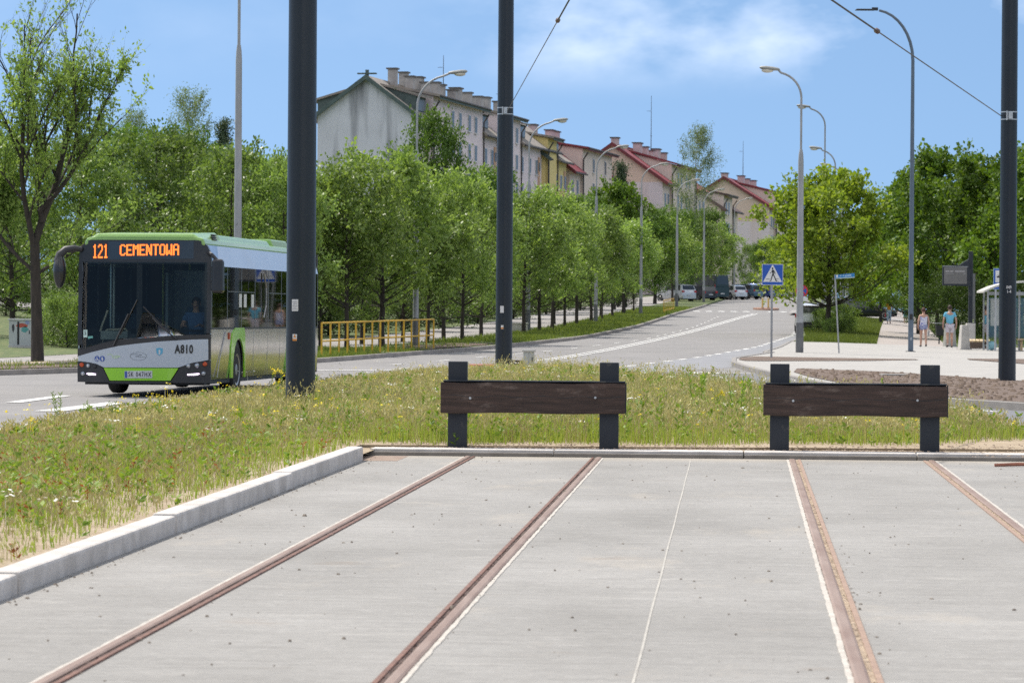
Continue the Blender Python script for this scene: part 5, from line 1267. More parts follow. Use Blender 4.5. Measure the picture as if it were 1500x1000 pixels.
YL = [(197, 573, 51), (216, 578, 52), (233, 572, 51), (241, 578, 50), (259, 584, 51), (200, 612, 44.5), (206, 630, 42.5), (392, 535, 58), (402, 549, 57), (412, 532, 58), (430, 532, 57), (438, 539, 56), (252, 640, 43), (1046, 565, 45)]
for i, (px, py, D) in enumerate(YL):
    weed(YF[i % 3], px, 600, D, tip(px, py, D), 'yellow-blossomed wild plant, %s from the left among the yellow flowers' % ords[sorted(range(14), key=lambda k: YL[k][0]).index(i)], 'yellow wild flowers', 'yellow_flower')
# short blades on the left verge and right lawn, so that the grass edge is not a painted sheet
n = 60000
y = 84 + 190 * rng.random(n) ** 1.5; x = np.interp(y, _Y, _xk) - .2 - 4.0 * rng.random(n)
z = np.array([T(a, b_) for a, b_ in zip(x, y)]) + .12
pat = np.sin(x * 2.1 + np.sin(y * .6)) + np.sin(y * .9)
k_ = (pat > -1.1) & ~((y > 122) & (y < 137) & (rng.random(n) < .9)) & ~((y < 98) & (rng.random(n) < .8))
V, F = blades(np.stack([x, y], 1)[k_], z[k_], rng.uniform(.06, .20, n)[k_], rng.uniform(.015, .03, n)[k_]); stuff('verge_grass', V, F, GR['verge'], 'short green grass on the verge along the left kerb', 'grass')
n = 40000
y = 146.5 + 100 * rng.random(n) ** 1.4; lo = np.interp(y, _Y, _xk) + np.interp(y, _Y, _w) + .3; hi = np.array([fpl(v) for v in y]); side_ = rng.random(n) < .7
x = np.where(side_, lo + (hi - lo) * rng.random(n), np.array([fpr(v) for v in y]) + 14 * rng.random(n))
z = np.array([T(a, b_) for a, b_ in zip(x, y)]) + .13
V, F = blades(np.stack([x, y], 1), z, rng.uniform(.05, .15, n) * np.where(side_, 1, 2.4), rng.uniform(.02, .035, n)); stuff('lawn_blades', V, F, GR['verge'], 'short lawn grass under the maples on the right', 'grass')
# grit and leaf crumbs on the concrete
n = 900; t = 12 + 25.4 * rng.random(n); s = np.where(rng.random(n) < .45, rng.choice([-2.80, -1.44, .70, 2.12, -3.84, -3.83, -3.82], n) + np.abs(rng.normal(size=n)) * .05, -3.8 + 9 * rng.random(n))
pp = np.array([tuple(tr(a, b_, .014)) for a, b_ in zip(s, t)])
sz = rng.uniform(.002, .009, n) * np.where(rng.random(n) < .04, 2.0, 1)
base = np.array([[-1, -1, 0], [1, -1, 0], [1, 1, 0], [-1, 1, 0], [-.6, -.6, .7], [.6, -.6, .7], [.6, .6, .7], [-.6, .6, .7]])
V = (pp[:, None, :] + base[None] * sz[:, None, None] * rng.uniform(.6, 1.5, (n, 1, 3))).reshape(-1, 3)
Fq = np.array([[4, 5, 6, 7], [0, 1, 5, 4], [1, 2, 6, 5], [2, 3, 7, 6], [3, 0, 4, 7]])
F = (Fq[None] + (np.arange(n) * 8)[:, None, None]).reshape(-1, 4)
stuff('grit', V, F, M('grit_dark', (.075, .06, .05), (.20, .17, .14), scale=30, rough=.95), 'dark grit and crumbs lying on the concrete slab', 'grit')
n = 1500; x = np.interp(rng.random(n), [0, 1], [-1.4, 9.5]); y = 38.3 + np.abs(rng.normal(size=n)) * .5; y = np.where(x > 5, 37.3 + 3.2 * rng.random(n), y); y = y - .063 * (x + 1)
sz = rng.uniform(.005, .016, n)
V = (np.stack([x, y, np.where(y > 38.56, .10, .078)], 1)[:, None, :] + base[None] * sz[:, None, None] * rng.uniform(.6, 1.5, (n, 1, 3))).reshape(-1, 3)
F = (Fq[None] + (np.arange(n) * 8)[:, None, None]).reshape(-1, 4)
stuff('soil_clods', V, F, M('clods', (.30, .24, .18), (.17, .12, .09), scale=20, rough=.95), 'crumbs of sandy soil behind the low kerb', 'soil')

# tall wisps that break the even line of the grass
P = island_pts(5200, 39.5, 92); h = rng.uniform(.34, .62, len(P)) * np.clip(hmap(P), .25, 1.1)
parts = [blades(P, np.full(len(P), ZI), h, rng.uniform(.004, .007, len(P)), .18)]
for k in range(5):
    C = np.stack([P[:, 0] + rng.normal(size=len(P)) * .02, P[:, 1] + rng.normal(size=len(P)) * .02, ZI + h * (.72 + .055 * k)], 1)
    parts.append(leaves(C, np.stack([rng.normal(size=len(C)) * .5, rng.normal(size=len(C)) * .5, np.ones(len(C))], 1), .05, rng, .35))
V, F = merge(parts); stuff('wispy_stalks', V, F, GR['straw'], 'tall thin seeding stalks rising above the island grass', 'grass stalks')
P = island_pts(1500, 38.8, 80); P = P[np.sin(P[:, 0] * 1.3 + 2) * np.sin(P[:, 1] * .55) > .1]
plants(0, .28, .55, 20, .075, GR['weed'], pts=P, name='tall_green_weeds', label='clumps of taller green weeds among the island grass', cat='weeds', up=.9)
# clods on the soil beds right of the stop road
n = 5200; y = 55 + 42 * rng.random(n); x = 7.3 + 16 * rng.random(n)
lo = np.interp(y, [54, 58.6, 61.6, 67, 75, 85, 92, 97], [11.1, 9.3, 8.4, 7.8, 7.5, 7.5, 7.7, 8.2]); hi = np.interp(y, [54, 70, 78.5, 86, 93, 97], [28, 26, 12.2, 11.2, 10, 8.3]); ok = (x > lo) & (x < hi)
x, y = x[ok], y[ok]; m_ = len(x); sz = rng.uniform(.012, .05, m_)
V = (np.stack([x, y, np.full(m_, .138)], 1)[:, None, :] + base[None] * sz[:, None, None] * rng.uniform(.6, 1.5, (m_, 1, 3))).reshape(-1, 3)
F = (Fq[None] + (np.arange(m_) * 8)[:, None, None]).reshape(-1, 4)
stuff('soil_clods', V, F, M('clods_brown', (.17, .125, .095), (.08, .058, .044), scale=6, rough=.95), 'brown clods on the bare soil bed beside the right road', 'soil')
# ---------------------------------------------------------------- street furniture
FM = {}
FM['mast'] = M('mast_anthracite', (.009, .013, .019), (.013, .018, .026), scale=1.5, rough=.36, spec=.5, rv=.06, stretch=(1, 1, .4))
FM['post'] = M('post_navy', (.008, .012, .021), (.013, .018, .027), scale=5, rough=.5, speck=(.05, .05, .048), sscale=7, sthr=.64)
FM['galv'] = M('galvanised', (.36, .37, .38), (.26, .27, .28), scale=2.5, rough=.6, metal=.25, stretch=(1, 1, .5), speck=(.2, .2, .2), sscale=14, sthr=.68)
FM['galvd'] = M('galv_dark', (.16, .165, .17), (.12, .12, .125), scale=3, rough=.6, metal=.3)
FM['bluegrey'] = M('pole_bluegrey', (.10, .135, .18), (.085, .115, .155), scale=2, rough=.45, coat=.2)
FM['wood'] = None
m, nt, b = _nt('weathered_board'); L = nt.links.new
tc = node(nt, 'ShaderNodeTexCoord'); mp = node(nt, 'ShaderNodeMapping'); mp.inputs['Scale'].default_value = (1.2, 8, 16); L(tc.outputs['Object'], mp.inputs[0])
n1 = node(nt, 'ShaderNodeTexNoise'); n1.inputs['Scale'].default_value = 1.6; n1.inputs['Detail'].default_value = 8; n1.inputs['Roughness'].default_value = .7; n1.inputs['Distortion'].default_value = .6; L(mp.outputs[0], n1.inputs['Vector'])
r = node(nt, 'ShaderNodeValToRGB'); r.color_ramp.elements[0].position = .30; r.color_ramp.elements[1].position = .72
r.color_ramp.elements[0].color = (.014, .008, .006, 1); r.color_ramp.elements[1].color = (.075, .044, .034, 1); L(n1.outputs['Fac'], r.inputs[0])
mp2 = node(nt, 'ShaderNodeMapping'); mp2.inputs['Scale'].default_value = (1.6, 3, 5); L(tc.outputs['Object'], mp2.inputs[0])
n2 = node(nt, 'ShaderNodeTexNoise'); n2.inputs['Scale'].default_value = 1.7; n2.inputs['Detail'].default_value = 7; n2.inputs['Roughness'].default_value = .72; L(mp2.outputs[0], n2.inputs['Vector'])
r2 = node(nt, 'ShaderNodeValToRGB'); r2.color_ramp.elements[0].position = .55; r2.color_ramp.elements[1].position = .78; r2.color_ramp.elements[1].color = (.55, .55, .55, 1); L(n2.outputs['Fac'], r2.inputs[0])
mx = node(nt, 'ShaderNodeMix', data_type='RGBA'); L(r2.outputs[0], mx.inputs['Factor']); L(r.outputs[0], mx.inputs['A']); mx.inputs['B'].default_value = (.30, .235, .20, 1)
L(mx.outputs['Result'], b.inputs['Base Color']); b.inputs['Roughness'].default_value = .75
bu = node(nt, 'ShaderNodeBump'); bu.inputs['Strength'].default_value = .7; bu.inputs['Distance'].default_value = .01; L(n1.outputs['Fac'], bu.inputs['Height']); L(bu.outputs[0], b.inputs['Normal'])
FM['wood'] = m
FM['bolt'] = M('bolt_zinc', (.55, .56, .57), (.45, .46, .47), scale=8, rough=.35, metal=.6)
FM['yellow'] = M('paint_yellow', (.66, .40, .025), (.50, .29, .02), scale=3, rough=.55, speck=(.24, .12, .04), sscale=9, sthr=.70)
FM['conc'] = M('concrete_block', (.52, .50, .47), (.42, .40, .38), scale=3, rough=.9, bump=.2)
FM['grey'] = M('cabinet_grey', (.44, .46, .47), (.38, .40, .41), scale=2, rough=.6)
FM['slat'] = M('bench_slat', (.62, .47, .29), (.50, .36, .21), scale=4, rough=.7, stretch=(1, 6, 1))
FM['glass'] = glassmat('shelter_glass', (.80, .86, .84), .05)
FM['blue'] = M('sign_blue', (.012, .085, .42), (.011, .08, .40), scale=2, rough=.4)
FM['white'] = M('sign_white', (.70, .70, .69), (.66, .66, .65), scale=2, rough=.4)
FM['black'] = M('sign_black', (.012, .012, .014), (.016, .016, .018), rough=.5)
FM['red'] = M('sign_red', (.48, .02, .03), (.44, .02, .028), rough=.4)
FM['sticker'] = M('sticker_white', (.66, .66, .68), (.6, .6, .62), scale=6, rough=.6)
FM['ink'] = M('ink_grey', (.22, .22, .24), (.3, .3, .32), scale=6, rough=.6)
FM['orange'] = M('sticker_orange', (.62, .25, .05), (.58, .23, .05), rough=.6)

def mast(px, D, r0, label, z0=.08, h=12.0):
    p = at(px, 500, D); t = thing('catenary_mast', label, 'mast', (p.x, D, z0), 0, 'dark catenary masts')
    k = MB(); k.lathe([(r0 * 1.02, -.3), (r0 * 1.0, .4), (r0 * .90, h), (r0 * .5, h + .05)], 40); k.build('shaft', FM['mast'], t, smooth=True)
    return t
def curved_patch(t, name, r, a0, w, z, h, m, par=None, off=.003):
    """sticker that follows a round shaft; a0 = angle from the camera side"""
    k = MB(); n = 8; vs, fs = [], []
    for i in range(n + 1):
        a = -math.pi / 2 + a0 + (i / n - .5) * w / r
        for zz in (z - h / 2, z + h / 2): vs.append(((r + off) * math.cos(a), (r + off) * math.sin(a), zz))
    for i in range(n): fs.append((2 * i, 2 * i + 2, 2 * i + 3, 2 * i + 1))
    k.add(vs, fs); return k.build(name, m, par if par is not None else t)
def mast_text(t, s, r, a0, z, h, m, name):
    me = textmesh(s, h, .001, .8, bold=.0015)
    for v in me.vertices:
        a = -math.pi / 2 + a0 + v.co.x / r; v.co = ((r + .004 + v.co.z) * math.cos(a), (r + .004 + v.co.z) * math.sin(a), z + v.co.y)
    return link(name, me, m, t)
def mz(px, py, D): return at(px, py, D).z
m1 = mast(440.5, 51, .222, 'thick dark mast standing in the wild grass right of the bus')
def st(t, z0, px, py, D, r, w, h, m, name, cx, par=None, off=.003):
    z = mz(px, py, D) - z0; a = math.asin(max(-1, min(1, (px - cx) / 5000 * D / r))); return curved_patch(t, name, r, a, w, z, h, m, par, off)
s1 = st(m1, .08, 434.5, 447, 51, .219, .102, .175, FM['sticker'], 'notice', 442)
for j in range(5): st(m1, .08, 434.5, 441.5 + j * 2.6 + 1, 51, .219, .08 - .02 * (j % 2), .008, FM['ink'], 'notice_line', 442, s1, .005)
s2 = st(m1, .08, 434.5, 494, 51, .219, .07, .10, FM['sticker'], 'warning_sticker', 442)
st(m1, .08, 434.5, 497.5, 51, .219, .068, .03, FM['orange'], 'warning_band', 442, s2, .005)
k = MB(); zc = mz(434.5, 492, 51) - .08; a = math.asin(-7.5 / 5000 * 51 / .219) - math.pi / 2
k.add([((.225) * math.cos(a + q), (.225) * math.sin(a + q), zc + w) for q, w in ((-.10, -.022), (.10, -.022), (0, .03))], [(0, 1, 2)]); k.build('warning_triangle', FM['orange'], s2)
m2 = mast(738, 95, .235, 'dark mast in the middle behind the left wooden barrier')
s1 = st(m2, .08, 737, 453, 95, .232, .10, .19, FM['sticker'], 'notice', 740); s2 = st(m2, .08, 737.5, 479, 95, .232, .07, .11, FM['sticker'], 'warning_sticker', 740); st(m2, .08, 737.5, 480.5, 95, .232, .068, .04, FM['orange'], 'warning_band', 740, s2, .005)
m3 = mast(1475.5, 81, .205, 'dark mast with white number at the right edge on bare soil', .14)
z_ = mz(1474, 421, 81) - .14
mast_text(m3, '049', .202, 0, z_, .072, FM['white'], 'mast_number'); mast_text(m3, '1-4', .202, 0, mz(1474, 427.2, 81) - .14, .072, FM['white'], 'mast_number')
def clamp(t, px, py, D, r, z0):
    z = mz(px, py, D) - z0
    k = MB(); k.lathe([(r, -.10), (r + .012, -.10), (r + .012, -.075), (r, -.075)], 28, (0, 0, z)); c = k.build('mast_clamp', FM['bolt'], t, smooth=False)
    k = MB(); k.lathe([(r, .075), (r + .012, .075), (r + .012, .10), (r, .10)], 28, (0, 0, z)); k.build('clamp_band', FM['bolt'], c)
    k = MB(); k.box((0, -r - .03, z), (.10, .07, .16)); k.box((-.08, -r - .01, z), (.03, .05, .22)); k.build('clamp_bracket', FM['bolt'], c)
    return z + z0
zc2 = clamp(m2, 741, 163, 95, .215, .08); zc3 = clamp(m3, 1478, 170, 81, .192, .14)
def wire(pts, r, label, sag=0, ins=None, tail=.018):
    P = []
    a, b_ = Vector(pts[0]), Vector(pts[1]); n = 24
    for i in range(n + 1):
        q = a.lerp(b_, i / n); q.z -= sag * 4 * (i / n) * (1 - i / n); P.append(q)
    t = thing('span_wire', label, 'wire', tuple(P[0]))
    o = P[0]
    j = max(1, int(ins * n)) if ins else n
    k = MB(); k.tube([q - o for q in P[:j + 1]], r, 6); k.build('thin_wire', FM['galvd'], t)
    if ins:
        k = MB(); k.tube([q - o for q in P[j:]], tail, 6); k.build('insulated_wire', FM['post'], t)
        q = P[j] - o; d = (P[j + 1] - P[j]).normalized(); k = MB(); k.tube([q - d * .16, q - d * .08, q, q + d * .08, q + d * .16], [.018, .05, .03, .05, .018], 8); k.build('insulator', M('insulator_brown', (.14, .08, .06), (.1, .06, .05), rough=.3), t)
    return t
def rayend(px, py, p0, z): 
    a, b_ = ray(px, py); D = (z - CAMZ) / b_; q = Vector((a * D, D, z)); return p0 + (q - p0) * 1.6
p0 = Vector((m2.location.x + .06, 94.76, zc2)); wire((p0, rayend(834, 0, p0, 7.5)), .011, 'thin wire rising from the clamp on the middle mast', ins=.57)
p0 = Vector((m3.location.x - .2, 80.95, zc3)); wire((p0, rayend(1218, 0, p0, 6.7)), .012, 'wire with insulator rising left from the right mast clamp', ins=.535, tail=.016)
# wooden buffer barriers at the ends of the tracks
def barrier(s0, s1, label):
    c = tr((s0 + s1) / 2, 38.32, .07); t = thing('track_end_barrier', label, 'barrier', tuple(c), -ANG, 'wooden barriers at the track ends')
    w = s1 - s0
    for i, x in enumerate((-w / 2 + .185, w / 2 - .185)):
        k = MB(); k.box((x, .10, .43), (.215, .11, 1.10)); po = k.build('post', FM['post'], t, bevel=.008)
        k = MB(); k.lathe([(.014, -.012), (.014, -.003), (.008, 0)], 12, (x * .80 + (.02 if i else -.02), -.0605, .575 + (.012 if i else -.004)), 'y'); k.build('bolt', FM['bolt'], t)
    bd = MB(); bd.box((0, 0, .575), (w, .105, .345)); bo = bd.build('board', FM['wood'], t, bevel=.012)
    bm = bmesh.new(); bm.from_mesh(bo.data)
    for x in np.arange(-w / 2 + .1, w / 2, .1): bmesh.ops.bisect_plane(bm, geom=bm.verts[:] + bm.edges[:] + bm.faces[:], plane_co=(x, 0, 0), plane_no=(1, 0, 0))
    for v in bm.verts: v.co.z += .005 * math.sin(v.co.x * 5 + s0 * 3) + (.004 * math.sin(v.co.x * 11) if v.co.z > .6 else 0)
    bm.to_mesh(bo.data); bm.free()
    k = MB(); k.box((.01, .03, .763), (w - .03, .17, .012)); k.box((.01, .112 - .002, .745), (w - .03, .006, .05)); k.build('cover_plate', FM['post'], t)
    k = MB(); k.box((w / 2 + .006, .02, .575), (.008, .11, .36)); k.build('end_plate', FM['post'], t)
    k = MB(); rd = random.Random(s1)
    x = -w / 2 + .05
    vs, fs = [], []
    n = 30
    for q in range(n): 
        xx = -w / 2 + .04 + (w - .08) * q / (n - 1); zz = .590 + .010 * math.sin(q * .9) + rd.uniform(-.003, .003); hw = .0022 + .0016 * math.sin(q * .7) ** 2
        vs += [(xx, -.0535, zz - hw), (xx, -.0535, zz + hw)]
    fs = [(2 * q, 2 * q + 2, 2 * q + 3, 2 * q + 1) for q in range(n - 1)]
    k.add(vs, fs); k.build('crack', FM['black'], bo)
    return t
pl_, pr_ = at(645, 580, 38.2), at(916, 585, 38.2)
def s_of(px, t): # lateral track coordinate seen at a picture column
    lo, hi = -8, 8
    for _ in range(50):
        m_ = (lo + hi) / 2; v = tr(m_, t, .6)
        if to_px(v.x, v.y, v.z)[0] < px: lo = m_
        else: hi = m_
    return lo
barrier(s_of(645.5, 38.3), s_of(916, 38.3), 'left weathered wooden barrier with two bolts on dark steel posts')
barrier(s_of(1118, 38.3), s_of(1387.5, 38.3), 'right weathered wooden barrier, darker red-brown board on steel posts')
# street lamps
def lamp(px, D, label, H=10.4, arm=1.95, sgn=1, kind='old', z=None, group='old grey street lamps', thick=.105):
    zb = (T(at(px, 470, D).x, D) + .1) if z is None else z
    p = at(px, 500 - (500 - 464) * 1.0, D)
    # foot placed so that the shaft crosses the horizon line at this column
    t = thing('street_lamp', label, 'street lamp', (p.x, D, zb), 0, group)
    if kind == 'old':
        hb = H * .70
        k = MB(); k.tube([(0, 0, -.3), (0, 0, 0), (0, 0, 1.1)], [thick * 1.25, thick * 1.25, thick * 1.2], 16); k.build('lamp_base', FM['galvd'], t, smooth=True)
        k = MB(); k.tube([(0, 0, 1.1), (0, 0, hb - .25), (0, 0, hb), (0, 0, hb + .18)], [thick * 1.1, thick * .86, thick * .74, .052], 16); k.build('pole', FM['galv'], t, smooth=True)
        ra = 1.25 if arm > 1.3 else .95
        pts = [Vector((0, 0, hb + .1)), Vector((0, 0, H - ra - .1))]
        for i in range(1, 9):
            a = math.pi / 2 * i / 8 * .86; pts.append(Vector((sgn * ra * (1 - math.cos(a)), 0, H - ra - .1 + ra * math.sin(a) * .98)))
        e = pts[-1]; pts.append(Vector((sgn * arm * .80, 0, e.z + .10)))
        k = MB(); k.tube(pts, .042, 10); k.build('arm', FM['galv'], t, smooth=True)
        q = pts[-1]
        k = MB(); rot = [(0, .03), (.06, .06), (.25, .085), (.5, .095), (.68, .07), (.74, .02)]
        vs, fs = [], []; n = 12
        for (l, r_) in rot:
            for i in range(n):
                a = 2 * math.pi * i / n; zz = r_ * math.sin(a) * (.9 if math.sin(a) > 0 else .8)
                vs.append((q.x + sgn * (l - .05), r_ * 1.25 * math.cos(a), q.z + .02 + zz + l * .09))
        for j in range(len(rot) - 1):
            for i in range(n): fs.append((j * n + i, j * n + (i + 1) % n, (j + 1) * n + (i + 1) % n, (j + 1) * n + i))
        fs += [tuple(range(n)), tuple((len(rot) - 1) * n + i for i in range(n))]
        k.add(vs, fs); hd = k.build('lamp_head', M('lamp_head_grey', (.30, .30, .28), (.22, .22, .2), scale=4, rough=.5), t, smooth=True)
        k = MB(); k.ball((q.x + sgn * .40, 0, q.z - .02), .2, 12, 6, (1.1, .5, .42)); k.build('lamp_glass', M('lamp_bowl', (.66, .62, .52), (.55, .5, .42), scale=5, rough=.3), hd, smooth=True)
    return t
lp = [(347.5, 92, 'tall grey street lamp behind the bus roof, its head above the photo'), (609, 130, 'grey street lamp at the corner of the lilac block'), (773.5, 168, 'grey street lamp just right of the middle dark mast'), (872.5, 202, 'grey street lamp in front of the cream house'),
      (938.5, 236, 'grey street lamp in front of the peach gable'), (991, 280, 'grey street lamp in front of the tall birch'), (1030.5, 315, 'grey street lamp right of the tall birch'), (1075, 356, 'farthest grey street lamp on the left roadside, before the far red roof')]
for px, D, lb in lp: lamp(px, D, lb, arm=1.52, H=10.45 if D > 100 else 12.2, thick=.10)
lp = [(1171.5, 124, 'rusty-footed grey street lamp left of the bright maple'), (1206.5, 182, 'second grey street lamp on the right, lamp head over the sky'), (1222, 198, 'third grey street lamp on the right above the bright maple'), (1233, 228, 'fourth street lamp on the right, only its arm above the maple'), (1240, 262, 'lowest small street lamp arm above the bright maple')]
for px, D, lb in lp: lamp(px, D, lb, arm=1.05, sgn=-1, H=10.3 if D != 182 else 11.9, thick=.115)
p = at(1334, 500, 131); t = thing('street_lamp', 'slim blue-grey street lamp with flat head standing on the paving', 'street lamp', (p.x, 131, T(p.x, 131) + .12))
k = MB(); k.tube([(0, 0, -.2), (0, 0, 1.2)], [.105, .10], 16); k.build('lamp_base', FM['bluegrey'], t, smooth=True)
H_ = mz(1290, 13, 131) - t.location.z
pts = [Vector((0, 0, 1.2)), Vector((0, 0, 6)), Vector((0, 0, H_ - 2.0))] + [Vector((-1.5 * (1 - math.cos(a)), 0, H_ - 2.0 + 1.95 * math.sin(a))) for a in np.linspace(.2, math.pi / 2 * .92, 8)]
k = MB(); k.tube(pts, [.098, .085, .066] + [.062 - .002 * i for i in range(8)], 14); k.build('pole', FM['bluegrey'], t, smooth=True)
k = MB(); q = pts[-1]; k.box((q.x - .55, 0, q.z + .02), (.75, .26, .06), tap=.85); k.box((q.x - .16, 0, q.z + .05), (.24, .12, .12)); k.build('lamp_head', FM['post'], t, bevel=.015)
for dz, h_ in ((mz(1334, 464, 131), .22), (mz(1334, 496, 131), .09)): curved_patch(t, 'sticker', .098, 0, .13 if h_ > .2 else .05, dz - t.location.z, h_, FM['black'] if h_ > .2 else FM['sticker'])
k = MB(); k.lathe([(.2, 0), (.2, .02), (.11, .03)], 16); k.build('base_flange', FM['post'], t)
# yellow railing along the kerb
D0 = solveD(471, -.75, lo=96); D1 = solveD(635, -.75, lo=100)
t = thing('yellow_railing', 'long yellow tube railing along the left kerb behind the bus', 'railing', (xk(D0) - .75, D0, 0)); o = t.location
ny = 15
def rp(f, z): D = D0 + (D1 - D0) * f; x = xk(D) - .75; return Vector((x, D, T(x, D) + .1 + z)) - o
for i in range(ny):
    f = i / (ny - 1); k = MB(); k.tube([rp(f, -.2), rp(f, 1.12)], .03, 8); k.build('railing_post', FM['yellow'], t)
for z in (1.10, .52):
    k = MB(); k.tube([rp(f, z) for f in np.linspace(0, 1, 24)], .028, 8); k.build('railing_bar', FM['yellow'], t)
D2, D3 = solveD(972, -.8, lo=180), solveD(987, -.8, lo=180)
t = thing('yellow_railing', 'short yellow barrier on the far verge before the silver car', 'railing', (xk(D2) - .8, D2, 0)); o = t.location
def rp2(f, z): D = D2 + (D3 - D2) * f; x = xk(D) - .8; return Vector((x, D, T(x, D) + .12 + z)) - o
for i in range(9): k = MB(); k.tube([rp2(i / 8, -.1), rp2(i / 8, .95)], .03 if i % 8 == 0 else .018, 6); k.build('railing_post', FM['yellow'], t)
for z in (.93, .2): k = MB(); k.tube([rp2(f, z) for f in np.linspace(0, 1, 6)], .03, 6); k.build('railing_bar', FM['yellow'], t)
# cabinets
def cabinet(px, py, D, w, d, h, label, m=None, name='utility_cabinet', zoff=.1, rz=0, stripe=False):
    p = at(px, py, D); t = thing(name, label, 'cabinet', (p.x, D, T(p.x, D) + zoff), rz)
    m = m or FM['grey']
    k = MB(); k.box((0, 0, .04), (w + .04, d + .04, .10)); k.build('plinth', FM['conc'], t)
    k = MB(); k.box((0, 0, .09 + h / 2), (w, d, h)); k.build('cabinet_body', m, t, bevel=.01)
    k = MB(); k.box((0, 0, .09 + h + .035), (w + .07, d + .07, .06)); k.build('cabinet_lid', M('lid', (.5, .5, .5), (.42, .42, .42), rough=.6), t, bevel=.01)
    k = MB(); k.box((w * .3, -d / 2 - .012, .09 + h * .55), (.02, .02, .12)); k.build('handle', FM['post'], t)
    if stripe:
        k = MB(); k.box((-.12, -d / 2 - .003, .09 + h * .5), (.07, .006, h * .92)); k.build('dark_stripe', FM['black'], t)
        for (x, z, w_, h_, c) in ((.0, .7, .42, .10, (.45, .09, .06)), (.1, .55, .3, .16, (.10, .32, .32)), (-.3, .62, .1, .2, (.05, .05, .06)), (.2, .8, .2, .07, (.25, .3, .5))):
            k = MB(); rd = random.Random(x); n = 9
            k.add([(x + w_ / 2 * math.cos(6.28 * q / n) * rd.uniform(.5, 1.1), -d / 2 - .0045, .09 + z + h_ * math.sin(6.28 * q / n) * rd.uniform(.5, 1.1)) for q in range(n)], [tuple(range(n))]); k.build('graffiti_patch', M('graffiti', c, rough=.6), t)
    else:
        k = MB(); k.box((0, -d / 2 - .001, .09 + h * .5), (.006, .004, h * .95)); k.build('door_gap', FM['ink'], t)
    return t
cabinet(33, 505, 117, .88, .4, .86, 'grey utility cabinet with dark stripe and faded graffiti on the lawn', stripe=True)
cabinet(774.5, 540, 92, .30, .2, .42, 'small grey metal cabinet beside the foot of the middle mast')
p = at(759, 488, 165); t = thing('concrete_box', 'low pale concrete box on the verge behind the middle mast', 'planter', (p.x, 165, T(p.x, 165) + .12))
k = MB(); k.box((0, 0, .21), (.95, .5, .42), tap=.94); k.build('box_body', FM['conc'], t, bevel=.02); k = MB(); k.box((0, 0, .45), (1.0, .56, .07)); k.build('box_rim', FM['conc'], t, bevel=.015)
# red paving and dark cable coil beside the middle mast
p = at(728, 533, 98); struct(sheet('red_paving', [(y, p.x - .8, p.x + .75) for y in (96.9, 97.6, 98.4)], .16, M('red_paver', (.36, .10, .075), (.26, .075, .06), scale=6, rough=.85), skirt=.2))
t = thing('cable_coil', 'dark coil of cable lying on the red paving behind the middle mast', 'cable', (at(757, 531, 97.4).x, 97.4, .18))
for i in range(3): k = MB(); k.tube([(.22 * math.cos(a) * (1 - .1 * i), .2 * math.sin(a), .03 + .045 * i + .01 * math.sin(3 * a)) for a in np.linspace(0, 6.28, 18)], .03, 6); k.build('cable_loop', FM['black'], t)
# traffic island with two yellow bollards
pi_ = gnd(1122, 453.5)
o = sheet('traffic_island', [(pi_[1] + q, pi_[0] - 1.0 * math.sqrt(max(.02, 1 - (q / 4) ** 2)), pi_[0] + 1.0 * math.sqrt(max(.02, 1 - (q / 4) ** 2))) for q in np.arange(-4, 4.1, .5)], .13, M('brick_island', (.30, .17, .12), (.24, .14, .1), scale=2, rough=.9), skirt=.15); struct(o)
for i, px in enumerate((1117, 1125.5)):
    p = at(px, 450, pi_[1]); t = thing('island_bollard', ['left yellow bollard on the brick traffic island', 'right yellow bollard on the brick traffic island'][i], 'bollard', (p.x, pi_[1], T(p.x, pi_[1]) + .12), 0, 'yellow bollards on the traffic island')
    k = MB(); k.tube([(0, 0, 0), (0, 0, .82)], .075, 12); k.build('bollard_post', M('bollard_yellow', (.62, .46, .16), (.52, .38, .13), scale=3, rough=.6), t, smooth=True); k = MB(); k.lathe([(.12, 0), (.12, .04), (.08, .05)], 12, (0, 0, 0)); k.build('bollard_foot', FM['black'], t); k = MB(); k.ball((0, 0, .82), .076, 12, 6, (1, 1, .5)); k.build('bollard_cap', FM['sticker'], t, smooth=True)
# road signs
def flatpoly(pts, y, m, name, par, th=.004):
    k = MB(); k.prism(pts, 0, th, lambda p, q, h: (p, y - h, q)); return k.build(name, m, par)
def circ(cx, cz, r, n=24): return [(cx + r * math.cos(6.2832 * i / n), cz + r * math.sin(6.2832 * i / n)) for i in range(n)]
D = 113.5; p = at(1130, 540, D); zt = T(p.x, D) + .12
t = thing('crossing_sign', 'blue pedestrian crossing sign on a slim grey post', 'road sign', (p.x, D, zt), R(3))
k = MB(); k.tube([(0, .05, -.2), (0, .05, mz(1130, 388, D) - zt)], .038, 12); k.build('sign_post', FM['galv'], t, smooth=True)
zc = mz(1130.5, 402.5, D) - zt; w = .355
bk = flatpoly([(-w + .012, zc - w + .012), (w + .012, zc - w + .012), (w + .012, zc + w), (-w + .012, zc + w)], .0, FM['white'], 'sign_board', t, .012)
flatpoly([(-w + .027, zc - w + .027), (w - .003, zc - w + .027), (w - .003, zc + w - .015), (-w + .027, zc + w - .015)], -.012, FM['blue'], 'blue_field', bk)
c_ = .012; flatpoly([(c_ - .315, zc - .235), (c_ + .315, zc - .235), (c_ + .012, zc + .325), (c_ - .012, zc + .325)], -.016, FM['white'], 'white_triangle', bk)
def fig(pts, nm='walker_figure'): flatpoly([(c_ + x * .355, zc + z * .355) for x, z in pts], -.020, FM['black'], nm, bk, .003)
fig(circ(0, .60, .085, 14)); fig([(-.02, .50), (.10, .46), (.13, .30), (.12, .04), (-.02, .02), (-.04, .25)])
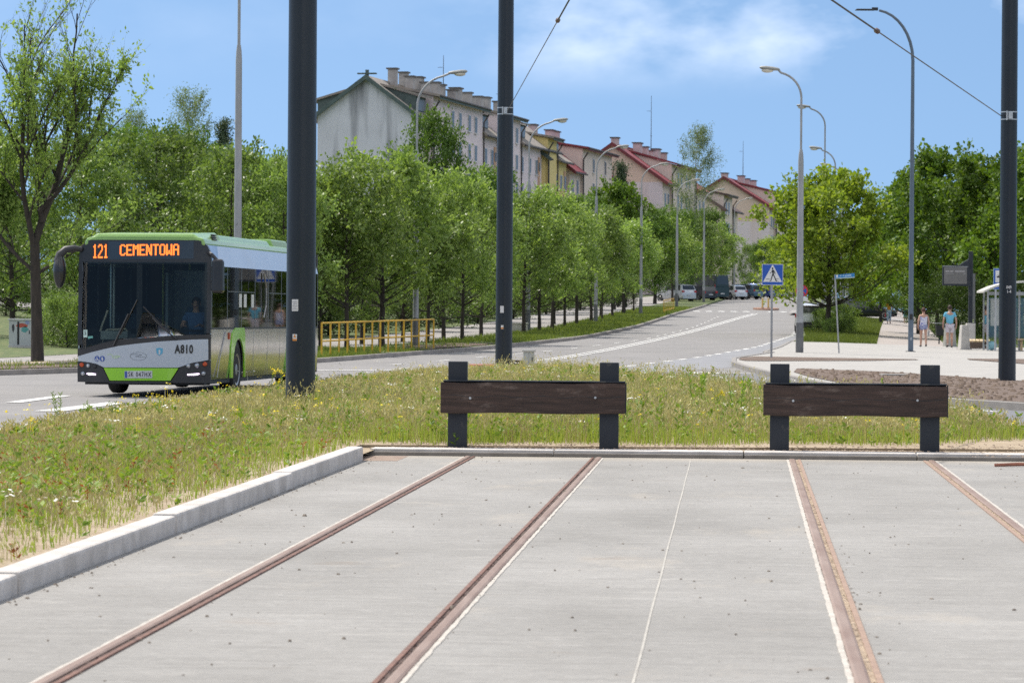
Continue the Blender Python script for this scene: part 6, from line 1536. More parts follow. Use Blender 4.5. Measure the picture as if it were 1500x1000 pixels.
fig([(-.03, .47), (.02, .40), (-.13, .20), (-.24, .10), (-.29, .14), (-.14, .26)]); fig([(.10, .46), (.20, .34), (.27, .10), (.20, .06), (.15, .26), (.10, .34)])
fig([(-.03, .06), (.09, .04), (-.02, -.22), (-.10, -.55), (-.28, -.62), (-.28, -.55), (-.17, -.50), (-.12, -.25)]); fig([(.02, .05), (.12, .04), (.26, -.24), (.37, -.52), (.46, -.54), (.46, -.60), (.30, -.60), (.18, -.28)])
fig([(-.62, -.42), (-.18, -.42), (-.17, -.38), (-.62, -.38)], 'crossing_line'); fig([(.34, -.42), (.62, -.42), (.62, -.38), (.33, -.38)], 'crossing_line')
D = 150; p = at(1174.5, 425, D); zt = T(p.x, D) + .12
t = thing('no_stopping_sign', 'round red and blue no-stopping sign half hidden by a lamp post', 'road sign', (p.x, D, zt))
k = MB(); k.tube([(0, .04, -.2), (0, .04, mz(1174, 417, D) - zt)], .03, 10); k.build('sign_post', FM['galv'], t, smooth=True)
zc = mz(1174.5, 426, D) - zt; bk = flatpoly(circ(0, zc, .27, 28), 0, FM['red'], 'red_ring', t, .01); flatpoly(circ(0, zc, .205, 28), -.010, FM['blue'], 'blue_disc', bk)
flatpoly([(-.165, zc + .115), (-.115, zc + .165), (.165, zc - .115), (.115, zc - .165)], -.014, FM['red'], 'red_bar', bk); flatpoly([(.165, zc + .115), (.115, zc + .165), (-.165, zc - .115), (-.115, zc - .165)], -.0142, FM['red'], 'red_bar', bk, .003)
zc = mz(1174.5, 438, D) - zt; bk = flatpoly([(-.26, zc - .09), (.26, zc - .09), (.26, zc + .09), (-.26, zc + .09)], 0, FM['white'], 'text_plate', t, .01)
D = 124.5; p = at(1229.5, 513, D); zt = T(p.x, D) + .12; q = at(1223, 402, D)
t = thing('street_name_sign', 'blue street name sign on a leaning grey post', 'street sign', (p.x, D, zt))
top = Vector((q.x - p.x, 0, q.z - zt)); k = MB(); k.tube([(0, 0, -.2), tuple(top)], .028, 10); k.build('sign_post', FM['galv'], t, smooth=True)
def sq(px, py): v = at(px, py, D); return (v.x - p.x, v.z - zt)
bk = flatpoly([sq(1223, 402.8), sq(1251.6, 400), sq(1251.6, 406.8), sq(1223, 408.2)], -.03, M('street_blue', (.02, .19, .46), (.02, .17, .42), rough=.4), 'name_plate', t, .012)
flatpoly([sq(1224, 407.2), sq(1251.6, 405.6), sq(1251.6, 406.8), sq(1224, 408.2)], -.043, M('plate_mint', (.5, .62, .58), rough=.5), 'plate_band', bk)
flatpoly([sq(1224.6, 402.9), sq(1227.3, 402.7), sq(1227.3, 406), sq(1224.6, 406.3)], -.043, FM['white'], 'crest', bk)
for a, b_, y0 in ((1230, 1231.4, 403.2), (1232, 1232.6, 402.6), (1234.5, 1236, 402.8), (1237.4, 1240.5, 403.2), (1240.9, 1246.8, 402.5)):
    flatpoly([sq(a, y0), sq(b_, y0 - (b_ - a) * .09), sq(b_, y0 + 2.1 - (b_ - a) * .09), sq(a, y0 + 2.1)], -.043, M('letter_pale', (.34, .50, .66), rough=.5), 'letters', bk)
# tram stop: display, post sign, shelter, bench, concrete blocks, bin
D = 142; p = at(1421, 517, D); zt = T(p.x, D) + .12
t = thing('stop_display', 'grey passenger display hanging from a dark post on a concrete foot', 'display', (p.x, D, zt))
k = MB(); k.box((0, 0, 1.9), (.17, .17, 4.3)); k.build('display_post', FM['post'], t, bevel=.02)
k = MB(); k.box((.01, 0, .52), (.36, .40, 1.06)); k.build('concrete_foot', FM['conc'], t, bevel=.02)
def dq(px, py): v = at(px, py, D); return (v.x - p.x, v.z - zt)
bk = flatpoly([dq(1380, 389), dq(1405, 388), dq(1419, 379), dq(1421, 419), dq(1380, 418)], -.02, FM['post'], 'display_case', t, .16)
sc_ = flatpoly([dq(1382, 391.5), dq(1415.5, 391.5), dq(1415.5, 415.8), dq(1382, 415.8)], -.185, M('display_screen', (.15, .145, .14), (.13, .125, .12), scale=2, rough=.35), 'display_screen', t, .01)
flatpoly([dq(1380, 389.4), dq(1417, 390.2), dq(1417, 391.2), dq(1380, 390.4)], -.182, FM['galv'], 'case_edge', bk, .012)
for y0, segs in ((396.4, ((1384, 1390), (1391, 1395.5), (1398, 1404), (1404.6, 1412.5))), (400.6, ((1384, 1396), (1410, 1414)))):
    for a, b_ in segs: flatpoly([dq(a, y0), dq(b_, y0), dq(b_, y0 + (2.0 if y0 < 398 else .6)), dq(a, y0 + (2.0 if y0 < 398 else .6))], -.196, M('display_text', (.34, .33, .33), rough=.5), 'display_text', sc_)
p2 = at(1412, 518, 139); t = thing('concrete_block', 'pale tapered concrete block at the left end of the slatted bench', 'concrete block', (p2.x, 139, T(p2.x, 139) + .12), R(12))
k = MB(); k.box((0, 0, .50), (.42, .42, 1.0), tap=.66); k.build('block_body', FM['conc'], t, bevel=.03)
k = MB(); k.box((0, 0, .02), (.5, .5, .05)); k.build('block_foot', FM['conc'], t)
p2 = at(1391, 518, 146); t = thing('litter_bin', 'tapered grey concrete litter bin right behind the man', 'litter bin', (p2.x, 146, T(p2.x, 146) + .12))
k = MB(); k.lathe([(.30, 0), (.29, .06), (.235, .84), (.20, .86)], 8); k.build('bin_body', M('bin_concrete', (.34, .34, .31), (.27, .27, .25), scale=4, rough=.9), t); k = MB(); k.lathe([(.25, .84), (.26, .92), (.16, .94), (.16, .86)], 16); k.build('bin_rim', FM['post'], t)
p2 = at(1376, 495, 152); t = thing('litter_bin', 'black litter bin on a thin stand beside the footpath left of the man', 'litter bin', (p2.x, 152, T(p2.x, 152) + .12))
k = MB(); k.tube([(0, .1, -.1), (0, .1, .8)], .03, 8); k.build('bin_stand', FM['post'], t); k = MB(); k.box((0, 0, .62), (.30, .26, .46), tap=1.12); k.build('bin_body', FM['black'], t, bevel=.03); k = MB(); k.box((0, 0, .93), (.42, .36, .035)); k.box((-.14, .1, .88), (.02, .02, .12)); k.box((.14, .1, .88), (.02, .02, .12)); k.build('bin_roof', FM['galv'], t)
D = 140; p2 = at(1433.5, 517, D); t = thing('bench', 'bench with pale wooden slats between concrete block and shelter', 'bench', (p2.x, D, T(p2.x, D) + .12), R(-2))
for i in range(6):
    x = -.36 + i * .147; k = MB(); k.hexa([(x - .06, -.3, .30), (x + .06, -.3, .30), (x + .10, .32, .36), (x - .02, .32, .36), (x - .06, -.3, .36), (x + .06, -.3, .36), (x + .10, .32, .42), (x - .02, .32, .42)]); k.build('seat_slat', FM['slat'], t)
k = MB(); k.box((0, -.27, .17), (.92, .07, .26)); k.build('bench_frame', M('bench_frame', (.16, .11, .085), (.11, .08, .06), rough=.8), t)
for x in (-.4, .4): k = MB(); k.box((x, .02, .15), (.08, .5, .3)); k.build('leg', FM['conc'], t)
D = 137; p2 = at(1442, 519, D); zt = T(p2.x, D) + .12; t = thing('tram_shelter', 'glass tram stop shelter with curved pale roof behind the right mast', 'shelter', (p2.x, D, zt))
k = MB(); prof = [(-.15, 2.32), (.3, 2.52), (.9, 2.68), (1.8, 2.76), (2.7, 2.72), (3.4, 2.6)]
vs, fs = [], []
for x, z in prof:
    for y in (-.7, 1.3): vs += [(x, y, z), (x, y, z + .08)]
for i in range(len(prof) - 1):
    a = i * 4; b_ = a + 4
    fs += [(a, b_, b_ + 2, a + 2), (a + 1, a + 3, b_ + 3, b_ + 1), (a, a + 1, b_ + 1, b_), (a + 2, b_ + 2, b_ + 3, a + 3)]
fs += [(0, 2, 3, 1), (20, 21, 23, 22)]
k.add(vs, fs); k.build('shelter_roof', M('shelter_roof', (.55, .54, .50), (.45, .44, .41), scale=2, rough=.6), t)
al = M('aluminium', (.42, .43, .44), (.36, .37, .38), scale=2, rough=.4, metal=.5)
for x, y in ((.12, 0), (.12, 1.1), (1.55, 1.1), (3.1, 1.1), (.35, -.55), (3.1, 0)): k = MB(); k.box((x, y, 1.2), (.07, .07, 2.5)); k.build('shelter_post', al, t)
for x0, x1, y in ((.16, 1.5, 1.1), (1.6, 3.06, 1.1)):
    k = MB(); k.box(((x0 + x1) / 2, y, 1.18), (x1 - x0, .012, 1.9)); k.build('glass_panel', FM['glass'], t); k = MB(); k.box(((x0 + x1) / 2, y, .22), (x1 - x0, .03, .04)); k.build('panel_rail', al, t)
k = MB(); k.box((.12, .55, 1.18), (.012, 1.0, 1.9)); k.build('glass_panel', FM['glass'], t)
for x, w_ in ((.55, .34), (1.95, .42), (2.6, .5)):
    k = MB(); k.box((x, 1.07, 1.55), (w_, .03, 1.1)); k.build('timetable', M('timetable', (.60, .62, .61), (.50, .53, .52), scale=5, rough=.6), t)
k = MB(); k.box((1.7, .6, 2.3), (3.0, .05, .14)); k.build('roof_beam', al, t); k = MB(); k.box((2.2, .75, .46), (1.6, .4, .05)); k.box((1.6, .8, .22), (.06, .3, .44)); k.box((2.8, .8, .22), (.06, .3, .44)); k.build('shelter_seat', FM['slat'], t)
k = MB(); k.ball((.32, .25, .2), .17, 10, 6, (1.3, .8, 1.1)); o = k.build('blue_bag', M('bag_blue', (.20, .42, .50), (.3, .5, .55), scale=9, rough=.6), None, smooth=True, loc=(p2.x, D, zt)); tag(o, 'pale blue bag standing at the shelter post', 'bag')
D = 139.5; p2 = at(1466.5, 517, D); zt = T(p2.x, D) + .12; t = thing('tram_stop_sign', 'blue tram stop sign with dark tram symbol half behind the right mast', 'road sign', (p2.x, D, zt))
k = MB(); k.tube([(0, .05, -.1), (0, .05, 3.5)], .035, 10); k.build('sign_post', FM['galv'], t, smooth=True)
z0, z1 = mz(1460, 424, D) - zt, mz(1460, 393, D) - zt; w = .345
bk = flatpoly([(-w, z0), (w, z0), (w, z1), (-w, z1)], -.0, M('sign_edge', (.30, .42, .60), rough=.4), 'sign_board', t, .012); flatpoly([(-w + .025, z0 + .025), (w - .025, z0 + .025), (w - .025, z1 - .025), (-w + .025, z1 - .025)], -.012, FM['blue'], 'blue_field', bk)
zm = z0 + (z1 - z0) * .62; flatpoly([(-w + .085, zm - .245), (w - .085, zm - .245), (w - .085, zm + .245), (-w + .085, zm + .245)], -.016, FM['white'], 'white_field', bk)
flatpoly([(-.21, zm - .02), (.21, zm - .02), (.21, zm + .02), (.12, zm + .03), (-.12, zm + .03), (-.21, zm + .01)], -.020, FM['black'], 'tram_symbol', bk); flatpoly([(-.2, zm - .05), (.2, zm - .05), (.2, zm - .015), (-.2, zm - .015)], -.0201, FM['black'], 'tram_symbol', bk); flatpoly([(-.06, zm - .09), (.06, zm - .09), (.09, zm - .052), (-.09, zm - .052)], -.020, FM['black'], 'tram_symbol', bk)
flatpoly([(-.17, zm + .06), (.17, zm + .06), (.17, zm + .075), (-.17, zm + .075)], -.020, FM['black'], 'tram_wire', bk)
D = 150; p2 = at(1428, 505, D); t = thing('thin_post', 'thin grey post right behind the stop display post', 'post', (p2.x, D, T(p2.x, D) + .1)); k = MB(); k.tube([(0, 0, -.1), (-.05, 0, 3.2)], .03, 8); k.build('post_tube', FM['galvd'], t, smooth=True); k = MB(); k.box((-.06, -.04, 2.2), (.10, .02, 2.0)); k.build('post_plate', FM['galvd'], t)
# slab edge finds: cover slab in the soil, reddish stick, paper scraps
o = sheet('cover_slab', [(at(0, 549.5, 87).y + q, at(1293, 549, 87).x, at(1332, 549, 87).x) for q in (0, .8)], .17, MT['pave'], skirt=.06); tag(o, 'flat pale cover slab lying in the soil behind the right barrier', 'slab')
k = MB(); a = tr(s_of(1449, 37), 36.2, .03); k.tube([(0, 0, 0), (.25, .02, .01), (.6, -.03, .012)], [.018, .022, .014], 6); o = k.build('wooden_stick', M('stick_red', (.33, .13, .08), (.24, .1, .07), scale=12, rough=.9), None, loc=tuple(a)); tag(o, 'reddish wooden stick on the concrete at the right edge', 'stick')
def scrap(px, py, D, s, label):
    p = at(px, py, D); rd = random.Random(px); bm = bmesh.new(); bmesh.ops.create_icosphere(bm, subdivisions=2, radius=s)
    for v in bm.verts: v.co *= rd.uniform(.6, 1.15); v.co.z *= .6
    me = bpy.data.meshes.new('litter'); bm.to_mesh(me); bm.free(); o = link('litter', me, FM['sticker'], None, loc=(p.x, D, max(.12, p.z))); tag(o, label, 'litter', 'pale litter in the grass')
scrap(1212, 617, 46, .10, 'white crumpled litter under the left part of the right board'); scrap(1022, 618, 44, .07, 'white crumpled litter between the two barriers'); scrap(839, 627, 43, .06, 'white crumpled litter under the left board near its right post')
# ---------------------------------------------------------------- people
SK = {'skin': M('skin', (.50, .30, .22), (.44, .26, .19), scale=9, rough=.6)}
def skinned(name, J, E, mat, parent, sub=2, root=0):
    """J: name -> (pos, radius); E: list of edges by name"""
    names = list(J); me = bpy.data.meshes.new(name); bm = bmesh.new(); vs = {}
    lay = bm.verts.layers.skin.verify()
    for n in names:
        p, r = J[n]; v = bm.verts.new(p); rr = r if isinstance(r, tuple) else (r, r); v[lay].radius = rr; v[lay].use_root = (n == names[root]); vs[n] = v
    for a, b_ in E: bm.edges.new((vs[a], vs[b_]))
    bm.to_mesh(me); bm.free()
    o = link(name, me, mat, parent)
    o.modifiers.new('skin', 'SKIN').use_smooth_shade = True
    s = o.modifiers.new('sub', 'SUBSURF'); s.levels = sub; s.render_levels = sub
    return o
def person(px, py, D, h, label, shirt, legs, hair, shoes, sleeve=.5, leglen=.5, face=0, step=.16, female=False, group='people walking on the right footpath', zoff=.12, fingers=True, dress=False, bag=None, hair_long=0, seated=False, loc=None, ground=None):
    p = at(px, py, D); k = h / 1.78
    z = (T(p.x, D) + zoff) if ground is None else ground
    t = thing('person', label, 'person', (p.x, D, z) if loc is None else loc, face, group)
    V3 = lambda x, y, z_: (x * k, y * k, z_ * k)
    sw = .165 if female else .185
    J = {'pel': (V3(0, 0, .96), (.135 * k, .10 * k)), 'spi': (V3(0, .0, 1.14), (.115 * k, .09 * k)), 'che': (V3(0, .01, 1.34), (.15 * k, .105 * k)), 'nec': (V3(0, .02, 1.485), .058 * k), 'hd0': (V3(0, .03, 1.56), .062 * k), 'hd1': (V3(0, .035, 1.635), (.077 * k, .092 * k)), 'hd2': (V3(0, .03, 1.725), (.062 * k, .074 * k)),
         'nos': (V3(0, .125, 1.625), .014 * k)}
    E = [('pel', 'spi'), ('spi', 'che'), ('che', 'nec'), ('nec', 'hd0'), ('hd0', 'hd1'), ('hd1', 'hd2'), ('hd1', 'nos')]
    hand = {}
    for s, n in ((-1, 'l'), (1, 'r')):
        sg = s * (1 if n == 'r' else 1); ph = step * (1 if n == 'r' else -1)
        if seated:
            J['hip' + n] = (V3(s * .09, .02, .92), .088 * k); J['kne' + n] = (V3(s * .12, .45, .94), .058 * k); J['ank' + n] = (V3(s * .12, .5, .52), .042 * k); J['toe' + n] = (V3(s * .12, .64, .47), .036 * k)
            J['sho' + n] = (V3(s * sw, 0, 1.42), .056 * k); J['elb' + n] = (V3(s * .26, .14, 1.18), .042 * k); J['wri' + n] = (V3(s * .16, .38, 1.22), .03 * k); J['pal' + n] = (V3(s * .15, .46, 1.24), (.034 * k, .02 * k))
        else:
            J['hip' + n] = (V3(s * .085, ph * .15, .90), .088 * k); J['kne' + n] = (V3(s * .095, ph * .8 + .05, .50), .056 * k); J['cal' + n] = (V3(s * .095, ph * .95 - .01, .34), .053 * k); J['ank' + n] = (V3(s * .095, ph * 1.25 - .02, .085 + (.03 if ph < 0 else 0)), .038 * k); J['toe' + n] = (V3(s * .11, ph * 1.25 + .13, .035), .034 * k)
            J['sho' + n] = (V3(s * sw, 0, 1.42), .056 * k); J['elb' + n] = (V3(s * (sw + .075), -ph * .35 - .01, 1.15), .042 * k); J['wri' + n] = (V3(s * (sw + .085), -ph * .8 + .05, .92), .029 * k); J['pal' + n] = (V3(s * (sw + .08), -ph * .85 + .07, .85), (.034 * k, .02 * k))
        E += [('pel', 'hip' + n), ('hip' + n, 'kne' + n)] + ([('kne' + n, 'cal' + n), ('cal' + n, 'ank' + n)] if not seated else [('kne' + n, 'ank' + n)]) + [('ank' + n, 'toe' + n), ('che', 'sho' + n), ('sho' + n, 'elb' + n), ('elb' + n, 'wri' + n), ('wri' + n, 'pal' + n)]
        if fingers:
            q = Vector(J['pal' + n][0]); dn = Vector((0, .25, -1)).normalized() if not seated else Vector((-s * .3, .6, -.4)).normalized()
            for f, (oy, ln) in enumerate(((.03, .07), (.01, .08), (-.012, .075), (-.03, .06))):
                a = q + (dn * .035 + Vector((0, oy, 0))) * k; b_ = q + (dn * (.035 + ln * .6) + Vector((-s * .012, oy, 0))) * k; c = q + (dn * (.03 + ln) + Vector((-s * .035, oy * .9, 0))) * k
                for m_, v, r in (('a', a, .0095), ('b', b_, .0085), ('c', c, .0075)): J['f%d%s%s' % (f, m_, n)] = (tuple(v), r * k)
                E += [('pal' + n, 'f%da%s' % (f, n)), ('f%da%s' % (f, n), 'f%db%s' % (f, n)), ('f%db%s' % (f, n), 'f%dc%s' % (f, n))]
            a = q + Vector((0, .045, -.01)) * k; b_ = q + Vector((-s * .02, .06, -.05)) * k
            J['ta' + n] = (tuple(a), .011 * k); J['tb' + n] = (tuple(b_), .009 * k); E += [('pal' + n, 'ta' + n), ('ta' + n, 'tb' + n)]
    skinned('body', J, E, SK['skin'], t)
    g_ = .022 * k
    def grow(keys, extra): return {n: (J[n][0], tuple(np.array(J[n][1] if isinstance(J[n][1], tuple) else (J[n][1],) * 2) + extra)) for n in keys}
    def mixp(a, b_, f): return tuple(Vector(J[a][0]).lerp(Vector(J[b_][0]), f))
    S_ = grow(['pel', 'spi', 'che'], g_); S_['pel'] = (V3(0, 0, .93 if not dress else .82), ((.165 if not dress else .21) * k, (.135 if not dress else .16) * k)); S_['top'] = (V3(0, .015, 1.465), (.115 * k, .085 * k)); S_['che'] = (V3(0, .01, 1.35), (.185 * k, .135 * k)); S_['spi'] = (V3(0, 0, 1.12), (.150 * k, .122 * k)); Es = [('pel', 'spi'), ('spi', 'che'), ('che', 'top')]
    for n in 'lr':
        S_['sho' + n] = (J['sho' + n][0], .068 * k); Es.append(('che', 'sho' + n))
        if sleeve > 0: S_['sl' + n] = (mixp('sho' + n, 'elb' + n, min(1, sleeve)), .062 * k); Es.append(('sho' + n, 'sl' + n))
        if sleeve > 1: S_['sw' + n] = (mixp('elb' + n, 'wri' + n, sleeve - 1), .042 * k); Es.append(('sl' + n, 'sw' + n))
    skinned('shirt' if not dress else 'top', S_, Es, shirt, t)
    P_ = {'pel': (V3(0, 0, .95), (.15 * k, .12 * k))}; Ep = []
    for n in 'lr':
        P_['hip' + n] = (J['hip' + n][0], .105 * k); Ep.append(('pel', 'hip' + n)); P_['th' + n] = (mixp('hip' + n, 'kne' + n, min(1, leglen * 2)), .088 * k if leglen < .5 else .078 * k); Ep.append(('hip' + n, 'th' + n))
        if leglen > .5: P_['an' + n] = (mixp('kne' + n, 'ank' + n, (leglen - .5) * 1.8), .06 * k); Ep.append(('th' + n, 'an' + n))
    skinned('trousers' if leglen > .5 else 'shorts', P_, Ep, legs, t)
    bm = MB(); bm.ball((0, .012 * k, 1.672 * k), .1 * k, 14, 8, (.93, 1.08, 1.02))
    if hair_long: bm.ball((0, -.045 * k, (1.60 - hair_long * .5) * k), .1 * k, 12, 8, (.9, .55, 1 + hair_long * 4))
    hb = [i for i, v in enumerate(bm.v) if not (v[1] > .055 * k and v[2] < 1.70 * k)]
    keep = set(hb); bm.f = [f for f in bm.f if all(i in keep for i in f)]
    bm.build('hair', hair, t, smooth=True)
    for n in 'lr':
        a, b_ = Vector(J['ank' + n][0]), Vector(J['toe' + n][0])
        F_ = {'a': (tuple(a + Vector((0, -.045 * k, -.035 * k))), .045 * k), 'b': (tuple(a + Vector((0, .03 * k, -.03 * k))), .05 * k), 'c': (tuple(b_ + Vector((0, .01, .005 * k))), (.05 * k, .035 * k))}
        skinned('shoe', F_, [('a', 'b'), ('b', 'c')], shoes[0], t, 1)
        if shoes[1]: skinned('sock', {'a': (tuple(a), .043 * k), 'b': (tuple(a + Vector((0, 0, .07 * k))), .045 * k)}, [('a', 'b')], shoes[1], t, 1)
        s = -1 if n == 'l' else 1
        e = MB(); e.ball((s * .082 * k, .03 * k, 1.625 * k), .026 * k, 8, 6, (.4, .7, 1.2)); e.build('ear', SK['skin'], t, smooth=True)
        e = MB(); e.ball((s * .032 * k, .112 * k, 1.645 * k), .012 * k, 8, 6, (1.3, .6, .7)); e.build('eye', M('eye', (.06, .05, .05), rough=.3), t, smooth=True)
    e = MB(); e.ball((0, .113 * k, 1.578 * k), .022 * k, 8, 6, (1.2, .4, .35)); e.build('mouth', M('lips', (.42, .17, .15), rough=.5), t, smooth=True)
    if bag:
        pb = Vector(J['pal' + bag[0]][0]); k2 = MB(); k2.box((0, .02, -.24 * k), (.10 * k, .24 * k, .26 * k), tap=.7); o = k2.build('carried_bag', bag[1], None, bevel=.02, loc=tuple(Matrix.Rotation(face, 3, 'Z') @ pb + t.location)); k3 = MB(); k3.tube([(0, -.05 * k, -.1 * k), (0, 0, -.02 * k), (0, .07 * k, -.1 * k)], .008, 6); k3.build('bag_handle', bag[1], o); tag(o, bag[2], 'bag')
    return t
hairb = M('hair_brown', (.045, .026, .018), (.03, .018, .012), scale=20, rough=.7); hairr = M('hair_auburn', (.075, .028, .018), (.05, .02, .013), scale=20, rough=.7); hairg = M('hair_grey', (.45, .44, .42), (.35, .34, .33), scale=20, rough=.8)
shoe = M('shoe_dark', (.02, .02, .024), (.03, .03, .034), rough=.6); sock = M('sock_white', (.7, .7, .7), rough=.9)
person(1391, 518, 143, 1.80, 'man in light blue T-shirt and pale shorts walking away', M('tshirt_blue', (.16, .48, .66), (.13, .42, .60), scale=6, rough=.9), M('shorts_pale', (.62, .58, .64), (.54, .50, .56), scale=8, rough=.9), hairb, (shoe, sock), sleeve=.62, leglen=.38, step=.05)
prt = M('top_print', (.66, .66, .72), (.20, .22, .50), scale=14, rough=.9, lo=.46, hi=.6)
person(1352.5, 518, 143, 1.66, 'woman in white and violet patterned sleeveless top walking away beside the man', prt, M('shorts_print', (.35, .38, .55), (.12, .13, .28), scale=16, rough=.9, lo=.45, hi=.6), hairr, (shoe, None), sleeve=0, leglen=.22, step=-.15, female=True, dress=True, bag=('r', M('bag_clear', (.45, .46, .46), (.35, .36, .36), scale=9, rough=.5), 'small grey shopping bag in the right hand of the woman'))
jean = M('jeans_pale', (.36, .46, .55), (.28, .37, .46), scale=8, rough=.9)
pf = lambda px, py: gnd(px, py)
q = gnd(1302, 477); person(1302, 477, q[1], 1.68, 'long-haired woman in orange top and pale jeans with red bag', M('top_orange', (.68, .28, .02), (.6, .24, .02), scale=6, rough=.9), jean, hairb, (shoe, None), sleeve=.6, leglen=.95, face=math.pi, step=.08, female=True, fingers=False, hair_long=.16, bag=('r', M('bag_red', (.42, .03, .05), rough=.5), 'red handbag carried by the woman in orange'))
q = gnd(1326, 476.5); person(1326, 476.5, q[1], 1.36, 'child in turquoise top and blue shorts on the far footpath', M('top_teal', (.05, .28, .36), (.04, .24, .32), scale=6, rough=.9), M('shorts_blue', (.05, .35, .50), rough=.9), hairb, (shoe, None), sleeve=.7, leglen=.42, face=math.pi, step=.07, fingers=False)
q = gnd(1344, 477); person(1344, 477, q[1], 1.70, 'grey-haired person in light grey shirt right of the blue-grey lamp post', M('shirt_grey', (.40, .38, .36), (.34, .32, .31), scale=6, rough=.9), M('trousers_dark', (.03, .03, .04), rough=.9), hairg, (shoe, None), sleeve=.6, leglen=.6, step=.07, fingers=False)
q = gnd(1313, 462); person(1313, 462, q[1], 1.70, 'distant person in dark brown top at the end of the footpath', M('top_brown', (.14, .07, .05), rough=.9), jean, hairb, (shoe, None), sleeve=1.4, leglen=.95, step=.06, fingers=False)
# bus driver, seated behind the wheel
Rb = Matrix.Rotation(BTH, 3, 'Z'); dl = Rb @ Vector((.74, 1.42, .14)) + bus.location
person(0, 0, 60, 1.76, 'bus driver in blue shirt seated behind the windscreen', M('shirt_driver', (.10, .20, .40), (.08, .17, .36), rough=.9), M('trousers_navy', (.03, .035, .05), rough=.9), hairb, (shoe, None), sleeve=.6, leglen=.9, face=math.pi + BTH, seated=True, group=None, loc=tuple(dl))
k = MB(); k.box((.74, 1.45, .8), (.5, .5, .12)); k.box((.74, 1.72, 1.25), (.48, .12, .9)); k.build('driver_seat', seat, bus, bevel=.04)
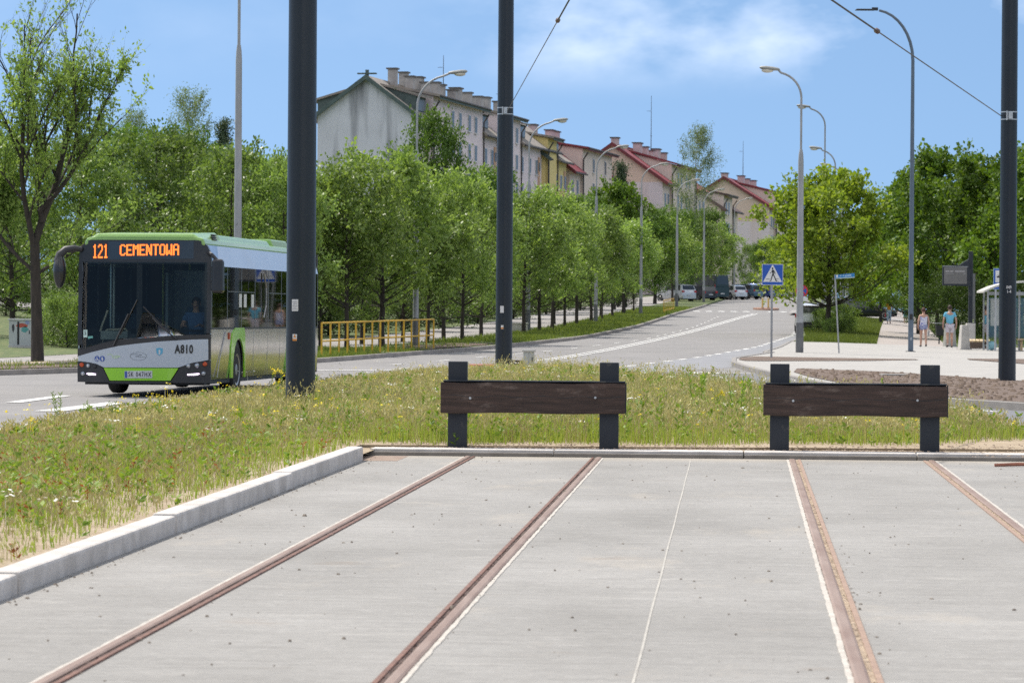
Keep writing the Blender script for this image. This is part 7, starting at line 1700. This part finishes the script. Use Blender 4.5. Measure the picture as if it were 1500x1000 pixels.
# ---------------------------------------------------------------- cars
CM = {'glass': M('car_glass', (.02, .025, .03), (.035, .04, .045), scale=2, rough=.08, spec=.8), 'tyre': BG['rubber'], 'rim': BG['rim'], 'red': M('tail_red', (.42, .02, .025), (.36, .015, .02), scale=9, rough=.2), 'head': BG['lamp'], 'trim': BG['trim'], 'plate': BG['plate']}
def car(px, py, D, heading, label, col, L_=4.4, W_=1.78, H_=1.5, style='hatch', group=None, z=None, metal=.4, name='parked_car'):
    """heading: direction of the nose, angle from +Y towards +X; local nose = -y"""
    p = at(px, py, D); t = thing(name, label, 'car' if style != 'van' else 'van', (p.x, D, (T(p.x, D) + .02) if z is None else z), math.pi - heading, group)
    m = M('car_paint', col, tuple(c * .92 for c in col), scale=1, rough=.28, metal=metal, coat=.6)
    h0, hb = .24, H_ * (.62 if style != 'van' else .55); w = W_ / 2
    y = lambda f: (f - .5) * L_
    st_ = [(0, .80, hb * .62, hb * .70), (.03, .93, h0, hb * .80), (.12, 1, h0, hb * .90), (.28, 1, h0, hb * .98), (.5, 1, h0, hb), (.75, 1, h0, hb), (.93, .98, h0 + .02, hb * 1.0), (.99, .93, h0 + .06, hb * .96), (1, .86, h0 + .2, hb * .8)]
    if style == 'van': st_ = [(0, .86, h0 + .15, hb * .85), (.02, .95, h0, hb * .9), (.1, 1, h0, hb), (.5, 1, h0, hb), (.97, 1, h0, hb), (1, .96, h0 + .1, hb)]
    k = MB(); vs, fs = [], []; n = 8
    for f, ws, z0, z1 in st_:
        a = w * ws
        for x, z_ in ((-a * .88, z0), (-a * .99, z0 + .12), (-a, (z0 + z1) / 2), (-a * .94, z1), (a * .94, z1), (a, (z0 + z1) / 2), (a * .99, z0 + .12), (a * .88, z0)): vs.append((x, y(f), z_))
    for i in range(len(st_) - 1):
        for q in range(n): fs.append((i * n + q, i * n + (q + 1) % n, (i + 1) * n + (q + 1) % n, (i + 1) * n + q))
    fs += [tuple(range(n)), tuple((len(st_) - 1) * n + q for q in range(n))]
    k.add(vs, fs); body = k.build('body', m, t, smooth=True, ang=40)
    if style == 'van': cab = [(.10, hb, hb), (.20, hb, H_ * .93), (.26, hb, H_), (.97, hb, H_), (1.0, hb, H_ * .98), (1.0, hb, hb)]
    elif style == 'sedan': cab = [(.24, hb * .96, hb), (.40, hb, H_ * .97), (.50, hb, H_), (.68, hb, H_ * .96), (.86, hb, hb), (.87, hb, hb)]
    else: cab = [(.22, hb * .95, hb), (.37, hb, H_ * .95), (.47, hb, H_), (.78, hb, H_ * .99), (.93, hb, H_ * .93), (.985, hb, hb)]
    ring_ = [(y(f), z1) for f, z0, z1 in cab]
    k = MB(); k.prism([(a, b_) for a, b_ in ring_] + [(ring_[-1][0], hb * .9), (ring_[0][0], hb * .9)], -1, 1, lambda p_, q_, s: (s * w * (.93 - .16 * max(0, (q_ - hb)) / (H_ - hb)), p_, q_)); cb = k.build('cabin', m, t, smooth=True, bevel=.03)
    ins = lambda f0, f1, lo, hi: None
    for s in (-1, 1):
        def xs(z_): return s * (w * (.93 - .16 * max(0, z_ - hb) / (H_ - hb)) + .004)
        zt_, zb_ = hb + (H_ - hb) * .84, hb + .05
        if style == 'van': wins = [(.15, .24, .27), (.29, .30, .44), (.46, .46, .62), (.64, .64, .80), (.82, .82, .95)]
        elif style == 'sedan': wins = [(.30, .40, .53), (.545, .545, .70)]
        else: wins = [(.29, .385, .53), (.545, .545, .74), (.76, .76, .88)]
        for a0, a1, a2 in wins:
            k = MB(); q = [(a0, zb_), (a2 + (.02 if a2 > .68 and style != 'van' else 0), zb_), (a2, zt_), (a1, zt_)]
            k.add([(xs(z_), y(f), z_) for f, z_ in q], [(0, 1, 2, 3)]); k.build('side_window', CM['glass'], cb)
        k = MB(); k.box((s * (w + .07), y(.31), hb + .08), (.16, .1, .12)); k.build('mirror', m, body, bevel=.02)
        for f in (.19, .80):
            wh = MB(); r_ = .33 if style != 'van' else .36
            wh.lathe([(.21, -.10), (r_ - .03, -.11), (r_, -.06), (r_, .06), (r_ - .03, .11), (.21, .10)], 20, (s * (w - .09), y(f), r_), 'x'); wo = wh.build('wheel', CM['tyre'], t, smooth=True)
            k = MB(); k.lathe([(.22, s * .09), (.2, s * .115), (.12, s * .08), (.05, s * .10), (.02, s * .105)], 16, (s * (w - .09), y(f), r_), 'x'); k.build('rim', CM['rim'], wo)
            k = MB(); k.lathe([(r_ + .07, -.03), (r_ + .07, .03)], 20, (s * (w - .03), y(f), r_ + .02), 'x'); k.build('wheel_arch', CM['trim'], body)
        k = MB(); k.box((s * w * .76, y(.018), hb * .80), (.34, .12, .13)); k.build('headlight', CM['head'], t, bevel=.03)
        k = MB(); k.box((s * w * .80, y(.992), hb * .92), (.26, .08, .20 if style != 'van' else .5)); k.build('tail_light', CM['red'], t, bevel=.02)
    # windscreen and rear window lie on the cabin slopes
    def slope(f0, z0, f1, z1, nm, off):
        g0 = w * (.93 - .16 * max(0, z0 - hb) / (H_ - hb)) * .88; g1 = w * (.93 - .16 * max(0, z1 - hb) / (H_ - hb)) * .88
        k = MB(); k.add([(-g0, y(f0) + off, z0 + .01), (g0, y(f0) + off, z0 + .01), (g1, y(f1) + off, z1 + .01), (-g1, y(f1) + off, z1 + .01)], [(0, 1, 2, 3)]); k.build(nm, CM['glass'], cb)
    lerp = lambda a, b_, f: a + (b_ - a) * f
    (fa, _, za), (fb, _, zb2) = cab[0], cab[1]; slope(lerp(fa, fb, .12), lerp(za, zb2, .12), lerp(fa, fb, .94), lerp(za, zb2, .94), 'windscreen', -.02)
    (fa, _, za), (fb, _, zb2) = cab[-1], cab[-2]
    if style == 'sedan': (fa, _, za), (fb, _, zb2) = cab[-2], cab[-3]
    slope(lerp(fa, fb, .15), lerp(za, zb2, .15), lerp(fa, fb, .9), lerp(za, zb2, .9), 'rear_window', .02)
    k = MB(); k.box((0, y(.995), .42), (W_ * .86, .12, .26)); k.build('bumper', CM['trim'] if style == 'suv' else m, t, bevel=.03)
    k = MB(); k.box((0, y(.006), .40), (W_ * .84, .12, .24)); k.build('bumper', CM['trim'] if style == 'suv' else m, t, bevel=.03)
    k = MB(); k.box((0, y(1.0) + .062, .62), (.5, .012, .11)); k.build('number_plate', CM['plate'], t); k = MB(); k.box((0, y(0) - .06, .42), (.5, .012, .11)); k.build('number_plate', CM['plate'], t)
    k = MB(); k.box((0, y(.0) - .01, hb * .72), (.8, .05, .12)); k.build('grille', CM['trim'], t)
    return t
gp_ = 'cars parked beyond the far left verge'
hd = R(-72)
car(990, 440, 325, R(-34), 'silver off-road car parked behind the short yellow barrier', (.55, .58, .62), 4.3, 1.78, 1.72, 'hatch', gp_)
car(1022, 440, 334, R(-32), 'dark grey car right behind the silver off-road car', (.035, .035, .045), 4.4, 1.78, 1.5, 'hatch', gp_)
car(1032, 440, 346, R(-36), 'dark green passenger van taller than the cars around it', (.018, .035, .032), 5.6, 1.95, 2.5, 'van', gp_)
car(1067, 440, 352, R(-36), 'white hatchback right of the dark green van', (.62, .63, .65), 4.2, 1.75, 1.48, 'hatch', gp_)
car(1086, 440, 360, R(-50), 'slate blue car left of the dark blue car', (.09, .16, .23), 4.5, 1.8, 1.55, 'hatch', gp_)
car(1106, 440, 368, R(-55), 'dark blue car behind the island bollards', (.015, .045, .20), 4.4, 1.8, 1.6, 'hatch', gp_)
car(1124, 438, 380, R(-55), 'pale car at the far end of the parked row', (.5, .52, .55), 4.3, 1.75, 1.5, 'hatch', gp_)
D = 178; p = at(1191, 490, D); car(1192.5, 490, D, R(9), 'white car seen from behind beside the rusty lamp foot', (.66, .67, .68), 4.3, 1.78, 1.52, 'suv', None, metal=.1)
D = 240; car(1268, 475, D, R(96), 'black car standing side-on beyond the right lawn', (.014, .015, .022), 4.3, 1.78, 1.42, 'hatch', None)
